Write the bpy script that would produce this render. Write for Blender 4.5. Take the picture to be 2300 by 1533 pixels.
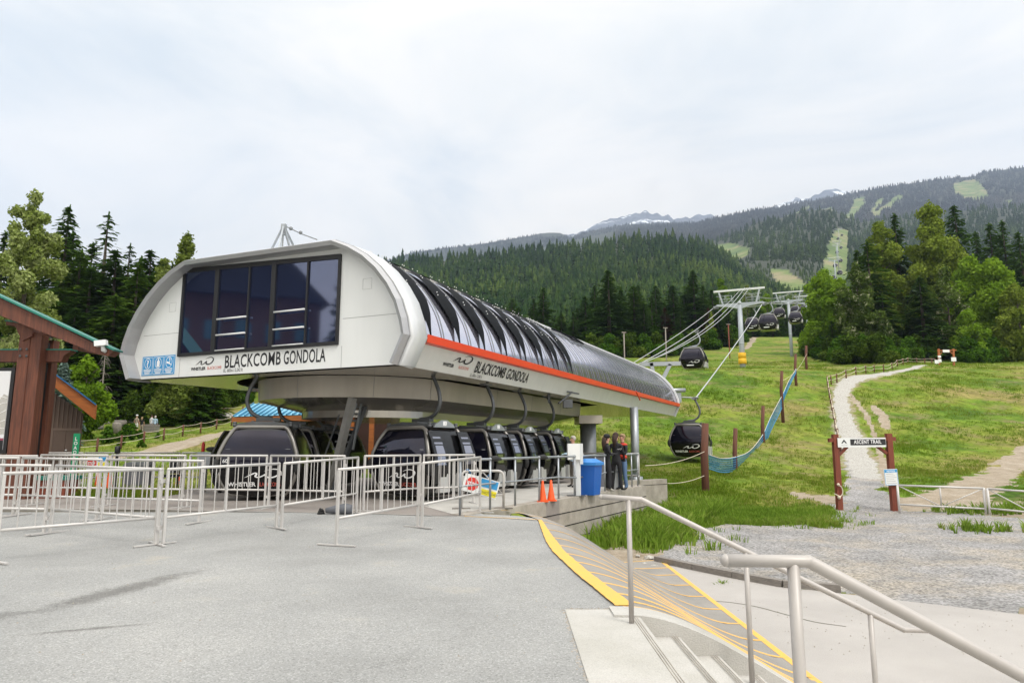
import bpy, bmesh, math, random
import numpy as np
from mathutils import Vector, Matrix, noise as mnoise
R = math.radians
# ---------------------------------------------------------------- camera, world, sun, exposure
sc = bpy.context.scene
for o in list(bpy.data.objects): bpy.data.objects.remove(o)
F = 1533.0; TH = math.atan(233.5 / F); SN, CS = math.sin(TH), math.cos(TH); H = 1.5
cd = bpy.data.cameras.new('camera'); cam = bpy.data.objects.new('camera', cd)
sc.collection.objects.link(cam); sc.camera = cam
cd.sensor_width = 36; cd.lens = 36 * F / 2300; cd.clip_end = 40000; cd.clip_start = .05
cam.location = (0, 0, H); cam.rotation_euler = (math.pi / 2 + TH, 0, 0)
sc.render.resolution_x = 1024; sc.render.resolution_y = 682
sc.view_settings.view_transform = 'Standard'; sc.view_settings.look = 'None'
sc.view_settings.exposure = 0.42; sc.view_settings.gamma = 1
SUN_EL, SUN_AZ = 52, 140          # azimuth clockwise from +Y
w = bpy.data.worlds.new('World'); sc.world = w; w.use_nodes = True
nt = w.node_tree; nt.nodes.clear()
def N(nt, t, **k):
    n = nt.nodes.new(t)
    for a, b in k.items():
        if a.startswith('i_'):
            key = a[2:]; key = int(key) if key.isdigit() else key.replace('_', ' ')
            n.inputs[key].default_value = b
        else: setattr(n, a, b)
    return n
def ramp(nt, pts, interp='LINEAR'):
    n = nt.nodes.new('ShaderNodeValToRGB'); e = n.color_ramp.elements
    n.color_ramp.interpolation = interp
    while len(e) < len(pts): e.new(.5)
    for i, (p, c) in enumerate(pts):
        e[i].position = p
        e[i].color = (c, c, c, 1) if isinstance(c, (int, float)) else (*c, 1)
    return n
L = nt.links.new
sky = N(nt, 'ShaderNodeTexSky', sky_type='NISHITA', sun_disc=False)
sky.sun_elevation = R(SUN_EL); sky.sun_rotation = R(SUN_AZ)
tc = N(nt, 'ShaderNodeTexCoord'); sep = N(nt, 'ShaderNodeSeparateXYZ'); L(tc.outputs['Generated'], sep.inputs[0])
mp = N(nt, 'ShaderNodeMapping'); mp.inputs['Scale'].default_value = (1.0, 1.0, 2.6); mp.inputs['Rotation'].default_value = (.0, .12, .4)
L(tc.outputs['Generated'], mp.inputs[0])
n1 = N(nt, 'ShaderNodeTexNoise', i_Scale=1.9, i_Detail=8.0, i_Roughness=.55, i_Distortion=.8); L(mp.outputs[0], n1.inputs['Vector'])
c1 = ramp(nt, [(.33, (7.0, 7.35, 7.35)), (.45, (8.7, 8.6, 8.1)), (.55, (10.0, 9.5, 8.6)), (.68, (11.0, 10.2, 9.0))]); L(n1.outputs[0], c1.inputs[0])
up = N(nt, 'ShaderNodeMapRange', interpolation_type='SMOOTHSTEP'); L(sep.outputs[2], up.inputs[0])
up.inputs[1].default_value = .56; up.inputs[2].default_value = .95; up.inputs[3].default_value = 1.0; up.inputs[4].default_value = 2.55
bk = N(nt, 'ShaderNodeMapRange', interpolation_type='SMOOTHSTEP'); L(sep.outputs[1], bk.inputs[0])
bk.inputs[1].default_value = .1; bk.inputs[2].default_value = -.8; bk.inputs[3].default_value = 1.0; bk.inputs[4].default_value = 1.35
mm = N(nt, 'ShaderNodeMath', operation='MULTIPLY'); L(up.outputs[0], mm.inputs[0]); L(bk.outputs[0], mm.inputs[1])
vm = N(nt, 'ShaderNodeVectorMath', operation='SCALE'); L(c1.outputs[0], vm.inputs[0]); L(mm.outputs[0], vm.inputs['Scale'])
mx = N(nt, 'ShaderNodeMix', data_type='RGBA'); mx.inputs[0].default_value = .93
L(sky.outputs[0], mx.inputs[6]); L(vm.outputs[0], mx.inputs[7])
cs = vm.outputs[0]      # two small grey cloud puffs low over the ridge
for u_, v_, r_, a_ in ((1462, 432, .030, .10), (1590, 440, .036, .09), (1540, 345, .10, .03)):
    dv = Vector(((u_-1150)/F, CS-(766.5-v_)/F*SN, SN+(766.5-v_)/F*CS)).normalized()
    ds = N(nt, 'ShaderNodeVectorMath', operation='DISTANCE'); L(tc.outputs['Generated'], ds.inputs[0]); ds.inputs[1].default_value = dv
    nn = N(nt, 'ShaderNodeTexNoise', i_Scale=38.0, i_Detail=5.0); L(tc.outputs['Generated'], nn.inputs['Vector'])
    ma = N(nt, 'ShaderNodeMath', operation='MULTIPLY_ADD'); L(nn.outputs[0], ma.inputs[0]); ma.inputs[1].default_value = .05; L(ds.outputs['Value'], ma.inputs[2])
    mr = N(nt, 'ShaderNodeMapRange', interpolation_type='SMOOTHSTEP'); L(ma.outputs[0], mr.inputs[0]); mr.inputs[1].default_value = .01; mr.inputs[2].default_value = r_+.025; mr.inputs[3].default_value = 1-a_; mr.inputs[4].default_value = 1.0
    sc_ = N(nt, 'ShaderNodeVectorMath', operation='SCALE'); L(cs, sc_.inputs[0]); L(mr.outputs[0], sc_.inputs['Scale']); cs = sc_.outputs[0]
L(cs, mx.inputs[7])
bg = N(nt, 'ShaderNodeBackground'); bg.inputs[1].default_value = .1; L(mx.outputs[2], bg.inputs[0])
wo = N(nt, 'ShaderNodeOutputWorld'); L(bg.outputs[0], wo.inputs[0])
sl = bpy.data.lights.new('sun', 'SUN'); sun = bpy.data.objects.new('sun', sl); sc.collection.objects.link(sun)
sl.energy = 1.5; sl.angle = R(14); sl.color = (1, .96, .9)
sd = Vector((math.sin(R(SUN_AZ)) * math.cos(R(SUN_EL)), math.cos(R(SUN_AZ)) * math.cos(R(SUN_EL)), math.sin(R(SUN_EL))))
sun.rotation_euler = sd.to_track_quat('Z', 'Y').to_euler()
# ---------------------------------------------------------------- helpers
def ray(u, v):
    x = (u - 1150) / F; y = (766.5 - v) / F
    return x, CS - y * SN, SN + y * CS
def at(u, v, Y):
    x, y, z = ray(u, v); k = Y / y; return Vector((x * k, Y, H + z * k))
def gz(u, v, z=0.0):
    x, y, zz = ray(u, v); k = (z - H) / zz; return Vector((x * k, y * k, z))
def tag(o, label=None, cat=None, group=None, kind=None):
    if label: o['label'] = label
    if cat: o['category'] = cat
    if group: o['group'] = group
    if kind: o['kind'] = kind
    return o
def empty(name, loc, label=None, cat=None, group=None, rz=0, kind=None):
    o = bpy.data.objects.new(name, None); o.empty_display_size = .3
    o.location = loc; o.rotation_euler = (0, 0, rz); sc.collection.objects.link(o)
    return tag(o, label, cat, group, kind)
def link(name, me, mat, parent=None):
    o = bpy.data.objects.new(name, me); sc.collection.objects.link(o)
    if mat is not None: me.materials.append(mat)
    if parent is not None: o.parent = parent
    return o
def wloc(p):
    v = Vector((0, 0, 0))
    while p is not None: v += Vector(p.location); p = p.parent
    return v
class MB:
    def __init__(s): s.v = []; s.f = []; s.smooth = []
    def add(s, vs, fs, sm=False):
        b = len(s.v); s.v += [tuple(p) for p in vs]
        s.f += [tuple(b + i for i in f) for f in fs]; s.smooth += [sm] * len(fs); return s
    def box(s, a, b, M=None):
        (x0, y0, z0), (x1, y1, z1) = a, b
        vs = [Vector(p) for p in ((x0,y0,z0),(x1,y0,z0),(x1,y1,z0),(x0,y1,z0),(x0,y0,z1),(x1,y0,z1),(x1,y1,z1),(x0,y1,z1))]
        if M is not None: vs = [M @ p for p in vs]
        return s.add(vs, [(3,2,1,0),(4,5,6,7),(0,1,5,4),(1,2,6,5),(2,3,7,6),(3,0,4,7)])
    def bar(s, p, q, w, h, up=(0, 0, 1)):
        p, q = Vector(p), Vector(q); d = (q - p); ln = d.length; d = d / ln
        up = Vector(up); sd = d.cross(up)
        if sd.length < 1e-4: sd = d.cross(Vector((1, 0, 0)))
        sd.normalize(); up = sd.cross(d)
        vs = []
        for c in (p, q):
            for a, b in ((-1,-1),(1,-1),(1,1),(-1,1)): vs.append(c + sd * a * w / 2 + up * b * h / 2)
        return s.add(vs, [(0,1,2,3),(7,6,5,4),(0,4,5,1),(1,5,6,2),(2,6,7,3),(3,7,4,0)])
    def tube(s, pts, r, n=8, caps=True):
        pts = [Vector(p) for p in pts]; rs = r if isinstance(r, (list, tuple)) else [r] * len(pts)
        vs = []; prev = None
        for i, p in enumerate(pts):
            d = (pts[min(i + 1, len(pts) - 1)] - pts[max(i - 1, 0)])
            if d.length < 1e-7: d = Vector((0, 0, 1))
            d.normalize()
            if prev is None:
                a = d.orthogonal().normalized()
            else:
                a = prev - d * prev.dot(d)
                a = a.normalized() if a.length > 1e-5 else d.orthogonal().normalized()
            prev = a; b = d.cross(a)
            for k in range(n):
                t = 2 * math.pi * k / n; vs.append(p + (a * math.cos(t) + b * math.sin(t)) * rs[i])
        fs = []
        for i in range(len(pts) - 1):
            for k in range(n):
                k2 = (k + 1) % n; fs.append((i*n+k, i*n+k2, (i+1)*n+k2, (i+1)*n+k))
        s.add(vs, fs, True)
        if caps:
            b = len(s.v) - len(vs)
            s.f.append(tuple(b + k for k in range(n))[::-1]); s.smooth.append(False)
            s.f.append(tuple(b + (len(pts)-1)*n + k for k in range(n))); s.smooth.append(False)
        return s
    def prism(s, poly, o, ux, uy, nz, d0=0., d1=.01):
        o, ux, uy, nz = map(Vector, (o, ux, uy, nz)); n = len(poly)
        vs = [o + ux*x + uy*y + nz*d0 for x, y in poly] + [o + ux*x + uy*y + nz*d1 for x, y in poly]
        fs = [tuple(range(n))[::-1], tuple(range(n, 2*n))] + [(i, (i+1) % n, n+(i+1) % n, n+i) for i in range(n)]
        return s.add(vs, fs)
    def lathe(s, prof, c=(0,0,0), n=16, sm=True):
        c = Vector(c); vs = []
        for r, z in prof:
            for k in range(n):
                t = 2*math.pi*k/n; vs.append(c + Vector((r*math.cos(t), r*math.sin(t), z)))
        fs = [(i*n+k, i*n+(k+1) % n, (i+1)*n+(k+1) % n, (i+1)*n+k) for i in range(len(prof)-1) for k in range(n)]
        fs2 = [tuple(range(n))[::-1], tuple((len(prof)-1)*n+k for k in range(n))]
        s.add(vs, fs, sm); b = len(s.v) - len(vs)
        for f in fs2: s.f.append(tuple(b+i for i in f)); s.smooth.append(False)
        return s
    def sphere(s, c, r, sx=1, sy=1, sz=1, n=12, m=8):
        vs = []; c = Vector(c)
        for i in range(1, m):
            a = math.pi*i/m
            for k in range(n):
                t = 2*math.pi*k/n
                vs.append(c + Vector((r*sx*math.sin(a)*math.cos(t), r*sy*math.sin(a)*math.sin(t), r*sz*math.cos(a))))
        vs += [c + Vector((0,0,r*sz)), c - Vector((0,0,r*sz))]; T = len(vs)-2
        fs = [(i*n+k, (i+1)*n+k, (i+1)*n+(k+1) % n, i*n+(k+1) % n) for i in range(m-2) for k in range(n)]
        fs += [(T, k, (k+1) % n) for k in range(n)] + [(T+1, (m-2)*n+(k+1) % n, (m-2)*n+k) for k in range(n)]
        return s.add(vs, fs, True)
    def build(s, name, mat, parent=None, world=False, smooth=None):
        me = bpy.data.meshes.new(name); vs = s.v
        if world and parent is not None:
            off = wloc(parent); vs = [(x-off.x, y-off.y, z-off.z) for x, y, z in vs]
        me.from_pydata(vs, [], s.f)
        sm = s.smooth if smooth is None else [smooth]*len(s.f)
        me.polygons.foreach_set('use_smooth', sm); me.update()
        return link(name, me, mat, parent)
def copy_tree(o, parent=None):
    c = o.copy(); sc.collection.objects.link(c); c.parent = parent
    for ch in o.children: copy_tree(ch, c)
    return c
def smooth_path(pts, k=6):
    P = [np.array(p, float) for p in pts]; P = [2*P[0]-P[1]] + P + [2*P[-1]-P[-2]]; out = []
    for i in range(1, len(P)-2):
        for j in range(k):
            t = j/k
            out.append(.5*((2*P[i])+(-P[i-1]+P[i+1])*t+(2*P[i-1]-5*P[i]+4*P[i+1]-P[i+2])*t*t+(-P[i-1]+3*P[i]-3*P[i+1]+P[i+2])*t**3))
    out.append(P[-2]); return [tuple(p) for p in out]
def text(name, s, o, ux, uy, size, mat, parent, xs=1.0, fit=None, align='LEFT', bold=0.0, world=True, spacing=1.0):
    cu = bpy.data.curves.new('txt', 'FONT'); cu.body = s; cu.size = size; cu.align_x = align; cu.offset = bold; cu.resolution_u = 3
    cu.space_character = spacing
    to = bpy.data.objects.new('txt', cu); sc.collection.objects.link(to); bpy.context.view_layer.update()
    me = bpy.data.meshes.new_from_object(to.evaluated_get(bpy.context.evaluated_depsgraph_get()))
    bpy.data.objects.remove(to); bpy.data.curves.remove(cu)
    o, ux, uy = Vector(o), Vector(ux).normalized(), Vector(uy).normalized(); n = ux.cross(uy)
    off = wloc(parent) if (world and parent is not None) else Vector((0, 0, 0))
    if fit: xs_ = [v.co.x for v in me.vertices]; xs = fit/(max(xs_)-min(xs_))
    vs = [o + ux*v.co.x*xs + uy*v.co.y - off for v in me.vertices]; fs = [tuple(p.vertices) for p in me.polygons]
    bpy.data.meshes.remove(me); m2 = bpy.data.meshes.new(name); m2.from_pydata([tuple(v) for v in vs], [], fs); m2.update()
    return link(name, m2, mat, parent)
# the swooshing W mark: (x, y, width)
SW1 = [(0,.05,.006),(.1,.12,.03),(.22,.22,.05),(.31,.27,.055),(.34,.22,.06),(.31,.12,.06),(.36,.07,.05),(.46,.10,.045),(.58,.2,.05),(.64,.25,.05)]
SW2 = [(.62,.24,.06),(.6,.14,.07),(.65,.07,.07),(.76,.06,.06),(.88,.12,.06),(.97,.22,.065),(1.0,.33,.06),(.94,.42,.05),(.82,.45,.04),(.68,.42,.025),(.56,.36,.008)]
def swoosh(name, o, ux, uy, size, mat, parent, world=True, aspect=1.0):
    m = MB(); o, ux, uy = Vector(o), Vector(ux).normalized(), Vector(uy).normalized(); n = ux.cross(uy)
    for j, S in enumerate((SW1, SW2)):
        P = smooth_path(S, 5); vs = []
        for i, (x, y, wd) in enumerate(P):
            a = P[max(i-1, 0)]; b = P[min(i+1, len(P)-1)]; d = Vector((b[0]-a[0], b[1]-a[1])).normalized(); q = Vector((-d.y, d.x))*wd/2
            for sg in (1, -1): vs.append(o + ux*(x+sg*q.x)*size + uy*(y+sg*q.y)*size*aspect + n*.001*j)
        m.add(vs, [(2*i, 2*i+1, 2*i+3, 2*i+2) for i in range(len(P)-1)])
    return m.build(name, mat, parent, world=world)
# ---------------------------------------------------------------- materials
def mat(name, col, rough=.6, metal=0., var=0., scale=3., bump=0., bscale=40., spec=.5, coat=0., stretch=None, col2=None, detail=5., alpha=None, thr=(.3, .7)):
    m = bpy.data.materials.new(name); m.use_nodes = True; nt = m.node_tree; b = nt.nodes['Principled BSDF']
    b.inputs['Roughness'].default_value = rough; b.inputs['Metallic'].default_value = metal
    b.inputs['Specular IOR Level'].default_value = spec; b.inputs['Coat Weight'].default_value = coat
    b.inputs['Base Color'].default_value = (*col, 1)
    tc = N(nt, 'ShaderNodeTexCoord'); src = tc.outputs['Object']
    if stretch:
        mp = N(nt, 'ShaderNodeMapping'); mp.inputs['Scale'].default_value = stretch; nt.links.new(src, mp.inputs[0]); src = mp.outputs[0]
    if var or col2:
        n = N(nt, 'ShaderNodeTexNoise', i_Scale=scale, i_Detail=detail, i_Roughness=.6); nt.links.new(src, n.inputs['Vector'])
        c2 = col2 or tuple(max(0, c*(1-var)) for c in col)
        c1 = col if col2 else tuple(min(1, c*(1+var*.6)) for c in col)
        r = ramp(nt, [(thr[0], c2), (thr[1], c1)]); nt.links.new(n.outputs[0], r.inputs[0]); nt.links.new(r.outputs[0], b.inputs['Base Color'])
    if bump:
        n2 = N(nt, 'ShaderNodeTexNoise', i_Scale=bscale, i_Detail=4.0); nt.links.new(src, n2.inputs['Vector'])
        bp = N(nt, 'ShaderNodeBump', i_Strength=bump, i_Distance=.02); nt.links.new(n2.outputs[0], bp.inputs['Height']); nt.links.new(bp.outputs[0], b.inputs['Normal'])
    if alpha is not None: b.inputs['Alpha'].default_value = alpha
    return m
def glass_mat(name, dark, tint, fac, rough=.04, wav=0., gr=.6):
    m = bpy.data.materials.new(name); m.use_nodes = True; nt = m.node_tree; nt.nodes.clear()
    d = N(nt, 'ShaderNodeBsdfDiffuse'); d.inputs[0].default_value = (*dark, 1)
    g = N(nt, 'ShaderNodeBsdfGlossy'); g.inputs[0].default_value = (*tint, 1); g.inputs[1].default_value = rough
    lw = N(nt, 'ShaderNodeLayerWeight', i_Blend=.35); mr = N(nt, 'ShaderNodeMapRange'); nt.links.new(lw.outputs['Facing'], mr.inputs[0])
    mr.inputs[3].default_value = fac; mr.inputs[4].default_value = min(1, fac+gr)
    mix = N(nt, 'ShaderNodeMixShader'); nt.links.new(mr.outputs[0], mix.inputs[0]); nt.links.new(d.outputs[0], mix.inputs[1]); nt.links.new(g.outputs[0], mix.inputs[2])
    if wav:
        tc = N(nt, 'ShaderNodeTexCoord'); n = N(nt, 'ShaderNodeTexNoise', i_Scale=1.2, i_Detail=2.0); nt.links.new(tc.outputs['Object'], n.inputs['Vector'])
        bp = N(nt, 'ShaderNodeBump', i_Strength=wav, i_Distance=.05); nt.links.new(n.outputs[0], bp.inputs['Height']); nt.links.new(bp.outputs[0], g.inputs['Normal'])
    o = N(nt, 'ShaderNodeOutputMaterial'); nt.links.new(mix.outputs[0], o.inputs[0]); return m
def leaf_mat(name, c1, c2, c3=None, scale=.35, trans=.25, flower=None):
    m = bpy.data.materials.new(name); m.use_nodes = True; nt = m.node_tree; nt.nodes.clear(); L = nt.links.new
    tc = N(nt, 'ShaderNodeTexCoord'); n = N(nt, 'ShaderNodeTexNoise', i_Scale=scale, i_Detail=3.0); L(tc.outputs['Object'], n.inputs['Vector'])
    wn = N(nt, 'ShaderNodeTexNoise', i_Scale=6.0, i_Detail=2.0); L(tc.outputs['Object'], wn.inputs['Vector'])
    ad = N(nt, 'ShaderNodeMath', operation='ADD'); L(n.outputs[0], ad.inputs[0]); L(wn.outputs[0], ad.inputs[1])
    oi = N(nt, 'ShaderNodeObjectInfo'); m3 = N(nt, 'ShaderNodeMath', operation='MULTIPLY_ADD'); L(oi.outputs['Random'], m3.inputs[0]); m3.inputs[1].default_value = .22; L(ad.outputs[0], m3.inputs[2])
    m4 = N(nt, 'ShaderNodeMath', operation='MULTIPLY'); L(m3.outputs[0], m4.inputs[0]); m4.inputs[1].default_value = .45
    pts = [(.34, c1), (.6, c2)]
    if c3: pts = [(.32, c1), (.5, c2), (.64, c3)]
    r = ramp(nt, pts); L(m4.outputs[0], r.inputs[0]); col = r.outputs[0]
    if flower:
        fn = N(nt, 'ShaderNodeTexNoise', i_Scale=.6, i_Detail=5.0, i_Roughness=.8); L(tc.outputs['Object'], fn.inputs['Vector'])
        fr = ramp(nt, [(.56, 0.), (.62, 1.)]); L(fn.outputs[0], fr.inputs[0])
        mx = N(nt, 'ShaderNodeMix', data_type='RGBA'); L(fr.outputs[0], mx.inputs[0]); L(col, mx.inputs[6]); mx.inputs[7].default_value = (*flower, 1); col = mx.outputs[2]
    d = N(nt, 'ShaderNodeBsdfDiffuse'); t = N(nt, 'ShaderNodeBsdfTranslucent'); L(col, d.inputs[0]); L(col, t.inputs[0])
    mix = N(nt, 'ShaderNodeMixShader'); mix.inputs[0].default_value = trans; L(d.outputs[0], mix.inputs[1]); L(t.outputs[0], mix.inputs[2])
    o = N(nt, 'ShaderNodeOutputMaterial'); L(mix.outputs[0], o.inputs[0]); return m
M = {}
M['white'] = mat('white_panel', (.70, .71, .70), .38, var=.045, scale=1.6, stretch=(1, 1, .15))
M['fascia'] = mat('pale_fascia', (.58, .58, .555), .35, var=.07, scale=2.2, stretch=(1, 1, .12))
M['rim'] = mat('grey_rim', (.36, .36, .37), .35, .3, var=.05)
M['rimlight'] = mat('light_rim', (.6, .61, .62), .35, .1)
M['black'] = mat('black', (.012, .012, .014), .45)
M['blackmatte'] = mat('black_matte', (.006, .007, .009), .7, spec=.08)
M['ink'] = mat('ink', (.012, .012, .015), .6)
M['inkred'] = mat('ink_red', (.55, .10, .07), .6)
M['inkwhite'] = mat('ink_white', (.8, .8, .8), .6)
M['inkgrey'] = mat('ink_grey', (.3, .3, .3), .6)
M['red'] = mat('red_trim', (.62, .045, .012), .35, var=.06)
M['blue'] = mat('sign_blue', (.03, .27, .56), .5)
M['winglass'] = glass_mat('station_window_glass', (.008, .012, .035), (.34, .38, .54), .22)
M['roofglass'] = glass_mat('roof_glazing', (.22, .215, .26), (.9, .89, .96), .5, .10, gr=.5)
M['cabglass'] = glass_mat('cabin_glass', (.006, .006, .012), (.6, .58, .68), .035, .05, gr=.28)
M['cabblack'] = mat('cabin_black', (.006, .006, .007), .16, spec=.35, coat=.08)
M['cabframe'] = mat('cabin_frame', (.21, .20, .185), .3, .5)
M['cabsilver'] = mat('cabin_silver', (.5, .5, .49), .35, .35)
M['steel'] = mat('galvanised', (.33, .35, .37), .42, .6, var=.12, scale=2.)
M['darksteel'] = mat('dark_steel', (.10, .105, .11), .5, .5, var=.15)
M['midsteel'] = mat('mid_steel', (.2, .21, .22), .5, .5, var=.15)
M['towergrey'] = mat('tower_grey', (.37, .40, .43), .5, .2, var=.06)
M['barrier'] = mat('barrier_grey', (.52, .50, .48), .45, .2, var=.08, scale=2.)
M['railpaint'] = mat('rail_paint', (.39, .362, .338), .42, .1, var=.07, scale=7.)
M['railgalv'] = mat('rail_galv', (.32, .34, .36), .4, .6, var=.12)
M['tan'] = mat('tan_housing', (.40, .36, .30), .38, .05, var=.12, scale=1.6, stretch=(1, 1, .15))
M['under'] = mat('under_soffit', (.36, .34, .30), .16, .5, var=.04, scale=.4)
M['yellow'] = mat('yellow_paint', (.74, .41, .07), .8, col2=(.62, .37, .11), scale=9., bump=.3, bscale=120)
M['yellowpad'] = mat('yellow_pad', (.72, .42, .01), .6)
M['orange'] = mat('cone_orange', (.75, .09, .01), .5)
M['bluebin'] = mat('blue_bin', (.01, .10, .42), .4)
M['bluebinlid'] = mat('blue_bin_lid', (.03, .2, .55), .4)
M['greybin'] = mat('grey_bin', (.11, .115, .13), .6)
M['postwhite'] = mat('post_white', (.55, .57, .58), .5)
M['cedar'] = mat('cedar', (.17, .055, .028), .6, stretch=(6, 6, .5), col2=(.065, .022, .014), scale=3., detail=6, bump=.25, bscale=12)
M['redwood'] = mat('stained_post', (.21, .045, .02), .7, stretch=(6, 6, .6), col2=(.12, .028, .014), scale=3.)
M['logpost'] = mat('log_post', (.15, .055, .03), .85, stretch=(8, 8, .6), col2=(.07, .03, .02), scale=3., bump=.3, bscale=10)
M['orangewood'] = mat('orange_wood', (.42, .13, .025), .6, stretch=(.6, .6, 5), col2=(.25, .075, .02), scale=3.)
M['brown'] = mat('brown_siding', (.11, .075, .058), .7, var=.08)
M['brownlight'] = mat('brown_trim', (.15, .105, .08), .6)
M['greenmetal'] = mat('green_metal', (.015, .16, .12), .45)
M['bluemetal'] = mat('blue_metal', (.02, .13, .30), .45)
M['skyroof'] = mat('skyblue_roof', (.14, .42, .58), .35, .1)
M['skyroofd'] = mat('skyblue_seam', (.03, .16, .27), .5)
M['signgreen'] = mat('sign_green', (.02, .33, .15), .5)
M['rope'] = mat('rope', (.55, .48, .37), .9)
M['cable'] = mat('cable', (.42, .43, .44), .5, .3)
M['net'] = mat('blue_net', (.02, .2, .40), .8)
M['stonew'] = mat('pale_rock', (.42, .40, .36), .9, var=.35, scale=4., bump=.6, bscale=8)
M['barrel'] = mat('old_wood', (.20, .18, .16), .9, var=.3, scale=9., stretch=(1, 1, 6))
M['bark'] = mat('bark', (.09, .07, .055), .95, var=.4, scale=5.)
M['deadbark'] = mat('pale_bark', (.25, .22, .19), .95, var=.3, scale=5.)
M['maproof'] = mat('map_board', (.66, .66, .67), .4)
M['maroon'] = mat('maroon', (.25, .05, .09), .5)
M['paleblue'] = mat('pale_blue', (.55, .62, .68), .6)
M['signyellow'] = mat('sign_yellow', (.75, .65, .03), .5)
M['signred'] = mat('sign_red', (.62, .03, .02), .5)
M['bottle'] = mat('bottle_red', (.5, .02, .02), .35)
M['blackrubber'] = mat('rubber', (.02, .02, .02), .8)
def concrete(name, col, col2, sc_=1.5, bump=.3, lines=None):
    m = mat(name, col, .85, col2=col2, scale=sc_, detail=9, bump=bump, bscale=60, spec=.25); nt = m.node_tree; b = nt.nodes['Principled BSDF']
    src = b.inputs['Base Color'].links[0].from_socket
    tc = N(nt, 'ShaderNodeTexCoord'); n = N(nt, 'ShaderNodeTexNoise', i_Scale=90.0, i_Detail=3.0, i_Roughness=.8); nt.links.new(tc.outputs['Object'], n.inputs['Vector'])
    r = ramp(nt, [(.3, .62), (.52, 1.0), (.75, 1.2)]); nt.links.new(n.outputs[0], r.inputs[0])
    mx = N(nt, 'ShaderNodeMix', data_type='RGBA', blend_type='MULTIPLY'); mx.inputs[0].default_value = .55
    nt.links.new(src, mx.inputs[6]); nt.links.new(r.outputs[0], mx.inputs[7]); nt.links.new(mx.outputs[2], b.inputs['Base Color']); return m
M['conc'] = concrete('concrete', (.485, .468, .44), (.39, .375, .34))
M['rampface'] = concrete('ramp_asphalt', (.31, .29, .265), (.22, .208, .19), 1.1)
M['concwall'] = concrete('concrete_wall', (.43, .39, .34), (.25, .225, .19), 2.2)
M['concwall'].node_tree.nodes['Principled BSDF'].inputs['Roughness'].default_value = .95
M['pave'] = concrete('lower_pavement', (.41, .385, .362), (.33, .31, .29), .5)
M['pad'] = concrete('pad_concrete', (.29, .262, .24), (.22, .195, .178), .6)
def asphalt():
    m = bpy.data.materials.new('asphalt'); m.use_nodes = True; nt = m.node_tree; b = nt.nodes['Principled BSDF']; L = nt.links.new
    b.inputs['Roughness'].default_value = .9; b.inputs['Specular IOR Level'].default_value = .2
    tc = N(nt, 'ShaderNodeTexCoord'); P = tc.outputs['Object']
    n = N(nt, 'ShaderNodeTexNoise', i_Scale=.45, i_Detail=8.0, i_Roughness=.55); L(P, n.inputs['Vector'])
    r = ramp(nt, [(.3, (.225, .224, .216)), (.5, (.28, .279, .27)), (.7, (.33, .326, .312))]); L(n.outputs[0], r.inputs[0])
    v = N(nt, 'ShaderNodeTexVoronoi', i_Scale=95.0); L(P, v.inputs['Vector'])
    sp = N(nt, 'ShaderNodeSeparateColor'); L(v.outputs['Color'], sp.inputs[0])
    r2 = ramp(nt, [(.0, .40), (.18, .85), (.75, 1.08), (1., 1.65)]); L(sp.outputs[0], r2.inputs[0])
    mx = N(nt, 'ShaderNodeMix', data_type='RGBA', blend_type='MULTIPLY'); mx.inputs[0].default_value = .55; L(r.outputs[0], mx.inputs[6]); L(r2.outputs[0], mx.inputs[7])
    col = mx.outputs[2]
    # long dark wear stains across the plaza
    for (cx, cy, rot, sx, sy, st, seed) in ((-4.1, 7.5, 1.33, 1.9, .36, .85, 3.), (-3.5, 5.95, .4, .75, .09, .8, 9.), (-4.6, 6.3, 1.2, .6, .25, .6, 5.), (1.35, 12.4, .2, .5, .35, .45, 7.)):
        mp = N(nt, 'ShaderNodeMapping', vector_type='TEXTURE'); mp.inputs['Location'].default_value = (cx, cy, 0); mp.inputs['Rotation'].default_value = (0, 0, rot); mp.inputs['Scale'].default_value = (sx, sy, 1)
        L(P, mp.inputs[0]); ln = N(nt, 'ShaderNodeVectorMath', operation='LENGTH'); L(mp.outputs[0], ln.inputs[0])
        ns = N(nt, 'ShaderNodeTexNoise', i_Scale=3.5 + seed*.2, i_Detail=12.0, i_Roughness=.92); L(P, ns.inputs['Vector'])
        ad = N(nt, 'ShaderNodeMath', operation='MULTIPLY_ADD'); L(ns.outputs[0], ad.inputs[0]); ad.inputs[1].default_value = 2.6; L(ln.outputs['Value'], ad.inputs[2])
        rr = ramp(nt, [(.0, 1.), (.55, .9), (1., 0.)]); sub = N(nt, 'ShaderNodeMath', operation='SUBTRACT'); L(ad.outputs[0], sub.inputs[0]); sub.inputs[1].default_value = 1.0; L(sub.outputs[0], rr.inputs[0])
        m_ = N(nt, 'ShaderNodeMath', operation='MULTIPLY'); L(rr.outputs[0], m_.inputs[0]); m_.inputs[1].default_value = st
        x = N(nt, 'ShaderNodeMix', data_type='RGBA', blend_type='MULTIPLY'); L(m_.outputs[0], x.inputs[0]); L(col, x.inputs[6]); x.inputs[7].default_value = (.42, .41, .40, 1); col = x.outputs[2]
    tn = N(nt, 'ShaderNodeTexNoise', i_Scale=.9, i_Detail=6.0, i_Roughness=.65); L(P, tn.inputs['Vector']); tr = ramp(nt, [(.60, 0.), (.74, .5)]); L(tn.outputs[0], tr.inputs[0])
    x = N(nt, 'ShaderNodeMix', data_type='RGBA'); L(tr.outputs[0], x.inputs[0]); L(col, x.inputs[6]); x.inputs[7].default_value = (.37, .33, .26, 1); col = x.outputs[2]
    dk = N(nt, 'ShaderNodeTexVoronoi', i_Scale=1.7, i_Randomness=1.0); L(P, dk.inputs['Vector']); dr = ramp(nt, [(.012, .55), (.03, 0.)]); L(dk.outputs['Distance'], dr.inputs[0])
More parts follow.
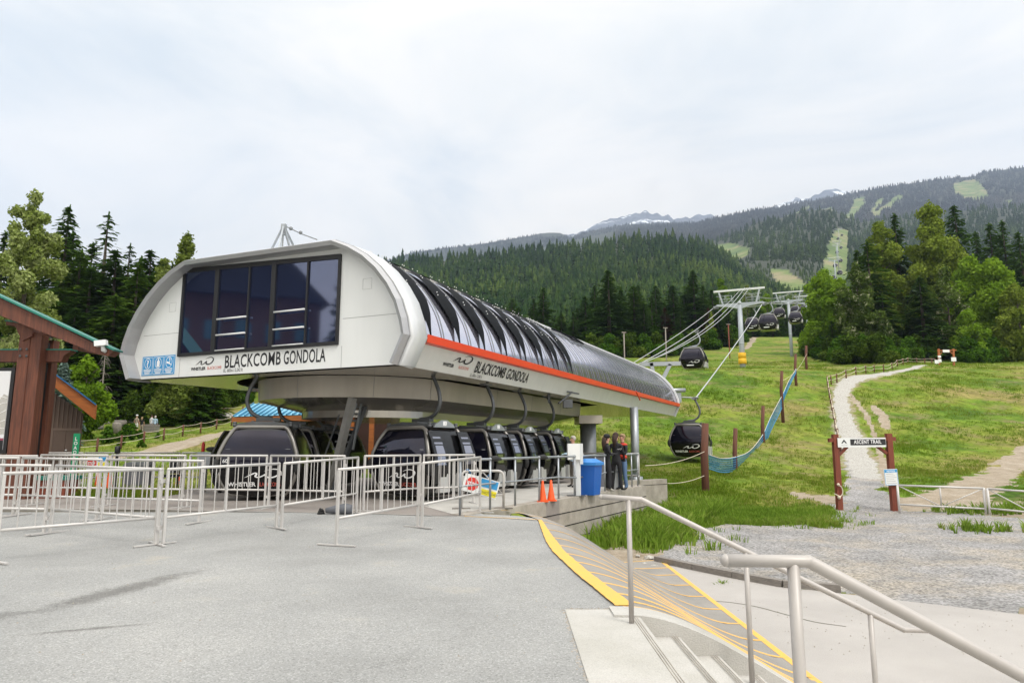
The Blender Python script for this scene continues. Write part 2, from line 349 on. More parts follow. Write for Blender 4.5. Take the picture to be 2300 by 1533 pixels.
    x = N(nt, 'ShaderNodeMix', data_type='RGBA'); L(dr.outputs[0], x.inputs[0]); L(col, x.inputs[6]); x.inputs[7].default_value = (.06, .06, .06, 1); col = x.outputs[2]
    L(col, b.inputs['Base Color'])
    bp = N(nt, 'ShaderNodeBump', i_Strength=.5, i_Distance=.006); L(sp.outputs[0], bp.inputs['Height']); L(bp.outputs[0], b.inputs['Normal'])
    return m
M['asphalt'] = asphalt()
# ---------------------------------------------------------------- ground surfaces
def interp(x, P): return float(np.interp(x, [p[0] for p in P], [p[1] for p in P]))
def sst(x): x = min(1., max(0., x)); return x*x*(3-2*x)
RP = [(-200,-1.15),(14,-1.15),(20,-1.1),(27,-.97),(31,-.6),(40,.1),(50,1.8),(60,4.4),(70,7.1),(85,10.5),(131,17.6),(146,20.3),(190,29),(230,38),(300,48),(420,60),(700,80)]
LP = [(-200,-.3),(19,-.2),(22,-.05),(30,.12),(40,.35),(54,.96),(69,2.8),(80,4.4),(90,7.3),(120,16),(200,30),(300,38),(700,50)]
E0 = Vector((-.89, 14.0)); E1 = Vector((4.62, 24.05)); ED = (E1-E0).normalized()
def xE(Y): return E0.x + (Y-E0.y)*ED.x/ED.y
def xt(Y): return interp(Y, [(-3,1.1),(6.78,1.02),(8.4,.8),(10.05,.63),(13.3,.5),(14.8,.42),(16.5,-.34),(18.1,-.26),(20,.35),(24,2.7),(28,4.)])
def bank(X, Y): return -1.15*sst((X-xt(Y))/2.7)-(.06 if Y < 15.5 else 0)
def terr(X, Y, fine=True):
    r = X/max(Y, 5); wR = sst((r+.28)/.35)
    zr = interp(Y, RP); zl = interp(Y, LP); z = zl*(1-wR)+zr*wR
    if Y < 6.9 and X > .3: return -1.45
    if Y < 34:
        k = sst((34-Y)/7.)
        if Y <= 13.8: zb = bank(X, Y) if X > xt(Y) else -.2
        elif Y <= 24.2: zb = bank(X, Y) if X > xE(Y)-.08 else (-1.25 if X > -2.5 else (-.2 if Y < 19 else interp(Y, LP)))
        else: zb = zr if X > -1 else interp(Y, LP)
        if X > xt(Y)+2.7: zb = max(zb, zr)
        z = zb*k + z*(1-k)
    # the bump in front of the first tower
    z += 1.0*math.exp(-((X-24)/14)**2-((Y-80)/9)**2)*.9
    if fine:
        a = min(1, max(0, (Y-24)/30)) if X > 0 else min(1, max(0, (Y-40)/30))
        z += a*(.5*mnoise.noise(Vector((X/14, Y/14, 0)))+.12*mnoise.noise(Vector((X/3, Y/3, 3))))
        if X > 4: z += .04*mnoise.noise(Vector((X/1.5, Y/1.5, 1)))
    return z
def in_poly(x, y, P):
    c = False; j = len(P)-1
    for i in range(len(P)):
        if (P[i][1] > y) != (P[j][1] > y) and x < (P[j][0]-P[i][0])*(y-P[i][1])/(P[j][1]-P[i][1])+P[i][0]: c = not c
        j = i
    return c
def on_ground(u, v, lo=8., hi=400.):
    # the point of the hillside seen at this pixel
    x, y, z = ray(u, v); Y = lo; prev = None
    while Y < hi:
        k = Y/y; d = H+z*k-terr(x*k, Y, False)
        if d < 0:
            for _ in range(12):
                m_ = (Y+prev)/2; k = m_/y
                if H+z*k-terr(x*k, m_, False) < 0: Y = m_
                else: prev = m_
            break
        prev = Y; Y *= 1.02
    k = Y/y; return Vector((x*k, Y, terr(x*k, Y)))
def seg_d(x, y, P, W=None):
    best = 1e9
    for i in range(len(P)-1):
        ax, ay = P[i][:2]; bx, by = P[i+1][:2]; dx, dy = bx-ax, by-ay
        t = max(0, min(1, ((x-ax)*dx+(y-ay)*dy)/(dx*dx+dy*dy+1e-9))); wd = (P[i][2]*(1-t)+P[i+1][2]*t) if len(P[i]) > 2 else 1.
        best = min(best, math.hypot(x-ax-dx*t, y-ay-dy*t)/wd)
    return best
def gpath(L): 
    out = []
    for u, v, wpx in L:
        p = on_ground(u, v); q = on_ground(u+wpx/2, v); out.append((p.x, p.y, max(.25, abs(q.x-p.x))))
    return out
TRAIL = gpath([(1950,1075,60),(1935,1040,66),(1915,1000,56),(1902,960,46),(1893,925,40),(1888,895,34),(1890,872,32),(1905,858,36),(1945,848,42),(1990,838,30),(2030,830,22),(2075,824,16)])
TRAILG = gpath([(1960,1175,190),(1950,1140,120),(1940,1100,80),(1935,1055,60),(1920,1020,50)])
TRACK = gpath([(1998,1100,30),(1985,1040,20),(1970,990,16),(1950,940,14),(1925,900,14),(1910,880,10)])
TRACK2 = gpath([(1990,960,24),(1975,925,30),(1960,905,14)])
ROADR = gpath([(2330,1000,60),(2270,1045,80),(2200,1090,120),(2120,1125,160)])
SCAR = gpath([(1672,782,14),(1690,768,14),(1712,755,14),(1728,748,16),(1745,747,8)])
SCAR2 = gpath([(1680,800,8),(1740,795,6)])
LROAD = gpath([(60,1050,120),(180,1038,90),(300,1020,90),(400,1000,80),(480,980,60),(560,958,60),(640,940,60)])
GRAVEL = [(4.2,18.6),(3.2,16.4),(4.6,13.6),(7.6,11.4),(12.,10.3),(20.,10.),(26.,14),(20.,20.),(16.4,26.5),(15.2,27.6),(12.9,28.4),(12.2,26.5),(11.0,23.4),(10.3,22.2),(8.8,22.9),(7.2,23.4),(5.6,21.4)]
DIRTR = [(12.8,28.6),(13,27),(15,25),(18,20),(22,12),(40,8),(60,8),(60,30),(30,27.5),(22,28.5),(15.5,29.5),(12,31)]
DIRTB = [(0.3,14.8),(.6,13.6),(3.0,15.2),(3.6,15.9),(5.2,17.6),(4.4,19.2),(3.0,18.6),(1.2,17.6),(.6,16.4)]
def nz(x, y, s, k=0): return mnoise.noise(Vector((x/s, y/s, k)))
def mask(x, y):
    g = dd = pth = 0.
    e = .9*nz(x, y, 1.6)+.5*nz(x, y, .5, 4)
    if y < 32:
        if in_poly(x+e*.7, y+e*.7, GRAVEL): g = 1.
        elif x > 5 and y < 13: dd = .95
        elif x > 3.3 and in_poly(x+e*.9, y+e*.9, DIRTR): dd = .9
        if in_poly(x+e*.3, y+e*.4, DIRTB): dd = 1.
    if y > 15:
        if x > 5:
            t = seg_d(x, y, TRAIL); n_ = nz(x, y, 1.3, 2)*.5+nz(x, y, .4, 5)*.35
            pth = max(pth, .8*(1-sst((t-.7+n_)/.5))); g = max(g, 1-sst((seg_d(x, y, TRAILG)-.75+n_)/.5)); dd = max(dd, .55*(1-sst((t-1.1+n_)/.9)))
            for P, a in ((TRACK, .8), (TRACK2, .8), (ROADR, 1.), (SCAR, 1.), (SCAR2, .6)):
                t = seg_d(x, y, P); dd = max(dd, a*(1-sst((t-.6+n_)/.5)))
        if x < 2:
            t = seg_d(x, y, LROAD); dd = max(dd, 1-sst((t-.8+nz(x, y, 2)*.3)/.3)); 
    return g, dd, pth
def grid_sheet(name, ys, rs, m, kind='structure'):
    vs = []; cols = []
    for y in ys:
        for r_ in rs:
            x = r_*max(y, 9.) if y > 9 else r_*9.
            vs.append((x, y, terr(x, y))); cols.append(mask(x, y) if y > 3 and y < 330 and -2.2 < r_ < 1.6 else (0, 0, 0))
    n = len(rs); fs = [(i*n+j, i*n+j+1, (i+1)*n+j+1, (i+1)*n+j) for i in range(len(ys)-1) for j in range(n-1)]
    me = bpy.data.meshes.new(name); me.from_pydata(vs, [], fs); me.polygons.foreach_set('use_smooth', [True]*len(fs))
    ca = me.color_attributes.new('mask', 'FLOAT_COLOR', 'POINT'); ca.data.foreach_set('color', np.array([(*c, 1) for c in cols], np.float32).ravel())
    me.update(); o = link(name, me, m); o['kind'] = kind; return o
def terrain_mat():
    m = bpy.data.materials.new('hillside'); m.use_nodes = True; nt = m.node_tree; b = nt.nodes['Principled BSDF']; L = nt.links.new
    b.inputs['Roughness'].default_value = .95; b.inputs['Specular IOR Level'].default_value = .1
    tc = N(nt, 'ShaderNodeTexCoord'); P = tc.outputs['Object']
    def noise(s, d=5., r=.6, st=None):
        n = N(nt, 'ShaderNodeTexNoise', i_Scale=s, i_Detail=d, i_Roughness=r)
        if st:
            mp = N(nt, 'ShaderNodeMapping'); mp.inputs['Scale'].default_value = st; L(P, mp.inputs[0]); L(mp.outputs[0], n.inputs['Vector'])
        else: L(P, n.inputs['Vector'])
        return n.outputs[0]
    def mixc(f, a, b_, bt='MIX'):
        x = N(nt, 'ShaderNodeMix', data_type='RGBA', blend_type=bt)
        if isinstance(f, float): x.inputs[0].default_value = f
        else: L(f, x.inputs[0])
        for s_, i in ((a, 6), (b_, 7)):
            if isinstance(s_, tuple): x.inputs[i].default_value = (*s_, 1)
            else: L(s_, x.inputs[i])
        return x.outputs[2]
    def rp(f, pts): r = ramp(nt, pts); L(f, r.inputs[0]); return r.outputs[0]
    g1 = rp(noise(.11, 6.), [(.36, (.060,.115,.012)), (.46, (.110,.175,.017)), (.54, (.155,.19,.027)), (.64, (.21,.18,.06))])
    g2 = rp(noise(1.3, 7., .7, (1, .45, 1)), [(.33, .5), (.5, 1.), (.66, 1.4)])
    g = mixc(.85, g1, g2, 'MULTIPLY')
    bare = rp(noise(.33, 8., .72), [(.52, 0.), (.66, .8)])
    g = mixc(bare, g, (.21, .165, .085))
    gs = rp(noise(14., 4., .8), [(.3, .6), (.55, 1.05), (.7, 1.35)]); g = mixc(.7, g, gs, 'MULTIPLY')
    dirt = rp(noise(1.4, 9., .7), [(.3, (.22, .175, .12)), (.55, (.31, .26, .2)), (.7, (.36, .32, .26))])
    grav = rp(noise(.7, 5.), [(.3, (.19, .185, .18)), (.7, (.30, .29, .285))])
    vo = N(nt, 'ShaderNodeTexVoronoi', i_Scale=26.0); L(P, vo.inputs['Vector']); sp = N(nt, 'ShaderNodeSeparateColor'); L(vo.outputs['Color'], sp.inputs[0])
    spk = rp(sp.outputs[0], [(0., .5), (.4, .95), (1., 1.5)])
    gdn = rp(noise(.55, 8., .7), [(.46, 0.), (.64, .75)]); grav = mixc(gdn, grav, (.33, .29, .235)); grav = mixc(.9, grav, spk, 'MULTIPLY'); dirt = mixc(.35, dirt, spk, 'MULTIPLY')
    path = mixc(.7, (.36, .345, .315), spk, 'MULTIPLY')
    at_ = N(nt, 'ShaderNodeVertexColor', layer_name='mask'); s3 = N(nt, 'ShaderNodeSeparateColor'); L(at_.outputs[0], s3.inputs[0])
    gn = noise(2.2, 8., .75)
    def sharp(ch):
        a = N(nt, 'ShaderNodeMath', operation='MULTIPLY_ADD'); L(gn, a.inputs[0]); a.inputs[1].default_value = 1.1; 
        L(s3.outputs[ch], a.inputs[2]); return rp(a.outputs[0], [(.92, 0.), (1.12, 1.)]) if False else a.outputs[0]
    def sh(ch):
        a = N(nt, 'ShaderNodeMath', operation='ADD'); L(gn, a.inputs[0]); L(s3.outputs[ch], a.inputs[1])
        mr = N(nt, 'ShaderNodeMapRange', interpolation_type='SMOOTHSTEP'); L(a.outputs[0], mr.inputs[0]); mr.inputs[1].default_value = .88; mr.inputs[2].default_value = 1.15; return mr.outputs[0]
    c = mixc(sh(1), g, dirt); c = mixc(sh(0), c, grav); c = mixc(sh(2), c, path)
    L(c, b.inputs['Base Color'])
    bp = N(nt, 'ShaderNodeBump', i_Strength=.6, i_Distance=.06); L(noise(7., 5., .8), bp.inputs['Height']); L(bp.outputs[0], b.inputs['Normal'])
    return m
M['hill'] = terrain_mat()
ys = list(np.concatenate([np.arange(-120, 4, 12.), np.arange(4, 12, .5), 12*np.power(330/12., np.linspace(0, 1, 330)), [360, 420, 500]]))
rs = list(np.concatenate([np.linspace(-2.6, -.62, 60, endpoint=False), np.linspace(-.62, .82, 420, endpoint=False), np.linspace(.82, 3, 40)]))
grid_sheet('ground', ys, rs, M['hill'])
# plaza of worn asphalt, with the edge that rounds towards the platform
def plaza_z(y): return .12*sst((y-11)/3.4)
yy = [-90, -60, -30, -10, -4, 0, 3, 4.6, 6.2, 6.6] + list(np.arange(7, 14.01, .35)) + [14.3, 14.7]
m = MB(); rows = []
for y in yy:
    x1 = (xt(y) if y < 13.6 else interp(y, [(13.6, .48), (14.0, .1), (14.3, -.6), (14.7, -.72)])) if y > 3 else 1.02
    if y < 6.5: x1 = min(x1, .5)
    rows.append([(-45 + (x1+45)*t, y, plaza_z(y)) for t in [0, .3, .6, .8, .9, .95, .98, 1]])
vs = [p for r_ in rows for p in r_]
m.add(vs, [(i*8+j, i*8+j+1, (i+1)*8+j+1, (i+1)*8+j) for i in range(len(rows)-1) for j in range(7)], True)
o = m.build('plaza', M['asphalt']); o['kind'] = 'structure'
m = MB(); m.add([(-45, 14.7, .12), (-.72, 14.7, .12), (-.72, 14.7, -.6), (-45, 14.7, -.6)], [(0, 1, 2, 3)])
for a, b in zip(yy[:-1], yy[1:]):
    pass
# turnaround pad: brownish concrete with a curved front edge
pad = [(-.95, 13.95), (-1.6, 13.95), (-3., 14.35), (-5., 14.7), (-8., 15.2), (-12., 15.6), (-18., 15.9), (-30, 16.), (-30, 20.3), (-14.2, 20.3), (-12.2, 21.9), (-9., 22.3), (-8.6, 30), (3.2, 30), (3.2, 24.2), (2.0, 20.3), (1.2, 17.8)]
m = MB(); m.prism(pad, (0, 0, 0), (1, 0, 0), (0, 1, 0), (0, 0, 1), -.35, .126)
o = m.build('pavement', M['pad']); o['kind'] = 'structure'
JP = [(x, y, .129) for x, y in smooth_path([p for p in pad[1:7]], 6)]
JOINT = JP
# platform deck and its retaining wall
dn = Vector((ED.y, -ED.x))
m = MB(); P3 = [(E0-dn*1.6), E0, E1, E1-dn*4.2 + ED*.1, (E0-dn*2.2)+ED*6]
wallr = empty('retaining_wall', (2.4, 20, -1), 'long board-marked concrete retaining wall carrying the railed loading platform', 'wall')
m.prism([(p.x, p.y) for p in (E0-dn*.35-ED*.1, E0-ED*.1, E1, E1-dn*.35)], (0, 0, 0), (1, 0, 0), (0, 1, 0), (0, 0, 1), -1.8, .14)
m.build('wall_body', M['concwall'], wallr, True)
m = MB()
for z in (-.22, -.55, -.9):
    a = E0+dn*.004; b = E1+dn*.004; m.bar((a.x, a.y, z), (b.x, b.y, z), .012, .02)
    c = E1-dn*.35+ED*.004; d = E1+ED*.004; m.bar((c.x, c.y, z), (d.x, d.y, z), .012, .02)
m.build('board_joint', M['blackmatte'], wallr, True)
E2 = E1-dn*3.6
m = MB(); m.prism([(p.x, p.y) for p in (E1-dn*.35-ED*.3, E1-dn*.35, E2, E2-ED*.3)], (0, 0, 0), (1, 0, 0), (0, 1, 0), (0, 0, 1), -1.5, .138); m.build('end_wall', M['concwall'], wallr, True)
m = MB(); m.prism([(p.x, p.y) for p in (E0-dn*.35, E1-dn*.35-ED*.3, E2-ED*.3, E0-dn*3+ED*2)], (0, 0, 0), (1, 0, 0), (0, 1, 0), (0, 0, 1), -.3, .134); o = m.build('platform', M['conc']); o['kind'] = 'structure'
# second low wall behind the platform
a, b = gz(1400, 1103, -.0), at(1498, 1100, 27.5); w2 = empty('retaining_wall', (5, 27, -1), 'short pale stepped concrete wall in the grass just past the platform end', 'wall')
p0 = at(1405, 1085, 27.); p1 = at(1498, 1075, 28.6)
m = MB(); d = (p1-p0).normalized(); nn = Vector((d.y, -d.x, 0))
m.prism([(q.x, q.y) for q in (p0, p1, p1-nn*.3, p0-nn*.3)], (0, 0, 0), (1, 0, 0), (0, 1, 0), (0, 0, 1), -1.6, p1.z); m.build('wall_body', M['concwall'], w2, True)
m = MB(); m.bar((p0+nn*.004).to_tuple()[:2]+(p1.z-.2,), (p1+nn*.004).to_tuple()[:2]+(p1.z-.2,), .01, .015); m.build('board_joint', M['blackmatte'], w2, True)
# lower pavement
low = [(3.3, 15.75), (3.5, 3), (3.5, -12), (34, -12), (34, 7.6), (17.5, 9.3), (12.2, 10.), (8.2, 11.0), (6.5, 12.2), (4.8, 13.5), (3.7, 15.3)]
m = MB(); m.prism([(x, y) for x, y in low], (0, 0, 0), (1, 0, 0), (0, 1, 0), (0, 0, 1), -1.4, -1.10)
o = m.build('pavement', M['pave']); o['kind'] = 'structure'
# sloping asphalt bank with yellow stripes
YB0, YB1 = 6.62, 15.0
def bx(y): return xt(y) if y < 13.4 else interp(y, [(13.4, .49), (14.2, .25), (15.1, -.3)])
def bz(x, y): return max(-1.095, -1.12*sst((x-bx(y))/2.75)) + (plaza_z(y) if y > 11 else 0)*(1-sst((x-bx(y))/1.5)) + .012
m = MB(); ny, nx = 60, 30; vs = []
for i in range(ny+1):
    y = YB0+(YB1-YB0)*i/ny
    for j in range(nx+1):
        x = bx(y)+(3.42-bx(y))*j/nx; y2 = y + (1.2*(j/nx)**1.2*(i/ny)**3)
        vs.append((x, y2, bz(x, y)))
m.add(vs, [(i*(nx+1)+j, i*(nx+1)+j+1, (i+1)*(nx+1)+j+1, (i+1)*(nx+1)+j) for i in range(ny) for j in range(nx)], True)
o = m.build('ramp', M['rampface']); o['kind'] = 'structure'
from mathutils.bvhtree import BVHTree
RB = BVHTree.FromPolygons([Vector(v) for v in m.v], m.f)
def drop(P, dz=.004):
    out = []
    for p in P:
        h = RB.ray_cast(Vector((p[0], p[1], 5)), Vector((0, 0, -1)))[0]; out.append((p[0], p[1], (h.z if h is not None else p[2])+dz))
    return out
rng = random.Random(4)
def ribbon(P, wid, dz=.006, seed=0):
    m = MB(); vs = []
    for i, p in enumerate(P):
        a = Vector(P[max(i-1, 0)]); b = Vector(P[min(i+1, len(P)-1)]); d = (b-a); d.z = 0; d.normalize(); q = Vector((-d.y, d.x, 0))
        wv = wid[i] if isinstance(wid, list) else wid
        wv *= 1+.16*mnoise.noise(Vector((i*.55, seed, 0)))
        for sg in (1, -1): vs.append(Vector(p)+q*sg*wv/2+Vector((0, 0, dz)))
    m.add(vs, [(2*i, 2*i+2, 2*i+3, 2*i+1) for i in range(len(P)-1)]); return m
marks = []
for k, y in enumerate([6.95, 7.3, 7.85, 8.5, 9.2, 9.9, 10.7, 11.5, 12.3, 13.1, 13.9, 14.5]):
    P = [(bx(y)+(3.4-bx(y))*t, y-.32*t+.25*t*(1-t) + (1.2*t**1.2*((y-YB0)/(YB1-YB0))**3), bz(bx(y)+(3.4-bx(y))*t, y-.32*t)) for t in np.linspace(0, 1, 26)]
    P = drop([(x, y_, max(z, -1.09)) for x, y_, z in P])
    marks.append(ribbon(P, .06, .0, k).build('stripe', M['yellow']))
def markgrp(objs):
    e = empty('ramp_markings', (2, 10, -.5), 'thin curving yellow paint stripes across the sloping asphalt bank', 'painted lines', kind='structure')
    for o in objs:
        o.parent = e; o.location = (-2, -10, .5)
P = [(xt(y)+.03 if y < 13.4 else bx(y), y, plaza_z(y)+.002) for y in np.linspace(6.7, 13.3, 60)]
marks.append(ribbon(P, [.17 if y < 11 else .17-.11*(y-11)/2.4 for y in np.linspace(6.7, 13.3, 60)], .020, 20).build('edge_line', M['yellow']))
P = [(interp(t, [(0, .49), (.2, .3), (.5, -.1), (1, -.95)]), 13.3+t*.62, plaza_z(13.4)) for t in np.linspace(0, 1, 12)]
marks.append(ribbon(P, .05, .02, 5).build('edge_line', M['yellow']))
P = [(3.38, y, -1.09) for y in np.linspace(3.3, 16.1, 50)]
marks.append(ribbon(P, .09, .01, 3).build('edge_line', M['yellow']))
P = [(x, 6.68, bz(x, 6.7)) for x in np.linspace(1.04, 3.38, 30)]
P = drop(P); marks.append(ribbon(P, .075, .0, 8).build('edge_line', M['yellow']))
P = [(bx(YB1)+(3.4-bx(YB1))*t, YB1+1.2*t**1.2-.02, bz(bx(YB1)+(3.4-bx(YB1))*t, YB1)) for t in np.linspace(0, 1, 26)]
P = drop(P); marks.append(ribbon(P, .045, .0, 9).build('stripe', M['yellow']))
markgrp(marks)
o = ribbon(JOINT, .05, .0, 2).build('joint_strip', M['conc']); o['kind'] = 'structure'
# landing slab, stairs and the curved side wall of the stairs
st = empty('stairs', (2, 3, -1), 'pale concrete stairs with a wide top landing dropping to the lower pavement', 'stairs')
m = MB(); m.box((.49, -6, -.4), (1.13, 6.6, .008)); m.build('landing', M['conc'], st, True)
NS = 7; rise = 1.1/NS; tread = .34
for k in range(1, NS):
    m = MB(); m.box((1.13+(k-1)*tread, -6, -1.25), (1.13+k*tread, 6.3, -k*rise)); m.build('step', M['conc'], st, True)
m = MB()
for k in range(0, NS):
    x = 1.13+k*tread-.03
    for q in range(3): m.box((x-.02*q-.006, -6, -k*rise+.0085), (x-.02*q, 6.29, -k*rise+.0125))
m.build('nosing_groove', M['concwall'], st, True)
m = MB(); n_ = 26; xs_ = np.linspace(.9, 3.6, n_); vs = []
for x in xs_:
    z = bz(x, 6.7)+.015
    for (y, zz) in ((6.3, z), (6.64, z), (6.64, -1.4), (6.3, -1.4)): vs.append((x, y, zz))
fs = [(i*4+a, (i+1)*4+a, (i+1)*4+(a+1) % 4, i*4+(a+1) % 4) for i in range(n_-1) for a in range(4)] + [(0, 1, 2, 3), ((n_-1)*4, (n_-1)*4+3, (n_-1)*4+2, (n_-1)*4+1)]
m.add(vs, fs); m.build('side_wall', M['conc'], st, True)
m = ribbon([gz(u, v, -1.1) for u, v in smooth_path([(1562, 1340), (1590, 1348), (1640, 1352), (1700, 1362), (1760, 1378), (1830, 1396), (1900, 1406)], 6)], .02, .004, 77); M['crack'] = mat('crack_dirt', (.09, .08, .05), .95, col2=(.05, .07, .02), scale=6.)
o = m.build('crack', M['crack']); o['kind'] = 'structure'
rgp = random.Random(21); pv = []
for _ in range(700):
    t_ = rgp.random()
    if t_ < .45: x, y = .49+rgp.gauss(0, .02), rgp.uniform(3.8, 6.6)
    elif t_ < .6: x, y = rgp.uniform(.5, 1.), 6.63+rgp.gauss(0, .02)
    elif t_ < .8: x, y = rgp.uniform(-7, .4), rgp.uniform(4.5, 14)
    else: x, y = rgp.uniform(3.6, 8), rgp.uniform(9, 12.2)
    z = plaza_z(y) if x < 1.1 else (-1.095 if y < 13.2-.45*(x-3.5) else terr(x, y)+.01); pv.append((x, y, z, rgp.uniform(.004, .010)))
m = MB()
for x, y, z, r_ in pv: m.add([(x-r_, y-r_*.7, z), (x+r_, y-r_, z), (x+r_*.8, y+r_, z), (x-r_*.7, y+r_, z), (x, y, z+r_*1.1)], [(0, 1, 4), (1, 2, 4), (2, 3, 4), (3, 0, 4)])
o = m.build('grit', M['concwall']); o['kind'] = 'stuff'; o['label'] = 'scattered grit and small stones on the paving'
# ---------------------------------------------------------------- handrails of the stairs
def handrail(name, Y, pts, posts, label, r=.024):
    e = empty(name, (pts[1][0], Y, -.2), label, 'handrail', 'painted handrails of the concrete stairs')
    m = MB(); m.tube(pts, r, 16); m.sphere(pts[0], r, n=16); m.sphere(pts[-1], r, n=16)
    for p in pts[1:-1]: m.sphere(p, r*1.01, n=16)
    m.build('top_rail', M['railpaint'], e, True)
    for x, zt, zb in posts: MB().tube([(x, Y, zb), (x, Y, zt)], r*.93, 16).build('post', M['railpaint'], e, True)
Y1 = 2.62; a = at(1632, 1258, Y1); b = at(1816, 1260, Y1); c = at(2330, 1535, Y1); dd_ = c-b
e_ = b+dd_*1.25; f_ = e_+Vector((.35, 0, 0)); pz = at(1782, 1275, Y1)
zr = lambda x, b=b, d=dd_: b.z+(x-b.x)*d.z/d.x
handrail('handrail', Y1, [a, b, e_, f_], [(pz.x, a.z, 0), (pz.x+1.1, zr(pz.x+1.1), -.6), (e_.x-.1, zr(e_.x-.1), -1.1)], 'thick pale grey tube handrail in the right foreground, nearest of the two stair rails')
Y2 = 6.1; a = at(1351, 1115, Y2); b = at(1440, 1121, Y2); c = at(2030, 1413, Y2); d = at(2118, 1415, Y2); dd_ = c-b
zr = lambda x, b=b, d=dd_: b.z+(x-b.x)*d.z/d.x
x1, x2, x3 = at(1412, 1130, Y2).x, at(1683, 1400, Y2).x, at(1964, 1500, Y2).x
handrail('handrail', Y2, [a, b, c, d], [(x1, a.z, 0), (x2, zr(x2), -.5), (x3, zr(x3), -1.1)], 'thinner-looking pale grey handrail beyond the near one, along the curved stair side wall')
# ---------------------------------------------------------------- timber log edging and rocks
lg = empty('timber_edging', (8, 12, -1.1), 'weathered timber edging beam between the grey gravel and the lower pavement', 'timber')
P = [gz(u, v, -1.06) for u, v in ((1475, 1256), (1560, 1274), (1650, 1292), (1760, 1312), (1890, 1322))]
for i in range(4): m = MB(); m.bar(P[i], P[i+1]+(P[i]-P[i+1])*.01, .16, .16); m.build('beam', M['barrel'], lg, True)
def rock(rad, seed, sq=.6):
    bm = bmesh.new(); bmesh.ops.create_icosphere(bm, subdivisions=2, radius=rad)
    for v in bm.verts:
        n_ = mnoise.noise(v.co*1.7/rad+Vector((seed, 0, 0))); v.co *= 1+.45*n_; v.co.z *= sq; v.co.x *= 1.2
    me = bpy.data.meshes.new('rock'); bm.to_mesh(me); bm.free(); me.materials.append(M['stonew']); return me
rocks = [rock(1, s) for s in (1.3, 4.7, 9.1, 13.3)]
def put_rock(p, r_, label, group, i):
    o = bpy.data.objects.new('rock', rocks[i % 4]); sc.collection.objects.link(o); o.location = p; o.scale = (r_, r_*.8, r_*.8); o.rotation_euler = (0, 0, i*1.3); tag(o, label, 'rock', group)
for i, (u, v, r_) in enumerate(((1459, 1244, .12), (1447, 1257, .08), (1470, 1262, .09), (1490, 1268, .06), (1432, 1240, .06))):
    p = gz(u, v, -1.02); p.z = terr(p.x, p.y)+.03
    put_rock(p, r_, ['largest pale stone at the end of the timber edging', 'small pale stone below the largest one by the timber edging', 'second pale stone at the tip of the timber edging', 'smallest stone lying against the timber edging', 'small stone on the dirt left of the timber edging'][i], 'stones at the end of the timber edging', i)
# ---------------------------------------------------------------- grass tufts
def tufts(name, pts, mats, seed, nb=7, label=None):
    rg = np.random.RandomState(seed); n = len(pts); P = np.array(pts, float)   # x y z h w
    k = nb; T = n*k; base = np.repeat(P[:, :3], k, 0); h = np.repeat(P[:, 3], k)*rg.uniform(.55, 1.15, T); sp = np.repeat(P[:, 4], k)
    an = rg.uniform(0, 6.283, T); rr = sp*rg.uniform(.05, .6, T)
    b0 = base+np.c_[np.cos(an)*rr, np.sin(an)*rr, np.zeros(T)-.02]
    ln = rg.uniform(.15, .7, T)*h; an2 = an+rg.uniform(-.6, .6, T)
    tip = b0+np.c_[np.cos(an2)*ln, np.sin(an2)*ln, h]
    mid = b0+np.c_[np.cos(an2)*ln*.3, np.sin(an2)*ln*.3, h*.6]
    a3 = rg.uniform(0, 6.283, T); wd = h*rg.uniform(.035, .07, T)+.004; side_ = np.c_[np.cos(a3)*wd, np.sin(a3)*wd, np.zeros(T)]
    V = np.stack([b0-side_, b0+side_, mid+side_*.7, mid-side_*.7, tip], 1).reshape(-1, 3)
    i0 = np.arange(T)*5; quads = np.c_[i0, i0+1, i0+2, i0+3]; tris = np.c_[i0+3, i0+2, i0+4]
    me = bpy.data.meshes.new(name); me.vertices.add(len(V)); me.vertices.foreach_set('co', V.ravel().astype(np.float32))
    loops = np.concatenate([quads.ravel(), tris.ravel()]); me.loops.add(len(loops)); me.loops.foreach_set('vertex_index', loops.astype(np.int32))
    me.polygons.add(2*T); ls = np.concatenate([np.arange(T)*4, 4*T+np.arange(T)*3]); me.polygons.foreach_set('loop_start', ls.astype(np.int32))
    me.update(calc_edges=True); return link(name, me, mats)
M['grass'] = leaf_mat('grass_blades', (.075, .145, .013), (.14, .22, .02), (.24, .24, .06), scale=.12, trans=.3)
M['grasslush'] = leaf_mat('lush_grass_blades', (.09, .165, .018), (.17, .27, .033), (.29, .32, .09), scale=.4, trans=.3)
rg = random.Random(11); pts = []
while len(pts) < 26000:
    r_ = rg.uniform(.02, .78); y = 20*(130/20.)**rg.random(); x = r_*y
    if y < 27 and x < xE(y)+.3: continue
    g, d_, p_ = mask(x, y)
    if g+d_+p_ > .25: continue
    dn_ = nz(x, y, 6, 8)+.6*nz(x, y, 1.4, 9)
    if dn_ < rg.uniform(-.5, .45): continue
    hh = (.06+.08*max(0, dn_))*(1+.6*rg.random())*(1+y/70)
    if y < 34 and x < 16: hh *= 1.25
    pts.append((x, y, terr(x, y), hh, hh*1.5))
o = tufts('grass', pts, M['grass'], 1); tag(o, kind='stuff', label='tufts of meadow grass over the green hillside', cat='grass')
pts = []; c_ = [on_ground(u, v) for u, v in ((1290,1165),(1335,1160),(1380,1150),(1400,1180),(1440,1170),(1480,1160),(1430,1205),(1470,1200),(1500,1215),(1540,1190),(1560,1160),(1650,1150),(1700,1152),(1760,1155),(1850,1165),(1620,1165),(1680,1168),(1740,1170),(1800,1172),(1860,1178),(1480,1130),(1860,1150),(1355,1190),(1530,1210),(1510,1140))]
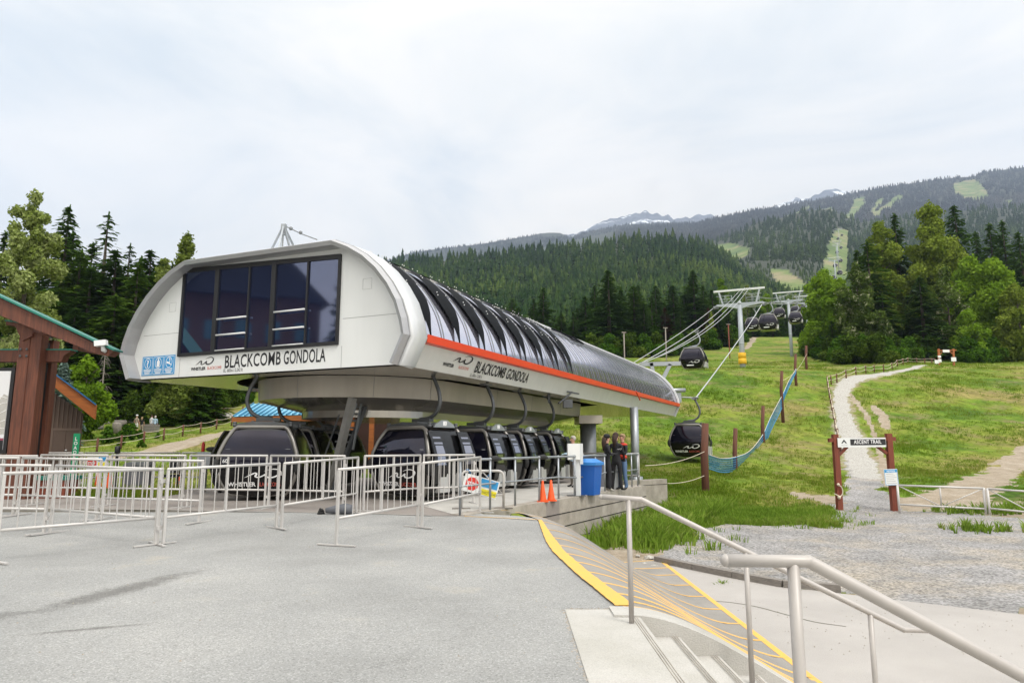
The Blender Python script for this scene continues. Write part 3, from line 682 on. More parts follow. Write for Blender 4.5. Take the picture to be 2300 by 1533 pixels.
while len(pts) < 9000:
    c = rg.choice(c_); x = c.x+rg.gauss(0, .75); y = c.y+rg.gauss(0, .85)
    if x < xE(y)+.15 or (x < 3.4 and y < 17): continue
    g, d_, p_ = mask(x, y)
    if g > .5 and rg.random() < .96: continue
    hh = rg.uniform(.10, .30)*(1.9 if x-xE(y) < 2.2 else (1.3 if x < 5.5 else .8)); pts.append((x, y, terr(x, y), hh, .3))
for u, v in ((1442,1222),(1455,1236),(1505,1262),(1620,1305),(1820,1318),(2195,1190),(2245,1150),(2285,1145),(2150,1150)):
    c = gz(u, v, -1.07) if v > 1150 else on_ground(u, v)
    for _ in range(10 if u < 2100 else 60): x, y = c.x+rg.gauss(0, .12 if u < 2100 else .5), c.y+rg.gauss(0, .1 if u < 2100 else .4); pts.append((x, y, max(terr(x, y), -1.2), rg.uniform(.06, .16) if u < 2100 else rg.uniform(.15, .4), .1))
o = tufts('grass', pts, M['grasslush'], 2, 9); tag(o, kind='stuff', label='tall lush grass growing along the foot of the retaining wall', cat='grass')
pts = []
while len(pts) < 7000:
    r_ = rg.uniform(-.8, -.25); y = rg.uniform(22, 75)
    x = r_*y; g, d_, p_ = mask(x, y)
    if d_ > .2: continue
    hh = rg.uniform(.05, .12)*(1+y/60); pts.append((x, y, terr(x, y), hh, hh*2))
while len(pts) < 8200:
    x, y = rg.uniform(-16, -8.6), rg.uniform(18.6, 20.2)
    if x > -9.5: continue
    pts.append((x, y, .1, rg.uniform(.1, .35), .2))
o = tufts('grass', pts, M['grass'], 3); tag(o, kind='stuff', label='short lawn grass left of the station beside the gravel road', cat='grass')
# ---------------------------------------------------------------- the gondola station
A_ = R(24.9); ax = Vector((math.sin(A_), math.cos(A_), 0)); bxv = Vector((-math.cos(A_), math.sin(A_), 0)); P0 = Vector((-2.48, 15.2, 0)); CC = 4.57
def ST(d, t, z): return P0 + bxv*(CC+d) + ax*t + Vector((0, 0, z))     # d: metres left of the centre line, t: depth
half = [(4.57, 3.32), (4.93, 4.02), (4.84, 4.4), (4.66, 4.83), (4.38, 5.25), (4.02, 5.65), (3.6, 6.0), (3.15, 6.28), (2.62, 6.50)]
KR = .94
halfR = [(4.33, 3.32), (4.64, 3.98), (4.56, 4.36), (4.40, 4.80), (4.14, 5.22), (3.8, 5.62), (3.4, 5.96), (2.96, 6.22), (2.47, 6.43)]
prof = [(-d, z) for d, z in halfR] + [(d, z) for d, z in half[::-1]]     # right bottom, over the top, to left bottom
LEN = 30.4
stn = empty('gondola_station', ST(0, 15, 0), 'large white and glass gondola station with an arched roof, red trim and black lettering', 'cable car station')
W = dict(parent=stn, world=True)
def part(m, name, mt): return m.build(name, mt, stn, True)
def off(P, k):
    out = []
    for i, (d, z) in enumerate(P):
        a = P[max(i-1, 0)]; b = P[min(i+1, len(P)-1)]; tx, tz = b[0]-a[0], b[1]-a[1]; l = math.hypot(tx, tz)
        out.append((d - tz/l*k, z + tx/l*k))
    return out
def loft(sections, closed=False, sm=False):
    m = MB(); n = len(sections[0]); vs = [p for s_ in sections for p in s_]
    m.add(vs, [(i*n+j, i*n+(j+1) % n, (i+1)*n+(j+1) % n, (i+1)*n+j) for i in range(len(sections)-1) for j in range(n if closed else n-1)], sm); return m
# front rim: a box-section arch around the facade
secs = []
outer = off(prof, .06); inner = off(prof, -.10); mid_ = off(prof, .0)
for i in range(len(prof)):
    o_, n_, q_ = outer[i], inner[i], mid_[i]
    o_ = (o_[0], max(o_[1], 3.30)); n_ = (n_[0], max(n_[1], 3.30))
    secs.append([ST(q_[0], -.05, q_[1]), ST(o_[0], .08, o_[1]), ST(o_[0]*1.012, .72, o_[1]+.02), ST(n_[0], .72, n_[1]), ST(n_[0], .0, n_[1])])
m = loft(secs, True); m.f.append((0, 1, 2, 3, 4)); m.f.append(tuple((len(secs)-1)*5+k for k in (4, 3, 2, 1, 0))); m.smooth += [False]*2
part(m, 'front_rim', M['rim'])
# light outer cladding band of the rim (the bright face seen along the side)
secs = []
for i in range(len(prof)):
    o1 = off(prof, .066)[i]; o2 = off(prof, .095)[i]
    z1 = max(o1[1], 3.305); secs.append([ST(o1[0]*1.002, .12, z1), ST(o2[0]*1.004, .26, z1), ST(o2[0]*1.01, .74, z1+.012), ST(o1[0]*.99, .76, z1-.02)])
m = loft(secs, True, True); part(m, 'rim_cladding', M['rimlight'])
# facade panel
fp = [(d, z) for d, z in off(prof, -.08)]; TF = .38
m = MB(); m.prism([(d, z) for d, z in fp][::-1], ST(0, TF, 0), bxv, (0, 0, 1), -ax, 0, .03); part(m, 'front_panel', M['white'])
n0 = ST(0, TF-.034, 0)
JO = TF-.031
for a_, b_, w1, w2_ in ((ST(2.9, JO, 4.6), ST(4.5, JO, 4.6), .004, .012), (ST(-4.42, JO, 4.55), ST(-2.6, JO, 4.55), .004, .012), (ST(2.95, JO, 3.35), ST(2.95, JO, 3.88), .012, .004), (ST(-2.6, JO, 3.35), ST(-2.6, JO, 3.88), .012, .004)):
    part(MB().bar(a_, b_, w1, w2_, up=(0, 0, 1) if w1 < .01 else ax), 'panel_joint', M['inkgrey'])
for d in (3.4, -3.3):
    m = MB()
    for k in range(4):
        q = [(-.13, -.13), (.13, -.13), (.13, .13), (-.13, .13), (-.13, -.13)]
        m.bar(ST(d+q[k][0], TF-.031, 5.35+q[k][1]), ST(d+q[k+1][0], TF-.031, 5.35+q[k+1][1]), .004, .008, up=ax)
    part(m, 'access_hatch', M['inkgrey'])
# the big control-room window: five panes, black frame, white grab rails
WX0, WX1, WZ0 = 2.97, -2.47, 3.92
def wtop(d): return 6.17+.042*(d+2.5)
mull = [2.97, 1.68, .50, -.35, -1.48, -2.47]
wf = empty('window', ST(0, TF, 3.9)); wf.parent = stn; wf.location = Vector(wf.location)-Vector(stn.location)
wf2 = MB()
wf2.bar(ST(WX0+.02, TF-.05, WZ0+.04), ST(WX1-.02, TF-.05, WZ0+.04), .07, .09); wf2.bar(ST(WX0+.02, TF-.05, wtop(WX0)-.05), ST(WX1-.02, TF-.05, wtop(WX1)-.05), .07, .12)
for i, d in enumerate(mull): 
    wd = (.09, .15, .05, .15, .05, .07)[i]; wf2.bar(ST(d, TF-.052, WZ0), ST(d, TF-.052, wtop(d)), wd, .075, up=ax)
wfo = part(wf2, 'window_frame', M['black']); bpy.data.objects.remove(wf)
for i in range(5):
    a, b = mull[i], mull[i+1]; m = MB(); rec = .02 if i in (1, 3) else 0
    m.add([ST(a, TF-.05+rec*.5, WZ0), ST(b, TF-.05+rec*.5, WZ0), ST(b, TF-.05, wtop(b)), ST(a, TF-.05, wtop(a))], [(0, 1, 2, 3)])
    o = part(m, 'window_pane', M['winglass'])
for (a, b, z) in ((1.5, .46, 4.83), (1.5, .46, 4.40), (-.5, -1.5, 4.86), (-.5, -1.5, 4.41), (1.5, .46, 3.99), (-.5, -1.5, 3.99)):
    part(MB().tube([ST(a, TF-.16, z), ST(b, TF-.16, z)], .024 if z > 4 else .015, 8), 'grab_rail', M['white'])
# roof shell: right and left curved glazing, flat top
def shell(P, t0, t1, name, mt, sm=True): return part(loft([[ST(d, t0, z), ST(d, t1, z)] for d, z in P], sm=sm), name, mt)
rg_ = [p for p in prof if p[0] < 0][1:]; lg_ = [p for p in prof if p[0] > 0][:-1]
def fineP(P, k=4): return [tuple(q) for q in smooth_path([(a, b) for a, b in P], k)]
rgf = fineP(rg_); lgf = fineP(lg_)
shell(off(rgf, -.03), .6, LEN, 'roof_glazing', M['roofglass']); shell(off(lgf, -.03), .6, LEN, 'roof_glazing', M['roofglass'])
shell([(-2.49, 6.42), (-1.2, 6.58), (0, 6.64), (1.2, 6.62), (2.64, 6.49)], .5, LEN, 'roof_top', M['rimlight'])
m = MB(); ts = np.arange(1.06-.71, LEN, .71)
for t in ts:
    if t < .75 or (t < 11.7 and min(abs(t-(1.06+1.42*i)) for i in range(8)) < .3): continue
    P = off(rgf, .0); m.add(*[(lambda L_: ([p for s_ in L_ for p in s_], [(i*4+j, i*4+(j+1) % 4, (i+1)*4+(j+1) % 4, (i+1)*4+j) for i in range(len(L_)-1) for j in range(4)]))([[ST(d, t-.018, z-.01), ST(d-.01, t-.018, z+.010), ST(d-.01, t+.018, z+.010), ST(d, t+.018, z-.01)] for d, z in P])][0])
part(m, 'roof_ribs', M['midsteel'])
# black spiked claddings with white bolts
arc = off(rgf, .035); cum = [0]
for i in range(1, len(arc)): cum.append(cum[-1]+math.hypot(arc[i][0]-arc[i-1][0], arc[i][1]-arc[i-1][1]))
AL = cum[-1]
def arcp(s_, k=0.):
    s_ = s_*AL; d = float(np.interp(s_, cum, [p[0] for p in arc])); z = float(np.interp(s_, cum, [p[1] for p in arc])); return (d-k*.8, z+k*.6)
spk = [1.06+1.42*i for i in range(8)]
wfun = [(0, .018), (.1, .08), (.2, .22), (.33, .36), (.42, .39), (1., .43)]
for t in spk:
    S_ = np.linspace(0.0, 1.0, 26); secs = []
    for s_ in S_:
        wv = interp(s_, wfun); d, z = arcp(s_, .02); d2, z2 = arcp(s_, .024); lean = -.0
        secs.append([ST(d, t-wv+lean, z), ST(d2, t, z2), ST(d, t+wv+lean, z), ST(d+.02, t, z-.02)])
    cl = part(loft(secs, True), 'spiked_cladding', M['blackmatte'])
    for s_ in (.42, .62, .82):
        for dt in (-1, 1):
            wv = interp(s_, wfun)*.78
            for ds in (0, .035):
                d, z = arcp(s_+ds, .05); d2, z2 = arcp(s_+ds+.02, .05); q = ST(d-.02, t+dt*(wv-ds*2.2), z+.018)-wloc(cl); MB().sphere(q, .015, n=6, m=4).build('bolt', M['inkwhite'], cl)
    m = MB()   # raised pale flashing beside each spike at the eave of the flat top
    m.add([ST(-2.56, t+.5, 6.47), ST(-2.56, t+.92, 6.45), ST(-2.2, t+.92, 6.56), ST(-2.2, t+.5, 6.61), ST(-2.56, t+.5, 6.39), ST(-2.56, t+.92, 6.39)], [(0, 1, 2, 3), (4, 5, 1, 0)]); part(m, 'eave_flashing', M['conc'])
# white edge strip along the rest of the eave, hatch frame
part(MB().bar(ST(-2.5, spk[-1]+.6, 6.46), ST(-2.5, LEN, 6.46), .16, .06), 'eave_flashing', M['rimlight'])
m = MB(); q = [(14.2, .98), (14.2, .66), (15.6, .66), (15.6, .98)]
for k in range(3):
    P_ = []
    for a in np.linspace(0, 1, 8):
        t = q[k][0]+(q[k+1][0]-q[k][0])*a; s_ = q[k][1]+(q[k+1][1]-q[k][1])*a; d, z = arcp(s_, .03); P_.append(ST(d, t, z))
    m.tube(P_, .035, 5)
part(m, 'roof_hatch', M['blackmatte'])
# red strip with a dark shadow gap, the pale lower fascias
for sg in (-1, 1):
    q5 = sg*(KR if sg < 0 else 1); m = MB(); jt = [.8, 5.2, 9.6, 14.0, 18.4, 22.8, 27.0, LEN+.1]
    for a, b in zip(jt[:-1], jt[1:]):
        m.add([ST(q5*5.03, a, 3.90), ST(q5*5.03, b-.012, 3.90), ST(q5*5.05, b-.012, 4.09), ST(q5*5.05, a, 4.09), ST(q5*4.86, a, 3.88), ST(q5*4.86, b-.012, 3.88), ST(q5*4.9, a, 4.12), ST(q5*4.9, b-.012, 4.12)],
              [(0, 1, 2, 3), (4, 5, 1, 0), (3, 2, 7, 6)])
    part(m, 'red_trim', M['red'])
    part(MB().add([ST(q5*4.88, .76, 3.90), ST(q5*4.88, LEN, 3.90), ST(q5*4.60, LEN, 3.32), ST(q5*4.60, .76, 3.32), ST(q5*4.86, .76, 4.16), ST(q5*4.86, LEN, 4.16)], [(0, 1, 2, 3), (4, 5, 1, 0)]), 'lower_fascia', M['fascia'])
# the far end arch (a pale rim seen edge-on) and its lower end cap
secs = []
for i in range(len(prof)):
    o_, n_ = off(prof, .10)[i], off(prof, -.12)[i]; secs.append([ST(o_[0], LEN, o_[1]), ST(o_[0], LEN+.16, o_[1]), ST(n_[0], LEN+.16, n_[1]), ST(n_[0], LEN, n_[1])])
part(loft(secs, True), 'end_rim', M['rimlight'])
part(MB().prism([(d, z) for d, z in prof][::-1], ST(0, LEN-.02, 0), bxv, (0, 0, 1), ax, 0, .02), 'end_panel', M['darksteel'])
# a small red flag handle hanging from the trim
part(MB().bar(ST(-5.06, 18.6, 4.0), ST(-5.1, 19.15, 3.62), .05, .05), 'red_lever', M['red'])
# soffit: a ring around the drum (dark slot between)
def stad(d, t0, n=18, t1=17.2, taper=1.5):   # rounded front, straight back, seen from above; returns (d,t) list from right back round the front to left back
    c = t0+d; out = [(-d*.55, t1+taper), (-d, t1)] + [(-d*math.cos(a), c-d*math.sin(a)) for a in np.linspace(0, math.pi, n)] + [(d, t1), (d*.55, t1+taper)]
    return out
zS = 3.322
ins = stad(3.62, .95); o_r = [(-4.38, 17.2+1.5), (-4.38, 17.2)]+[(-4.38, interp(i, [(0, 4.2), (8, .4)])) if i < 9 else (4.55, interp(i, [(9, .4), (17, 4.2)])) for i in range(18)]+[(4.55, 17.2), (4.55, 18.7)]
m = MB(); vs = [ST(d, t, zS) for d, t in ins]+[ST(d, t, zS) for d, t in o_r]; n_ = len(ins)
m.add(vs, [(i, i+1, n_+i+1, n_+i) for i in range(n_-1)])
m.add([ST(-4.38, 18.7, zS), ST(4.55, 18.7, zS), ST(4.55, LEN, zS), ST(-4.38, LEN, zS)], [(0, 1, 2, 3)])
part(m, 'soffit', M['under'])
part(MB().add([ST(d, t, 3.55) for d, t in ((-4.4, .5), (4.4, .5), (4.4, 19), (-4.4, 19))], [(0, 1, 2, 3)]), 'slot_ceiling', M['black'])
# drive housing: pale tan drum with rounded front hanging under the soffit
D1 = stad(3.05, 1.55, 28, 16.5, 3.2)
part(loft([[ST(d, t, 3.36), ST(d*.985, t+.02, 2.78)] for d, t in D1], sm=True), 'drive_housing', M['tan'])
m = MB()
for i in (4, 9, 15, 21, 26): d, t = D1[i]; c_ = ST(d*1.002, t-.004, 3.34); m.bar(c_, ST(d*.988, t+.014, 2.79), .012, .006, up=(ax if 6 < i < 24 else bxv))
for t in (8, 11, 14): m.bar(ST(-3.055, t, 3.34), ST(-3.01, t, 2.79), .012, .006, up=bxv)
part(m, 'housing_joint', M['inkgrey'])
D2 = stad(3.0, 1.6, 28, 16.5, 3.2); D3 = stad(2.1, 3.0, 28, 15., 2.5)
m = MB(); m.add([ST(d, t, 2.781) for d, t in D2]+[ST(d, t, 2.5) for d, t in D3], [(i, i+1, len(D2)+i+1, len(D2)+i) for i in range(len(D2)-1)], False)
m.add([ST(d, t, 2.3) for d, t in D3], [tuple(range(len(D3)))]); m.add([ST(d, t, 2.5) for d, t in D3]+[ST(d, t, 2.3) for d, t in D3], [(i, i+1, len(D3)+i+1, len(D3)+i) for i in range(len(D3)-1)])
part(m, 'housing_underside', M['under'])
# support columns
c1 = at(1322, 1040, 31.); part(MB().tube([(c1.x, c1.y, -.4), (c1.x, c1.y, 2.5)], .36, 24), 'column', M['midsteel'])
part(MB().box((c1.x-.5, c1.y-1.2, 2.45), (c1.x+.5, c1.y+1.2, 2.8)), 'column_head', M['tan'])
c2 = at(1428, 1070, 33.5); part(MB().tube([(c2.x, c2.y, -.6), (c2.x, c2.y, 3.35)], .20, 20), 'column', M['steel'])
part(MB().lathe([(.34, -.6), (.34, .02), (.2, .04)], (c2.x, c2.y, 0)), 'column_foot', M['steel'])
# the steep steel access ladder / leg in front of the housing
M['ladder'] = mat('ladder_steel', (.27, .265, .25), .5, .3, var=.2)
fr = empty('access_ladder', gz(745, 1118, .13), 'grey steel ladder frame leaning steeply between the pad and the drum', 'ladder')
m = MB(); m.bar(gz(737, 1118, .12), at(792, 893, 18.1), .17, .17); m.build('main_leg', M['ladder'], fr, True)
m = MB(); m.bar(at(744, 1112, 18.2), at(826, 895, 19.4), .09, .12); m.build('rear_leg', M['darksteel'], fr, True)
m = MB()
for k in range(8):
    f = .38+.075*k; a_, b_ = at(744, 1112, 18.2), at(826, 895, 19.4); q = a_+(b_-a_)*f; m.bar(q, q+Vector((-.42, -.1, .02)), .04, .05)
m.build('rungs', M['darksteel'], fr, True)
MB().bar(at(812, 900, 19.), at(793, 1010, 18.6), .05, .05).build('brace', M['midsteel'], fr, True)
MB().bar(at(762, 930, 18.6), at(725, 1035, 18.2), .03, .03).build('brace', M['darksteel'], fr, True)
MB().bar(at(800, 905, 18.6), at(770, 1000, 18.3), .04, .06).build('brace', M['midsteel'], fr, True)
# roof tripod with its warning-light wire
c_ = at(637, 548, 19.5); top = at(637, 506, 19.5)
m = MB()
for u, v, Y in ((611, 552, 19.2), (626, 552, 18.8), (651, 550, 19.4), (660, 548, 20.2), (634, 549, 19.6)): m.bar(at(u, v+6, Y), top, .05, .05)
m.box((top.x-.06, top.y-.06, top.z-.3), (top.x+.08, top.y+.06, top.z+.03)); part(m, 'roof_tripod', M['steel'])
m = MB(); e_ = at(712, 538, 22.); m.tube([top, top+(e_-top)*.5+Vector((0, 0, -.03)), e_], .016, 6)
for f in (.2, .48): m.sphere(top+(e_-top)*f, .06, n=8, m=6)
part(m, 'tripod_wire', M['midsteel'])
# lettering and marks on the facade (reads left to right as seen from the plaza: towards -d)
ux = -bxv; uz = Vector((0, 0, 1)); TT = TF-.036
_ST = ST
def STF(d, t, z): return _ST(d+.33, t, z+.04)
text('lettering', 'BLACKCOMB', STF(.93, TT, 3.49), ux, uz, .47, M['ink'], stn, fit=1.93, bold=.006, spacing=1.06)
text('lettering', 'GONDOLA', STF(-1.11, TT, 3.49), ux, uz, .47, M['ink'], stn, fit=1.33, bold=.006, spacing=1.06)
text('lettering', 'EL. 683m / 2,242 ft', STF(.95, TT, 3.375), ux, uz, .125, M['ink'], stn, xs=.72)
text('lettering', 'WHISTLER', STF(2.16, TT, 3.475), ux, uz, .115, M['ink'], stn, xs=1.0, bold=.004)
text('lettering', 'BLACKCOMB', STF(1.55, TT, 3.475), ux, uz, .115, M['inkred'], stn, xs=.76)
swoosh('swoosh_logo', STF(2.0, TT, 3.59), ux, uz, .66, M['ink'], stn, aspect=.72)
# blue notice panel with three framed pictograms
sg_ = MB(); sg_.prism([(0, 0), (1.32, 0), (1.32, .54), (0, .54)], STF(4.13, TT, 3.41), ux, uz, -ax, -.005, .004); info = part(sg_, 'notice_panel', M['blue'])
def ell(cx, cy, rx, ry, n=24): return [(cx+rx*math.cos(2*math.pi*k/n), cy+ry*math.sin(2*math.pi*k/n)) for k in range(n)]
nm = MB(); nb_ = MB()
def ring(m, P, wd):
    n = len(P); cx = sum(p[0] for p in P)/n; cy = sum(p[1] for p in P)/n
    Q = [(cx+(x-cx)*(1-wd/abs(max(.01, math.hypot(x-cx, y-cy)))), cy+(y-cy)*(1-wd/max(.01, math.hypot(x-cx, y-cy)))) for x, y in P]
    o_ = STF(4.13, TT, 3.41)-ax*.006
    m.add([o_+ux*x+uz*y for x, y in P+Q], [(i, (i+1) % n, n+(i+1) % n, n+i) for i in range(n)])
def fill(m, P, k=.006): o_ = STF(4.13, TT, 3.41)-ax*k; m.add([o_+ux*x+uz*y for x, y in P], [tuple(range(len(P)))])
for j in range(3):
    x0 = .03+.43*j; ring(nm, [(x0, .03), (x0+.2, .03), (x0+.4, .03), (x0+.4, .27), (x0+.4, .51), (x0+.2, .51), (x0, .51), (x0, .27)], .014)
    cx = x0+.2; ring(nm, ell(cx, .34, .13, .15), .016)
    for r_, (wd, yy_) in enumerate(((.3, .155), (.3, .12), (.26, .085), (.2, .05))): fill(nm, [(cx-wd/2, yy_), (cx+wd/2, yy_), (cx+wd/2, yy_+.018), (cx-wd/2, yy_+.018)])
cx = .23+.43; fill(nm, [(cx-.055, .23), (cx+.055, .23), (cx+.06, .38), (cx+.025, .41), (cx-.025, .41), (cx-.06, .38)]); fill(nm, ell(cx, .435, .025, .03, 12))
cx = .23+.86; fill(nm, [(cx-.1, .36), (cx-.06, .37), (cx, .34), (cx+.03, .40), (cx+.05, .40), (cx+.03, .32), (cx+.1, .28), (cx+.09, .26), (cx-.02, .3), (cx-.09, .31)]); fill(nm, ell(cx+.02, .43, .022, .026, 12))
nm.build('pictograms', M['inkwhite'], stn, True).name = 'pictogram'
text('lettering', '?', STF(4.13-.23, TT-.008, 3.41+.245), ux, uz, .27, M['inkwhite'], stn, align='CENTER', bold=.008)
# lettering on the long side fascia (leans in like the panel)
n_s = (ST(-4.88*KR, 0, 3.90)-ST(-4.60*KR, 0, 3.32)).normalized(); fo = lambda t, s_: ST(-4.60*KR, t, 3.32)+n_s*s_+(-bxv)*.016
text('lettering', 'BLACKCOMB GONDOLA', fo(3.72, .19), ax, n_s, .46, M['ink'], stn, fit=3.6, bold=.006, spacing=1.05)
text('lettering', 'EL. 683m / 2,242 ft', fo(3.6, .055), ax, n_s, .12, M['ink'], stn, xs=.75)
text('lettering', 'WHISTLER', fo(2.05, .2), ax, n_s, .12, M['ink'], stn, xs=.95, bold=.004)
text('lettering', 'BLACKCOMB', fo(2.85, .2), ax, n_s, .12, M['inkred'], stn, xs=.75)
swoosh('swoosh_logo', fo(2.45, .33), ax, n_s, .95, M['ink'], stn, aspect=.6)
# outgoing machinery at the far end: sheave train and stub beam
m = MB()
for k in range(7):
    q = ST(-3.15, LEN+.2+.42*k, 4.02+.12*k); m.tube([q-bxv*.08, q+bxv*.08], .19, 12)
m.bar(ST(-3.15, LEN-.5, 4.15), ST(-3.15, LEN+3.0, 5.1), .12, .16); part(m, 'sheave_train', M['midsteel'])
m = MB()
for k in range(6):
    q = ST(3.15, LEN+.2+.42*k, 4.02+.12*k); m.tube([q-bxv*.08, q+bxv*.08], .19, 12)
m.bar(ST(3.15, LEN-.5, 4.15), ST(3.15, LEN+3.0, 5.1), .12, .16); part(m, 'sheave_train', M['midsteel'])
part(MB().tube([ST(-3.6, LEN, 4.95), ST(-5.0, LEN+.6, 4.95)], .13, 12), 'stub_beam', M['steel'])
part(MB().box((0, 0, 0), (.5, .5, .6), Matrix.Translation(ST(-4.3, LEN+.3, 4.2))), 'stub_box', M['steel'])
# grip mechanism under the side fascia
m = MB(); q = at(1270, 880, 25.)
m.bar(at(1238, 872, 24.6), at(1300, 884, 26.), .05, .05); m.bar(at(1255, 905, 25), at(1285, 880, 25.4), .05, .05); m.bar(at(1232, 905, 24.6), at(1234, 872, 24.6), .06, .06)
m.box(tuple(at(1266, 915, 25.2)), tuple(at(1284, 898, 25.6))); part(m, 'grip_opener', M['darksteel'])
M['doorglass'] = glass_mat('door_glass', (.03, .03, .04), (.7, .7, .78), .3, .08)
# ---------------------------------------------------------------- gondola cabins
def cab_section(z):     # half width (x) and half depth (y) of the cabin at height z
    P = [(0, .80, .72), (.12, .92, .84), (.45, 1.10, .95), (.85, 1.18, 1.02), (1.2, 1.15, 1.0), (1.6, 1.0, .90), (1.88, .84, .78), (1.98, .74, .7)]
    return (float(np.interp(z, [p[0] for p in P], [p[1] for p in P])), float(np.interp(z, [p[0] for p in P], [p[2] for p in P])))
def cab_ring(z, k=0.):
    hx, hy = cab_section(z); hx += k; hy += k; c = .13
    return [Vector(p) for p in ((-hx+c, -hy, z), (-hx*.4, -hy-.05, z), (hx*.4, -hy-.05, z), (hx-c, -hy, z), (hx-.02, -hy+.05, z), (hx, -hy+c+.06, z), (hx, 0, z), (hx, hy-c-.06, z), (hx-.02, hy-.05, z), (hx-c, hy, z), (hx*.4, hy+.05, z), (-hx*.4, hy+.05, z), (-hx+c, hy, z), (-hx+.02, hy-.05, z), (-hx, hy-c-.06, z), (-hx, 0, z), (-hx, -hy+c+.06, z), (-hx+.02, -hy+.05, z))]
ZS = [0, .06, .12, .28, .45, .65, .85, 1.0, 1.2, 1.4, 1.6, 1.75, 1.88, 1.94, 1.98]
def cab_face(z, x, sgn=-1, k=.0):   # point on the end face
    hx, hy = cab_section(z); t = abs(x)/max(hx, .1); yy = hy+.05*(1-sst((t-.4)/.5)); return Vector((x, sgn*(yy+k), z))
def make_cabin(name, label, group, detail=True, doors='shut', num=None, hanger='out', flip=1, plate=None):
    root = empty(name, (0, 0, 0), label, 'gondola cabin', group)
    m = MB(); rr = [cab_ring(z) for z in ZS]; n = len(rr[0])
    m.add([p for r_ in rr for p in r_], [(i*n+j, i*n+(j+1) % n, (i+1)*n+(j+1) % n, (i+1)*n+j) for i in range(len(ZS)-1) for j in range(n)], True)
    m.add([p+Vector((0, 0, .0)) for p in rr[0]], [tuple(range(n))[::-1]]); m.add([p for p in rr[-1]], [tuple(range(n))])
    m.build('body', M['cabblack'], root)
    for sg in (-1, 1):     # end windows with a glossy dark pane
        zz = [.92, 1.05, 1.2, 1.4, 1.6, 1.75, 1.86]; m = MB(); vs = []
        for z in zz:
            hx, _ = cab_section(z); e = hx-.15
            for j in range(7): vs.append(cab_face(z, -e+2*e*j/6, sg, .012))
        m.add(vs, [(i*7+j, i*7+j+1, i*7+8+j, i*7+7+j) for i in range(len(zz)-1) for j in range(6)], True)
        m.build('end_window', M['cabglass'], root)
        # silver corner frames: an upper arch and two lower legs, black bumper between
        m = MB(); up_ = []
        for z in np.linspace(1.02, 1.9, 9): hx, hy = cab_section(z); up_.append((-hx+.06, sg*(hy-.02), z))
        up_ += [(-.66, sg*.76, 1.965), (.66, sg*.76, 1.965)]
        for z in np.linspace(1.9, 1.02, 9): hx, hy = cab_section(z); up_.append((hx-.06, sg*(hy-.02), z))
        m.tube(up_, .062, 8); m.build('end_frame', M['cabframe'], root)
        lo = []
        for sx in (-1, 1): lo += [(sx*(cab_section(z)[0]-.06), sg*(cab_section(z)[1]-.02), z) for z in (np.linspace(.7, .04, 7) if sx < 0 else np.linspace(.04, .7, 7))]
        MB().tube(lo, .05, 8).build('lower_frame', M['cabframe'], root)
        for sx in (-1, 1): MB().tube([(sx*(cab_section(z)[0]-.03), sg*(cab_section(z)[1]-.01), z) for z in (1.06, .98, .85, .72, .62)], [.05, .09, .10, .09, .05], 10).build('bumper', M['blackrubber'], root)
    f = lambda x, z, k=.02: cab_face(z, x, -1, k)
    a = f(0, .48); upv = (f(0, .75)-f(0, .35)).normalized()
    swoosh('swoosh_logo', f(-.32, .50, .05), (1, 0, 0), upv, 1.0, M['inkwhite'], root, world=False, aspect=.62)
    if detail:
        text('lettering', 'WHISTLER', f(-.78, .29, .055), (1, 0, 0), (0, -.35, 1), .17, M['inkwhite'], root, xs=.95, bold=.006, world=False)
        text('lettering', 'BLACKCOMB', f(.05, .29, .055), (1, 0, 0), (0, -.35, 1), .17, M['inkred'], root, xs=.62, world=False)
        if num: text('number', num, f(-.95, .95, .045) if num != '112' else f(.55, .95, .045), (1, 0, 0), (0, 0, 1), .15, M['inkwhite'], root, world=False)
        MB().tube([(-.9, -.99, 1.33), (.9, -.99, 1.33)], .012, 6).build('window_bar', M['midsteel'], root)
    else:
        MB().prism([(-.5, .27), (.15, .27), (.15, .36), (-.5, .36)], (0, -.96, 0), (1, 0, 0), (0, 0, 1), (0, -1, 0), 0, .01).build('lettering', M['inkwhite'], root)
    # roof beam, rubber buffers, hanger with its clamp and grip
    for sy in (-.62, .62): MB().prism([(-.78, 1.98), (.78, 1.98), (.72, 2.07), (.3, 2.13), (-.3, 2.13), (-.72, 2.07)], (0, sy, 0), (1, 0, 0), (0, 0, 1), (0, 1, 0), -.02, .02).build('roof_beam', M['darksteel' if detail else 'midsteel'], root)
    for sx in (-1, 1):
        for sy in (-1, 1): MB().lathe([(.05, 1.97), (.065, 2.0), (.065, 2.05), (.05, 2.06), (.065, 2.07), (.06, 2.12)], (sx*.80, sy*.62, 0), 10).build('buffer', M['darksteel'], root)
    m = MB(); m.box((-.35, -.10, 2.16), (.35, .10, 2.26)); m.bar((-.3, -.62, 2.1), (-.3, .62, 2.1), .07, .1); m.bar((.3, -.62, 2.1), (.3, .62, 2.1), .07, .1); m.build('roof_frame', M['darksteel' if detail else 'steel'], root)
    hg = [(-.1, 0, 2.24), (.2, 0, 2.26), (.45, 0, 2.38), (.62, 0, 2.62), (.68, 0, 2.95), (.6, 0, 3.28), (.5, 0, 3.5), (.42, 0, 3.62)]
    if hanger == 'out': hg = [(-.1, 0, 2.24), (.25, 0, 2.27), (.52, 0, 2.42), (.66, 0, 2.7), (.64, 0, 3.0), (.52, 0, 3.3), (.36, 0, 3.6)]
    hg = [(x*flip, y, z) for x, y, z in hg]
    MB().tube(smooth_path(hg, 4), .06 if detail else .065, 8).build('hanger', M['darksteel' if detail else 'steel'], root)
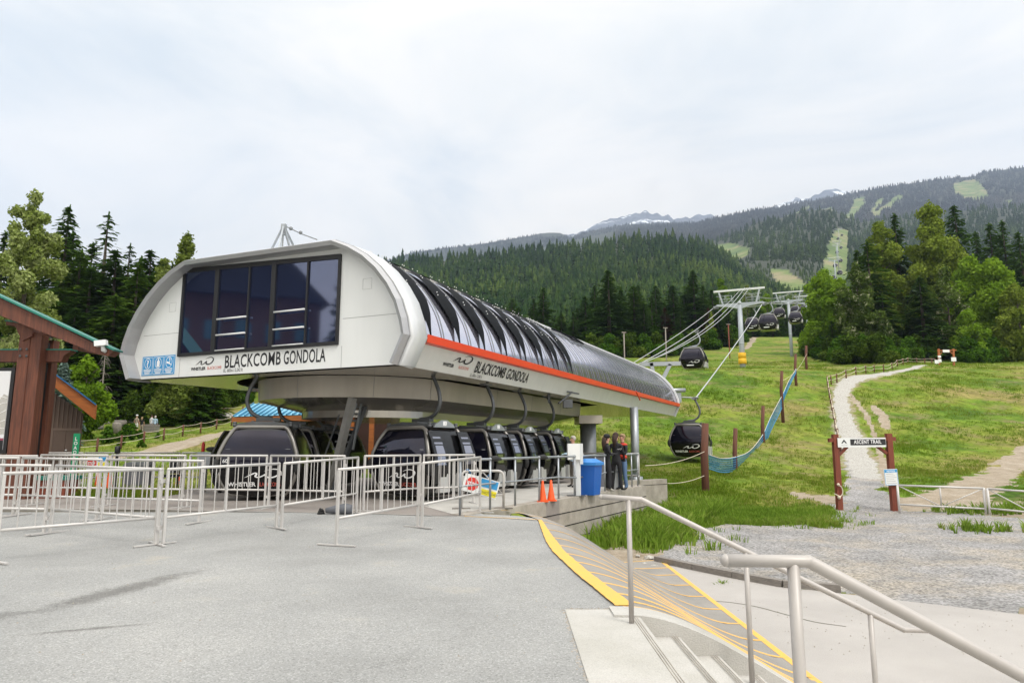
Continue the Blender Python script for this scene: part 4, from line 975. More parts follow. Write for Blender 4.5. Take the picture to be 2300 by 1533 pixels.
    m = MB(); q = hg[-1]; m.box((q[0]-.14, -.22, q[2]-.05), (q[0]+.14, .22, q[2]+.1)); m.tube([(q[0]+.05*flip, -.34, q[2]+.06), (q[0]+.3*flip, -.34, q[2]+.06)], .06, 8); m.build('grip', M['midsteel'], root)
    # ski boxes on the door side
    m = MB()
    for y0 in (-.66, .18):
        x0, x1 = sorted((flip*1.0, flip*1.26)); m = MB(); m.box((x0, y0, .12), (x1, y0+.46, .60)); m.box((x0+.02, y0+.05, .6), (x1-.02, y0+.4, .64)); m.build('ski_box', M['cabsilver'], root)
    if doors == 'open':
        for y0 in (-.98, .36):
            m = MB(); m2 = MB(); vs = []; zz = [.1, .4, .85, 1.2, 1.6, 1.86]
            hx = [cab_section(z)[0]+.10 for z in zz]; hw = [.5, .56, .62, .62, .56, .5]
            for z, h_, w_ in zip(zz, hx, hw):
                for (dx, dy) in ((0, 0), (.05, 0), (.05, w_), (0, w_)): vs.append((flip*(h_+dx), y0+dy+(.62-w_)/2, z))
            m.add(vs, [(i*4+a, i*4+(a+1) % 4, (i+1)*4+(a+1) % 4, (i+1)*4+a) for i in range(5) for a in range(4)]+[(0, 3, 2, 1), (20, 21, 22, 23)])
            d_ = m.build('door', M['cabblack'], root)
            for z0, z1 in ((.9, 1.18), (1.22, 1.45), (1.49, 1.7)):
                h0, h1 = cab_section(z0)[0]+.155, cab_section(z1)[0]+.155; m2 = MB()
                m2.add([(flip*h0, y0+.12, z0), (flip*h0, y0+.5, z0), (flip*h1, y0+.48, z1), (flip*h1, y0+.14, z1)], [(0, 1, 2, 3)]); m2.build('door_window', M['doorglass'], d_)
        if plate:
            MB().prism([(-.5, 1.98), (.5, 1.98), (.42, 2.08), (.12, 2.2), (-.12, 2.2), (-.42, 2.08)], (flip*.84, 0, 0), (0, 1, 0), (0, 0, 1), (1, 0, 0), -.02, .03).build('number_bracket', M['steel'], root)
            MB().prism([(-.08, 2.04), (.08, 2.04), (.08, 2.16), (-.08, 2.16)], (flip*.84, 0, 0), (0, 1, 0), (0, 0, 1), (1, 0, 0), .031, .036).build('number_plate', M['inkwhite'], root)
            text('number', plate, (flip*.84+.04, -.03, 2.06), (0, 1, 0), (0, 0, 1), .12, M['ink'], root, world=False)
    else:
        for sx in (-1, 1):
            m = MB(); zz = [.95, 1.2, 1.5, 1.8]; vs = []
            for z in zz:
                h_ = cab_section(z)[0]+.012
                for y in (-.55, .55): vs.append((sx*h_, y, z))
            m.add(vs, [(2*i, 2*i+1, 2*i+3, 2*i+2) for i in range(3)]); m.build('side_window', M['cabglass'], root)
    return root
def put(o, p, yaw, s=1.): o.location = p; o.rotation_euler = (0, 0, R(yaw)); o.scale = (s, s, s); return o
GZ = .24
g_st = 'black cabins parked in the station'
def cabpos(u, Y, z=GZ): q = at(u, 1050, Y); return (q.x, Y, z)
put(make_cabin('gondola_cabin', 'black gondola cabin numbered 60, leftmost in the station, its end window towards the plaza', g_st, num='60', flip=-1, doors='open'), cabpos(598, 18.3), 5, .88)
put(make_cabin('gondola_cabin', 'black cabin right behind number 60, half hidden by it', g_st, flip=-1), cabpos(662, 20.9), -2, .87)
put(make_cabin('gondola_cabin', 'black cabin in the shade right behind the steel ladder frame', g_st, flip=-1), cabpos(738, 23.6), -10, .86)
put(make_cabin('gondola_cabin', 'black cabin with plate 3 on its roof and open doors, right of the ladder', g_st, doors='open', plate='3'), cabpos(947, 18.3), -33, .87)
put(make_cabin('gondola_cabin', 'black cabin numbered 112 behind the one with plate 3', g_st, doors='open', num='112', plate='2'), cabpos(1070, 20.8), -27, .86)
put(make_cabin('gondola_cabin', 'black open cabin between number 112 and the last one in the row', g_st, doors='open', plate='1'), cabpos(1146, 23.3), -25, .86)
put(make_cabin('gondola_cabin', 'black open cabin farthest along the platform row, next to the kiosk', g_st, doors='open', plate='0'), cabpos(1213, 26.1), -25, .86)
g_l = 'cabins travelling on the cable line'
def fly(u, v, Y, yaw, label, s=1.):     # u, v: middle of the cabin body
    q = at(u, v, Y); o = make_cabin('gondola_cabin', label, g_l, detail=Y < 50, doors='shut')
    return put(o, (q.x, q.y, q.z-1.0*s), yaw, s)
cA = fly(1550, 989, 42.5, -22, 'black cabin hanging low just outside the station, partly behind the first log post', .98)
cB = fly(1558, 806, 64, -24, 'black cabin hanging left of the first tower above the far end of the station', .98)
cC = fly(1690, 729, 112, -22, 'smaller of the two overlapping black cabins just right of the first tower')
cD = fly(1725, 725, 86, -22, 'larger of the two overlapping black cabins right of the first tower')
cE = fly(1750, 704, 138, -22, 'small black cabin hanging high just left of the second tower')
cF = fly(1786, 714, 122, -22, 'black cabin hanging in front of the second tower pole')
cG = fly(1786, 697, 175, -22, 'tiny cabin peeking out above the one in front of the second tower')
cH = fly(1806, 695, 190, -22, 'tiny cabin left of the third tower pole, partly behind another cabin')
cI = fly(1818, 703, 165, -22, 'small cabin in front of the third tower, nearest the broadleaf trees')
# ---------------------------------------------------------------- lift towers
TWH = {}
def tower(u, vb, vt, Y, wbeam, label, pad=None, lean=-.02):
    b = at(u, vb, Y); t = at(u-4*(80/Y), vt, Y); root = empty('lift_tower', b, label, 'lift tower', 'towers of the gondola line', rz=-R(24))
    h = t.z-b.z; r0 = .33; TWH[root.name] = h
    m = MB(); m.tube([(0, 0, -2.5), (0, 0, h*.5), (0, 0, h)], [r0*1.06, r0, r0*.86], 20); m.build('pole', M['towergrey'], root)
    MB().lathe([(r0*1.04, h*.42), (r0*1.04, h*.44)], (0, 0, 0), 20).build('pole_flange', M['towergrey'], root); m = MB(); m.lathe([(r0*.9, h), (r0*.7, h+.35), (.1, h+.5)], (0, 0, 0), 16); m.build('pole_cap', M['towergrey'], root)
    w_ = wbeam/2
    m = MB(); m.prism([(-w_*.92, h-.05), (-w_*.4, h-.25), (0, h-.62), (w_*.4, h-.25), (w_*.92, h-.05), (w_*.92, h+.2), (w_*.3, h+.22), (-w_*.3, h+.22), (-w_*.92, h+.2)], (0, -.2, 0), (1, 0, 0), (0, 0, 1), (0, 1, 0), 0, .4); m.build('crossarm', M['towergrey'], root)
    m = MB(); m.bar((-w_*1.02, 0, h+2.0), (w_*1.02, 0, h+2.0), .26, .24); m.build('top_beam', M['rimlight'], root)
    m = MB(); m.bar((-w_*.66, 0, h+.15), (-w_*.82, 0, h+1.95), .2, .2); m.bar((w_*.66, 0, h+.15), (w_*.82, 0, h+1.95), .2, .2); m.build('beam_strut', M['towergrey'], root)
    for sx in (-1, 1):
        m = MB(); m.bar((sx*w_*.95, -2.3, h-.55), (sx*w_*.95, 2.3, h+.35), .1, .16)
        for k in range(6): y = -2.1+.84*k; z = h-.6+.18*k; m.tube([(sx*w_*.95-.08, y, z), (sx*w_*.95+.08, y, z)], .22, 12)
        m.build('sheave_train', M['midsteel'], root)
        m = MB()
        for x0 in (.28, .55):
            x0 *= w_*sx
            for dy in (-.8, .8): m.tube([(x0, dy, h+.2), (x0, dy, h+1.15), (x0+sx*.7, dy, h+1.15), (x0+sx*.7, dy, h+.2)], .03, 6); m.tube([(x0, dy, h+.7), (x0+sx*.7, dy, h+.7)], .025, 6)
        m.tube([(sx*.3*w_, -.8, h+1.15), (sx*.9*w_, -.8, h+1.15)], .025, 6); m.build('service_cage', M['towergrey'], root)
    if pad:
        z0, z1 = at(u, pad[1], Y).z-b.z, at(u, pad[0], Y).z-b.z; m = MB()
        m.lathe([(r0+.14, z0), (r0+.2, z0+.02), (r0+.17, (z0+z1)/2-.03), (r0+.11, (z0+z1)/2-.01), (r0+.11, (z0+z1)/2+.01), (r0+.17, (z0+z1)/2+.03), (r0+.16, z1), (r0+.1, z1)], (0, 0, 0), 20); m.build('yellow_padding', M['yellowpad'], root)
    return root
Tw = [tower(1669, 838, 684, 88, 6.3, 'nearest and largest grey lift tower with a two-part yellow pad round its pole', (792, 817)),
      tower(1779, 808, 676, 146, 6.1, 'second lift tower up the slope, grey pole without yellow padding'),
      tower(1818, 785, 680, 186, 6.1, 'third lift tower with a yellow pad, beside the broadleaf trees', (758, 768))]
for k, (u, vb, vt, Y, s_) in enumerate(((1878, 640, 585, 420, 1.), (1884, 600, 545, 640, 1.), (1880, 580, 552, 820, 1.), (1886, 550, 516, 1100, 1.3))):
    tower(u, vb, vt, Y, 7.5*s_+k, ['tall tower of the chairlift line at the foot of the far ski run', 'tower behind it, halfway up the lower part of the far ski run', 'far tower in the middle of the green ski run', 'farthest tower, where the green ski run meets the bare patch'][k])
for k, (u, v, Y) in enumerate(((1872, 624, 450), (1886, 612, 520), (1876, 596, 640), (1888, 585, 700), (1880, 566, 860), (1889, 556, 930), (1882, 536, 1050), (1891, 528, 1150))): fly(u, v, Y, -10, '%s tiny cabin up the line on the far green run, counting from the lowest' % ['first', 'second', 'third', 'fourth', 'fifth', 'sixth', 'seventh', 'eighth'][k], 1.5)
# ropes
def rope_obj(name, pts, r, label, mt='cable', group=None):
    m = MB(); m.tube(pts, r, 6, False); o = m.build(name, M[mt]); tag(o, label, 'cable', group); return o
def sag(a, b, s, n=14): a, b = Vector(a), Vector(b); return [a+(b-a)*t-Vector((0, 0, 4*s*t*(1-t))) for t in np.linspace(0, 1, n)]
def arm(T, sx, w_=2.95, dz=.1): 
    h = TWH[T.name]; return Matrix.LocRotScale(T.location, T.rotation_euler, None) @ Vector((sx*w_, 0, h+dz))
bpy.context.view_layer.update()
outR = ST(-3.15, LEN+1.5, 4.7); outL = ST(3.15, LEN+1.5, 4.7)
gripA = at(1563, 893, 42.5); gripB = at(1547, 752, 64)
rR = [outR, gripA] + sag(gripA, arm(Tw[0], 1), .25)[1:]; rR += sag(arm(Tw[0], 1), arm(Tw[1], 1), .6)[1:] + sag(arm(Tw[1], 1), arm(Tw[2], 1), .4)[1:]
rL = [outL] + sag(outL, arm(Tw[0], -1), .5)[1:] + sag(arm(Tw[0], -1), arm(Tw[1], -1), .6)[1:] + sag(arm(Tw[1], -1), arm(Tw[2], -1), .4)[1:]
rope_obj('haul_rope', rR, .045, 'steel haul rope rising from the right side of the station to the tower arms')
rope_obj('haul_rope', rL, .035, 'steel haul rope of the left side of the line')
for k, (u0, v0, u1, v1) in enumerate(((1440, 815, 1665, 648), (1452, 812, 1673, 646), (1420, 822, 1684, 645))):
    a = at(u0, v0, 44+k); b = at(u1, v1, 87.6); rope_obj('signal_cable', sag(a, b, .7+.35*k), .03, ['communication cable to the tower top beam, upper of the bunch', 'communication cable to the tower top beam, middle of the bunch', 'communication cable to the tower top beam, lowest and most sagging'][k], group='communication cables above the station')
for sgn, k in ((-1, 0), (1, 1)):
    a = Matrix.LocRotScale(Tw[0].location, Tw[0].rotation_euler, None) @ Vector((.3*sgn, 0, 0)); a.z = at(1665, 650, 88).z; b = at(1772+4*k, 658, 146); c = at(1812+3*k, 664, 186)
    rope_obj('signal_cable', sag(a, b, 1.2)+sag(b, c, .8)[1:], .025, 'communication cable between the tower tops, %s one' % ('left' if k == 0 else 'right'))
# steel T-frame of the rope tensioner behind the far end of the station
tf = empty('steel_frame', at(1480, 850, 50), 'pale steel beam on a slanted leg behind the far end of the station', 'steel frame')
m = MB(); m.bar(at(1438, 818, 50), at(1528, 816, 50), .25, .3); m.build('beam', M['steel'], tf, True)
MB().bar(at(1505, 818, 50), at(1484, 860, 50), .25, .25).build('leg', M['steel'], tf, True)
MB().bar(at(1462, 815, 50), at(1470, 850, 50), .25, .25).build('leg', M['steel'], tf, True)
# ---------------------------------------------------------------- crowd barriers
def gp(u, v): 
    p = gz(u, v, 0)
    for _ in range(6): p = gz(u, v, plaza_z(p.y)+.006)
    return p
def barrier(p, q, label, hgt=1.13, feet=(1, 1), joint=True):
    c = (p+q)/2; root = empty('crowd_barrier', c, label, 'barrier', 'pale steel crowd barriers of the queue'); d = (q-p); d.z = 0; ln = d.length; d.normalize(); n = Vector((-d.y, d.x, 0))
    P = lambda x, z: Vector((p.x, p.y, p.z+(q.z-p.z)*x/ln))+d*x+Vector((0, 0, z)); w_ = .024
    m = MB(); m.tube([P(0, hgt), P(ln, hgt)], w_, 10); m.sphere(P(0, hgt), w_*1.02, n=8); m.sphere(P(ln, hgt), w_*1.02, n=8); m.build('top_rail', M['barrier'], root, True)
    m = MB(); m.tube([P(.02, .40), P(ln-.02, .40)], w_*.9, 10); m.build('bottom_rail', M['barrier'], root, True)
    for x in (0, ln): m = MB(); m.bar(P(x, .01), P(x, hgt-.01), .038, .038, up=d); m.build('end_post', M['barrier'], root, True)
    m = MB(); m.bar(P(ln/2, .41), P(ln/2, hgt-.02), .045, .03, up=d); m.build('middle_post', M['barrier'], root, True)
    nbar = max(2, int(round(ln/2/.19)))
    for k in range(1, nbar):
        for h0 in (0, ln/2): x = h0+ln/2*k/nbar; MB().tube([P(x, .41), P(x, hgt-.01)], .0085, 5, False).build('bar', M['barrier'], root, True)
    for e, x in zip(feet, (0, ln)):
        if e: f = P(x, .012); a_ = .33; nn = (n*math.cos(.12)+d*math.sin(.12)*(1 if x else -1)); m = MB(); m.bar(f-nn*a_, f+nn*a_, .05, .02); m.build('foot', M['barrier'], root, True)
    if joint:
        for z in (.95, .25): m = MB(); m.bar(P(ln-.01, z), P(ln+.055, z), .035, .06); m.build('coupling', M['barrier'], root, True)
    return root
BR = [((-12,1262),(352,1222),'front-left barrier, nearest to the camera, running out of the frame on the left'),
 ((366,1222),(620,1186),'second barrier of the front row, right of the splayed flat feet'),
 ((632,1186),(800,1152),'barrier leading back from the front row to the one by the dark bag'),
 ((755,1225),(938,1184),'free-ended barrier in the middle, starting with a single foot on the asphalt'),
 ((948,1184),(1078,1150),'barrier running back to the railed platform corner'),
 ((112,1197),(348,1223),'barrier slanting forward to meet the front row from the left'),
 ((-120,1192),(98,1197),'barrier at the left edge in the second row'),
 ((38,1157),(216,1166),'third-row barrier left of the metal plate feet, near the left edge'),
 ((228,1166),(447,1173),'third-row barrier with orange tape at its right post'),
 ((-150,1150),(28,1157),'third-row barrier cut by the left edge, red tag at its joint'),
 ((-80,1133),(72,1133),'fourth-row barrier at the left edge in front of the timber posts'),
 ((82,1133),(232,1135),'fourth-row barrier in front of the shed door'),
 ((242,1135),(408,1139),'fourth-row barrier in front of the grey bins'),
 ((420,1139),(594,1141),'fourth-row barrier in front of cabin 60, left half'),
 ((603,1141),(770,1146),'fourth-row barrier in front of cabin 60, right half'),
 ((816,1147),(942,1135),'barrier in front of the cabin with roof plate 3'),
 ((950,1135),(1064,1130),'barrier right of the roof plate 3 cabin, ending at the platform railing'),
 ((-60,1102),(178,1102),'farthest barrier, along the grass left of the traffic cones'),
 ((184,1102),(398,1100),'farthest barrier, behind the grey bins'),
 ((404,1100),(446,1100),'short far barrier between the black chair and the control box')]
for k, (a, b, lb) in enumerate(BR):
    barrier(gp(*a), gp(*b), 'steel '+lb, hgt=1.13 if k < 11 else 1.15, feet=(k not in (1, 2, 4), 1), joint=k not in (2, 4, 19))
# small round-cornered barrier with a sign tied to it
root = empty('barrier', gp(1080, 1135), 'low round-cornered white barrier carrying a tilted do-not-load sign, by the platform corner', 'barrier')
a, b = gp(1036, 1143), gp(1131, 1142); d = (b-a).normalized(); ln = (b-a).length; P = lambda x, z: a+d*x+Vector((0, 0, z))
m = MB(); m.tube([P(0, 0), P(0, .7)]+[P(.12-.12*math.cos(t), .7+.12*math.sin(t)) for t in np.linspace(.3, 1.57, 5)]+[P(ln-.12+.12*math.sin(t), .7+.12*math.cos(t)) for t in np.linspace(0, 1.3, 5)]+[P(ln, .7), P(ln, 0)], .028, 10); m.build('frame', M['barrier'], root, True)
MB().tube([P(0, .3), P(ln, .3)], .022, 8).build('lower_rail', M['barrier'], root, True)
m = MB(); m.tube([P(.05, .35), P(ln*.5, .8)], .014, 6); m.tube([P(ln-.05, .35), P(ln*.5, .8)], .014, 6); m.build('brace', M['barrier'], root, True)
for x in (0, ln): m = MB(); m.bar(P(x-.2, .015), P(x+.2, .015), .09, .03); m.build('foot', M['barrel'], root, True)
m = MB(); m.tube([P(.15, .84), P(.25, .66)], .012, 5); m.tube([P(ln-.22, .84), P(ln-.55, .5)], .012, 5); m.tube([P(.1, .85), P(.2, .8)], .03, 6); m.build('strap', M['bluemetal'], root, True)
def signboard(name, c, w_, h_, tilt, parts, label, cat='sign', yaw=0., parent=None, group=None, ret=False):
    root = empty(name, c, label, cat, group); ux_ = Vector((math.cos(yaw), math.sin(yaw), 0)); n = Vector((math.sin(yaw), -math.cos(yaw), 0)); uz_ = Vector((0, 0, 1))
    X = ux_*math.cos(tilt)+uz_*math.sin(tilt); Z = -ux_*math.sin(tilt)+uz_*math.cos(tilt)
    m = MB(); m.prism([(-w_/2, -h_/2), (w_/2, -h_/2), (w_/2, h_/2), (-w_/2, h_/2)], (0, 0, 0), X, Z, n, -.012, 0.); m.build('board', M['white'], root)
    for (x0, y0, x1, y1, mt) in parts:
        m = MB(); m.prism([(x0, y0), (x1, y0), (x1, y1), (x0, y1)], (0, 0, 0), X, Z, n, .001, .004); m.build('colour_field', M[mt], root)
    return root, X, Z, n
c = at(1080, 1091, (a.y+b.y)/2-.12)
r_, X, Z, n = signboard('sign', c, .78, .38, -.26, [(-.02, .0, .36, .17, 'blue'), (-.0, -.17, .37, -.04, 'signyellow')], 'tilted sign with red STOP octagon and yellow strip on the low barrier')
m = MB(); m.prism([(-.2+.15*math.cos(math.pi/8+k*math.pi/4), .0+.15*math.sin(math.pi/8+k*math.pi/4)) for k in range(8)], (0, 0, 0), X, Z, n, .001, .004); m.build('stop_octagon', M['signred'], r_)
text('lettering', 'STOP', X*-.2-Z*.035+n*.006, X, Z, .1, M['inkwhite'], r_, align='CENTER', world=False, xs=.85, bold=.003)
text('lettering', 'DO NOT LOAD', X*.185-Z*.135+n*.006, X, Z, .078, M['ink'], r_, align='CENTER', world=False, xs=.75)
# ---------------------------------------------------------------- platform railing
rl = empty('platform_railing', (E0.x, E0.y, .13), 'galvanised two-rail pipe railing along the edge of the loading platform', 'railing')
pp = []
for u, v in ((1050,1157),(1117,1146),(1177,1137),(1228,1128),(1272,1121),(1310,1115),(1345,1107),(1375,1104),(1404,1099),(1430,1094),(1449,1092)):
    q = gz(u, v, .13); t = (Vector((q.x, q.y))-E0).dot(ED); w_ = E0+ED*t-dn*.12; pp.append((w_.x, w_.y))
HR = 1.08
MB().tube([(x, y, .13+HR) for x, y in pp], .028, 10).build('top_rail', M['railgalv'], rl, True)
MB().tube([(x, y, .13+.56+(-.06 if i in (5, 6) else 0)) for i, (x, y) in enumerate(pp)], .022, 8).build('middle_rail', M['railgalv'], rl, True)
for x, y in pp: m = MB(); m.tube([(x, y, .12), (x, y, .13+HR)], .026, 10); m.sphere((x, y, .13+HR), .04, n=10); m.sphere((x, y, .13+.56), .034, n=8); m.build('post', M['railgalv'], rl, True)
for i in (1, 3): x, y = pp[i]; m = MB(); m.tube([(x, y, .14+HR), (x+.12, y+.22, .14+HR), (x+.22, y+.4, .12+HR)], [.05, .065, .03], 10); m.build('wrapped_rag', M['blackrubber'], rl, True)
rb = empty('platform_railing', (3, 26, .13), 'pale pipe railing closing the far end of the platform', 'railing')
q = [Vector((pp[-1][0], pp[-1][1], .13)), at(1436, 1090, 25.), at(1312, 1090, 26.5)]; q[1].z = q[2].z = .13
m = MB(); m.tube([p_+Vector((0, 0, HR)) for p_ in q], .028, 8); m.build('top_rail', M['barrier'], rb, True)
m = MB(); m.tube([p_+Vector((0, 0, .3)) for p_ in q], .02, 8); m.build('lower_rail', M['barrier'], rb, True)
for t in (0, .35, .6, .8, 1): p_ = q[1]+(q[2]-q[1])*t; MB().tube([p_, p_+Vector((0, 0, HR))], .024, 8).build('post', M['barrier'], rb, True)
# ---------------------------------------------------------------- platform things
def cone(p, label, s=1., group='orange traffic cones', tilt=0):
    root = empty('traffic_cone', p, label, 'traffic cone', group); m = MB(); m.box((-.19*s, -.19*s, 0), (.19*s, .19*s, .03*s)); m.build('base', M['orange'], root)
    m = MB(); m.lathe([(.14*s, .03*s), (.135*s, .05*s), (.075*s, .4*s), (.035*s, .7*s), (.02*s, .71*s)], n=18); m.build('cone_body', M['orange'], root); return root
cone(gz(1219, 1126, .135), 'left one of the two orange cones on the platform', .72); cone(gz(1238, 1124, .135), 'right one of the two orange cones on the platform', .72)
for p_ in ((1221, 1098), (1238, 1098)):
    pass
cone(gz(218, 1110, .13), 'orange cone left of the other, near the stop sign behind the barriers', .95); cone(gz(243, 1109, .13), 'orange cone right beside the stop sign, behind the barriers', .95); cone(gz(401, 1085, .13)*1., 'tiny orange cone beside the black chair', .5)
kp = gz(1297, 1113, .135); kk = empty('kiosk', kp, 'white pedestal control kiosk beside the blue bin', 'control kiosk')
MB().box((-.1, -.07, 0), (.09, .07, 1.2)).build('pedestal', M['postwhite'], kk)
MB().box((-.26, -.14, .98), (.07, .16, 1.42)).build('cabinet', M['white'], kk); MB().box((.075, -.1, .86), (.16, .1, 1.42)).build('side_cover', M['postwhite'], kk); MB().box((-.28, -.2, 0.0), (.22, .2, .015)).build('base_plate', M['darksteel'], kk)
bp = gz(1323, 1110, .135); bb = empty('recycling_bin', bp, 'square blue recycling bin with a domed lid on the platform', 'bin')
m = MB(); m.add([(-.22, -.24, 0), (.24, -.24, 0), (.24, .24, 0), (-.22, .24, 0), (-.3, -.29, .82), (.3, -.29, .82), (.3, .29, .82), (-.3, .29, .82)], [(3, 2, 1, 0), (0, 1, 5, 4), (1, 2, 6, 5), (2, 3, 7, 6), (3, 0, 4, 7), (4, 5, 6, 7)]); m.build('bin_body', M['bluebin'], bb)
m = MB(); m.box((-.34, -.33, .82), (.34, .33, .9)); m.add([(-.32, -.31, .9), (.32, -.31, .9), (.32, .31, .9), (-.32, .31, .9), (-.18, -.16, 1.0), (.16, -.16, 1.0), (.16, .16, 1.0), (-.18, .16, 1.0)], [(0, 1, 5, 4), (1, 2, 6, 5), (2, 3, 7, 6), (3, 0, 4, 7), (4, 5, 6, 7)]); m.build('lid', M['bluebinlid'], bb)
bb.rotation_euler.z = -R(28)
q = at(1335, 1085, 23.5); q.z = .13; cb = empty('equipment_cabinet', q, 'dark grey cabinet standing behind the blue bin', 'cabinet'); MB().box((-.35, -.2, 0), (.35, .3, 1.0)).build('cabinet_body', M['greybin'], cb); MB().box((-.38, -.23, 1.0), (.38, .33, 1.05)).build('cabinet_top', M['darksteel'], cb)
q = gz(1383, 1098, .135); wp = empty('white_post', q, 'square white post on the platform between the people in black', 'post'); MB().box((-.075, -.06, 0), (.075, .06, 1.03)).build('post_body', M['postwhite'], wp); MB().box((-.09, -.075, 0), (.09, .075, .02)).build('foot_plate', M['steel'], wp)
# ---------------------------------------------------------------- people
def skin_body(name, chains, root_mat, mats, matf, parent=None):
    """one continuous skin-modifier surface; chains share named joints"""
    names = []; co = []; rad = []; ed = []
    for ch in chains:
        prev = None
        for nm_, p, r_ in ch:
            if nm_ not in names: names.append(nm_); co.append(p); rad.append(r_)
            i = names.index(nm_)
            if prev is not None and (prev, i) not in ed: ed.append((prev, i))
            prev = i
    me = bpy.data.meshes.new(name); me.from_pydata([tuple(c) for c in co], ed, []); ob = bpy.data.objects.new(name, me); sc.collection.objects.link(ob)
    md = ob.modifiers.new('s', 'SKIN'); md.use_smooth_shade = True
    for i, sv in enumerate(me.skin_vertices[0].data): sv.radius = (rad[i] if isinstance(rad[i], tuple) else (rad[i], rad[i])); sv.use_root = (i == 0)
    sb = ob.modifiers.new('b', 'SUBSURF'); sb.levels = sb.render_levels = 1
    bpy.context.view_layer.update(); m2 = bpy.data.meshes.new_from_object(ob.evaluated_get(bpy.context.evaluated_depsgraph_get())); bpy.data.objects.remove(ob)
    for mt in mats: m2.materials.append(mt)
    for p in m2.polygons: p.material_index = matf(p.center); p.use_smooth = True
    o = bpy.data.objects.new(name, m2); sc.collection.objects.link(o)
    if parent is not None: o.parent = parent
    return o
SK = mat('skin', (.50, .27, .19), .55)
def cmat(n, c): return mat(n, c, .85, var=.12, scale=8.)
C = {k: cmat('cloth_'+k, v) for k, v in dict(black=(.012, .012, .015), jeans=(.08, .14, .25), red=(.5, .04, .02), beige=(.33, .27, .21), white=(.62, .62, .62), shorts=(.6, .58, .55), paleblue=(.35, .48, .58), olive=(.12, .11, .09), shoe=(.35, .33, .3), darkshoe=(.02, .02, .02), hairb=(.035, .018, .012), hairg=(.38, .35, .31), hairblond=(.25, .17, .09), grey=(.25, .25, .26)).items()}
def person(p, yaw, ht, label, top, leg, shoe='darkshoe', sleeves=True, shorts=False, hair='hairb', hairlen=.3, wide=0., arms=((.0, .0), (.0, .0)), cap=None, stance=.08, lean=0., logo=False, headyaw=0):
    k = ht/1.72; root = empty('person', p, label, 'person'); root.rotation_euler = (0, 0, R(yaw)); root.scale = (k, k, k)
    # local: facing -Y
    s = stance
    hipL, hipR = (-.09, 0, .88), (.09, 0, .88)
    ch = [[('pel', (0, 0, .93), (.135, .10)), ('wst', (0, .0, 1.08), (.125, .09)), ('cst', (0, .01+lean*.3, 1.26), (.155, .105)), ('nkb', (0, .02+lean*.6, 1.43), (.075, .07)), ('nck', (0, .01+lean*.7, 1.49), .048), ('hd1', (0, -.005+lean, 1.57), (.07, .085)), ('hd2', (0, 0+lean, 1.65), (.075, .09)), ('hd3', (0, .005+lean, 1.70), (.045, .05))]]
    for sx, nm_ in ((-1, 'L'), (1, 'R')):
        fx = sx*s+ (0); w_ = wide
        ch.append([('pel', (0, 0, .93), .13), (nm_+'hp', (sx*.095, 0, .84), .095), (nm_+'kn', (sx*(.095+s*.3), -.02, .48), .062+w_*.4), (nm_+'an', (sx*(.1+s*.5), .02, .10), .042+w_), (nm_+'ft', (sx*(.11+s*.6), -.06, .035), .04), (nm_+'to', (sx*(.12+s*.7), -.15, .03), .03)])
        up_, fo = arms[0 if sx < 0 else 1]      # up_: elbow forward, fo: forearm raise
        el = (sx*.23, .02-.16*up_, 1.14+.05*up_); wr = (sx*(.24-.1*fo), -.03-.16*up_-.2*fo, .92+.28*fo+.05*up_)
        d = (Vector(wr)-Vector(el)).normalized(); wv = Vector(wr); h1 = wv+d*.05
        ch.append([('cst', (0, .01, 1.26), .15), (nm_+'sh', (sx*.17, .02, 1.38), .058), (nm_+'el', el, .043), (nm_+'wr', wr, .027), (nm_+'pm', tuple(h1), (.034, .018))])
        side_ = Vector((0, 1, 0)) if abs(d.z) > .6 else Vector((1, 0, 0)); side_ = (side_-d*side_.dot(d)).normalized(); cur = d.cross(side_)*sx*.35
        for f in range(4):
            o_ = side_*(.03-.02*f); l_ = (.06, .07, .066, .05)[f]; ch.append([(nm_+'pm', tuple(h1), .03), (nm_+'f%da' % f, tuple(h1+o_+d*.035), .009), (nm_+'f%db' % f, tuple(h1+o_+d*(.035+l_*.5)+cur*.015), .008), (nm_+'f%dc' % f, tuple(h1+o_+d*(.035+l_)+cur*.05), .007)])
        ch.append([(nm_+'wr', wr, .03), (nm_+'ta', tuple(wv+d*.03+side_*.035), .011), (nm_+'tb', tuple(wv+d*.065+side_*.052), .009)])
    tops = [C[top], C[leg], C[shoe], SK]
    def mf(c):
        if c.z > 1.475 and abs(c.x) < .13: return 3
        if abs(c.x) > .175 and c.z < 1.30 and not (c.z < .8):
            if not sleeves and c.z < 1.22: return 3
            fx = abs(c.x)
            return 3 if (c.z < .93 and arms[0 if c.x < 0 else 1][1] < .2) else 0
        if c.z > .93: return 0
        if shorts and c.z < .56 and c.z > .1: return 3
        if c.z < .085: return 2
        if c.z < .93 and abs(c.x) > .2 and c.z > .65: return 3
        return 1
    skin_body('body', ch, None, tops, mf, root)
    hm = MB(); hm.sphere((0, .015+lean, 1.665), .1, .92, 1.08, 1.0, 14, 10)
    hm.v = [(x, y, z) if not (y-lean < -.045 and z < 1.68) else (x, y*.3+lean*.7, max(z, 1.665)) for x, y, z in hm.v]
    if hairlen > .15: hm.tube([(0, .07+lean, 1.66), (.01, .11+lean*.8, 1.5), (.015, .115+lean*.6, 1.66-hairlen)], [.085, .075, .03], 10)
    hm.build('hair', C[hair], root)
    fm = MB(); fm.sphere((0, -.1+lean, 1.60), .014, 1, 1.3, 1.2, 8, 6); 
    for sx in (-1, 1): fm.sphere((sx*.085, .0+lean, 1.61), .02, .5, .8, 1.3, 8, 6)
    fm.build('face_features', SK, root)
    em = MB()
    for sx in (-1, 1): em.sphere((sx*.032, -.083+lean, 1.63), .011, 1, .6, .7, 8, 6)
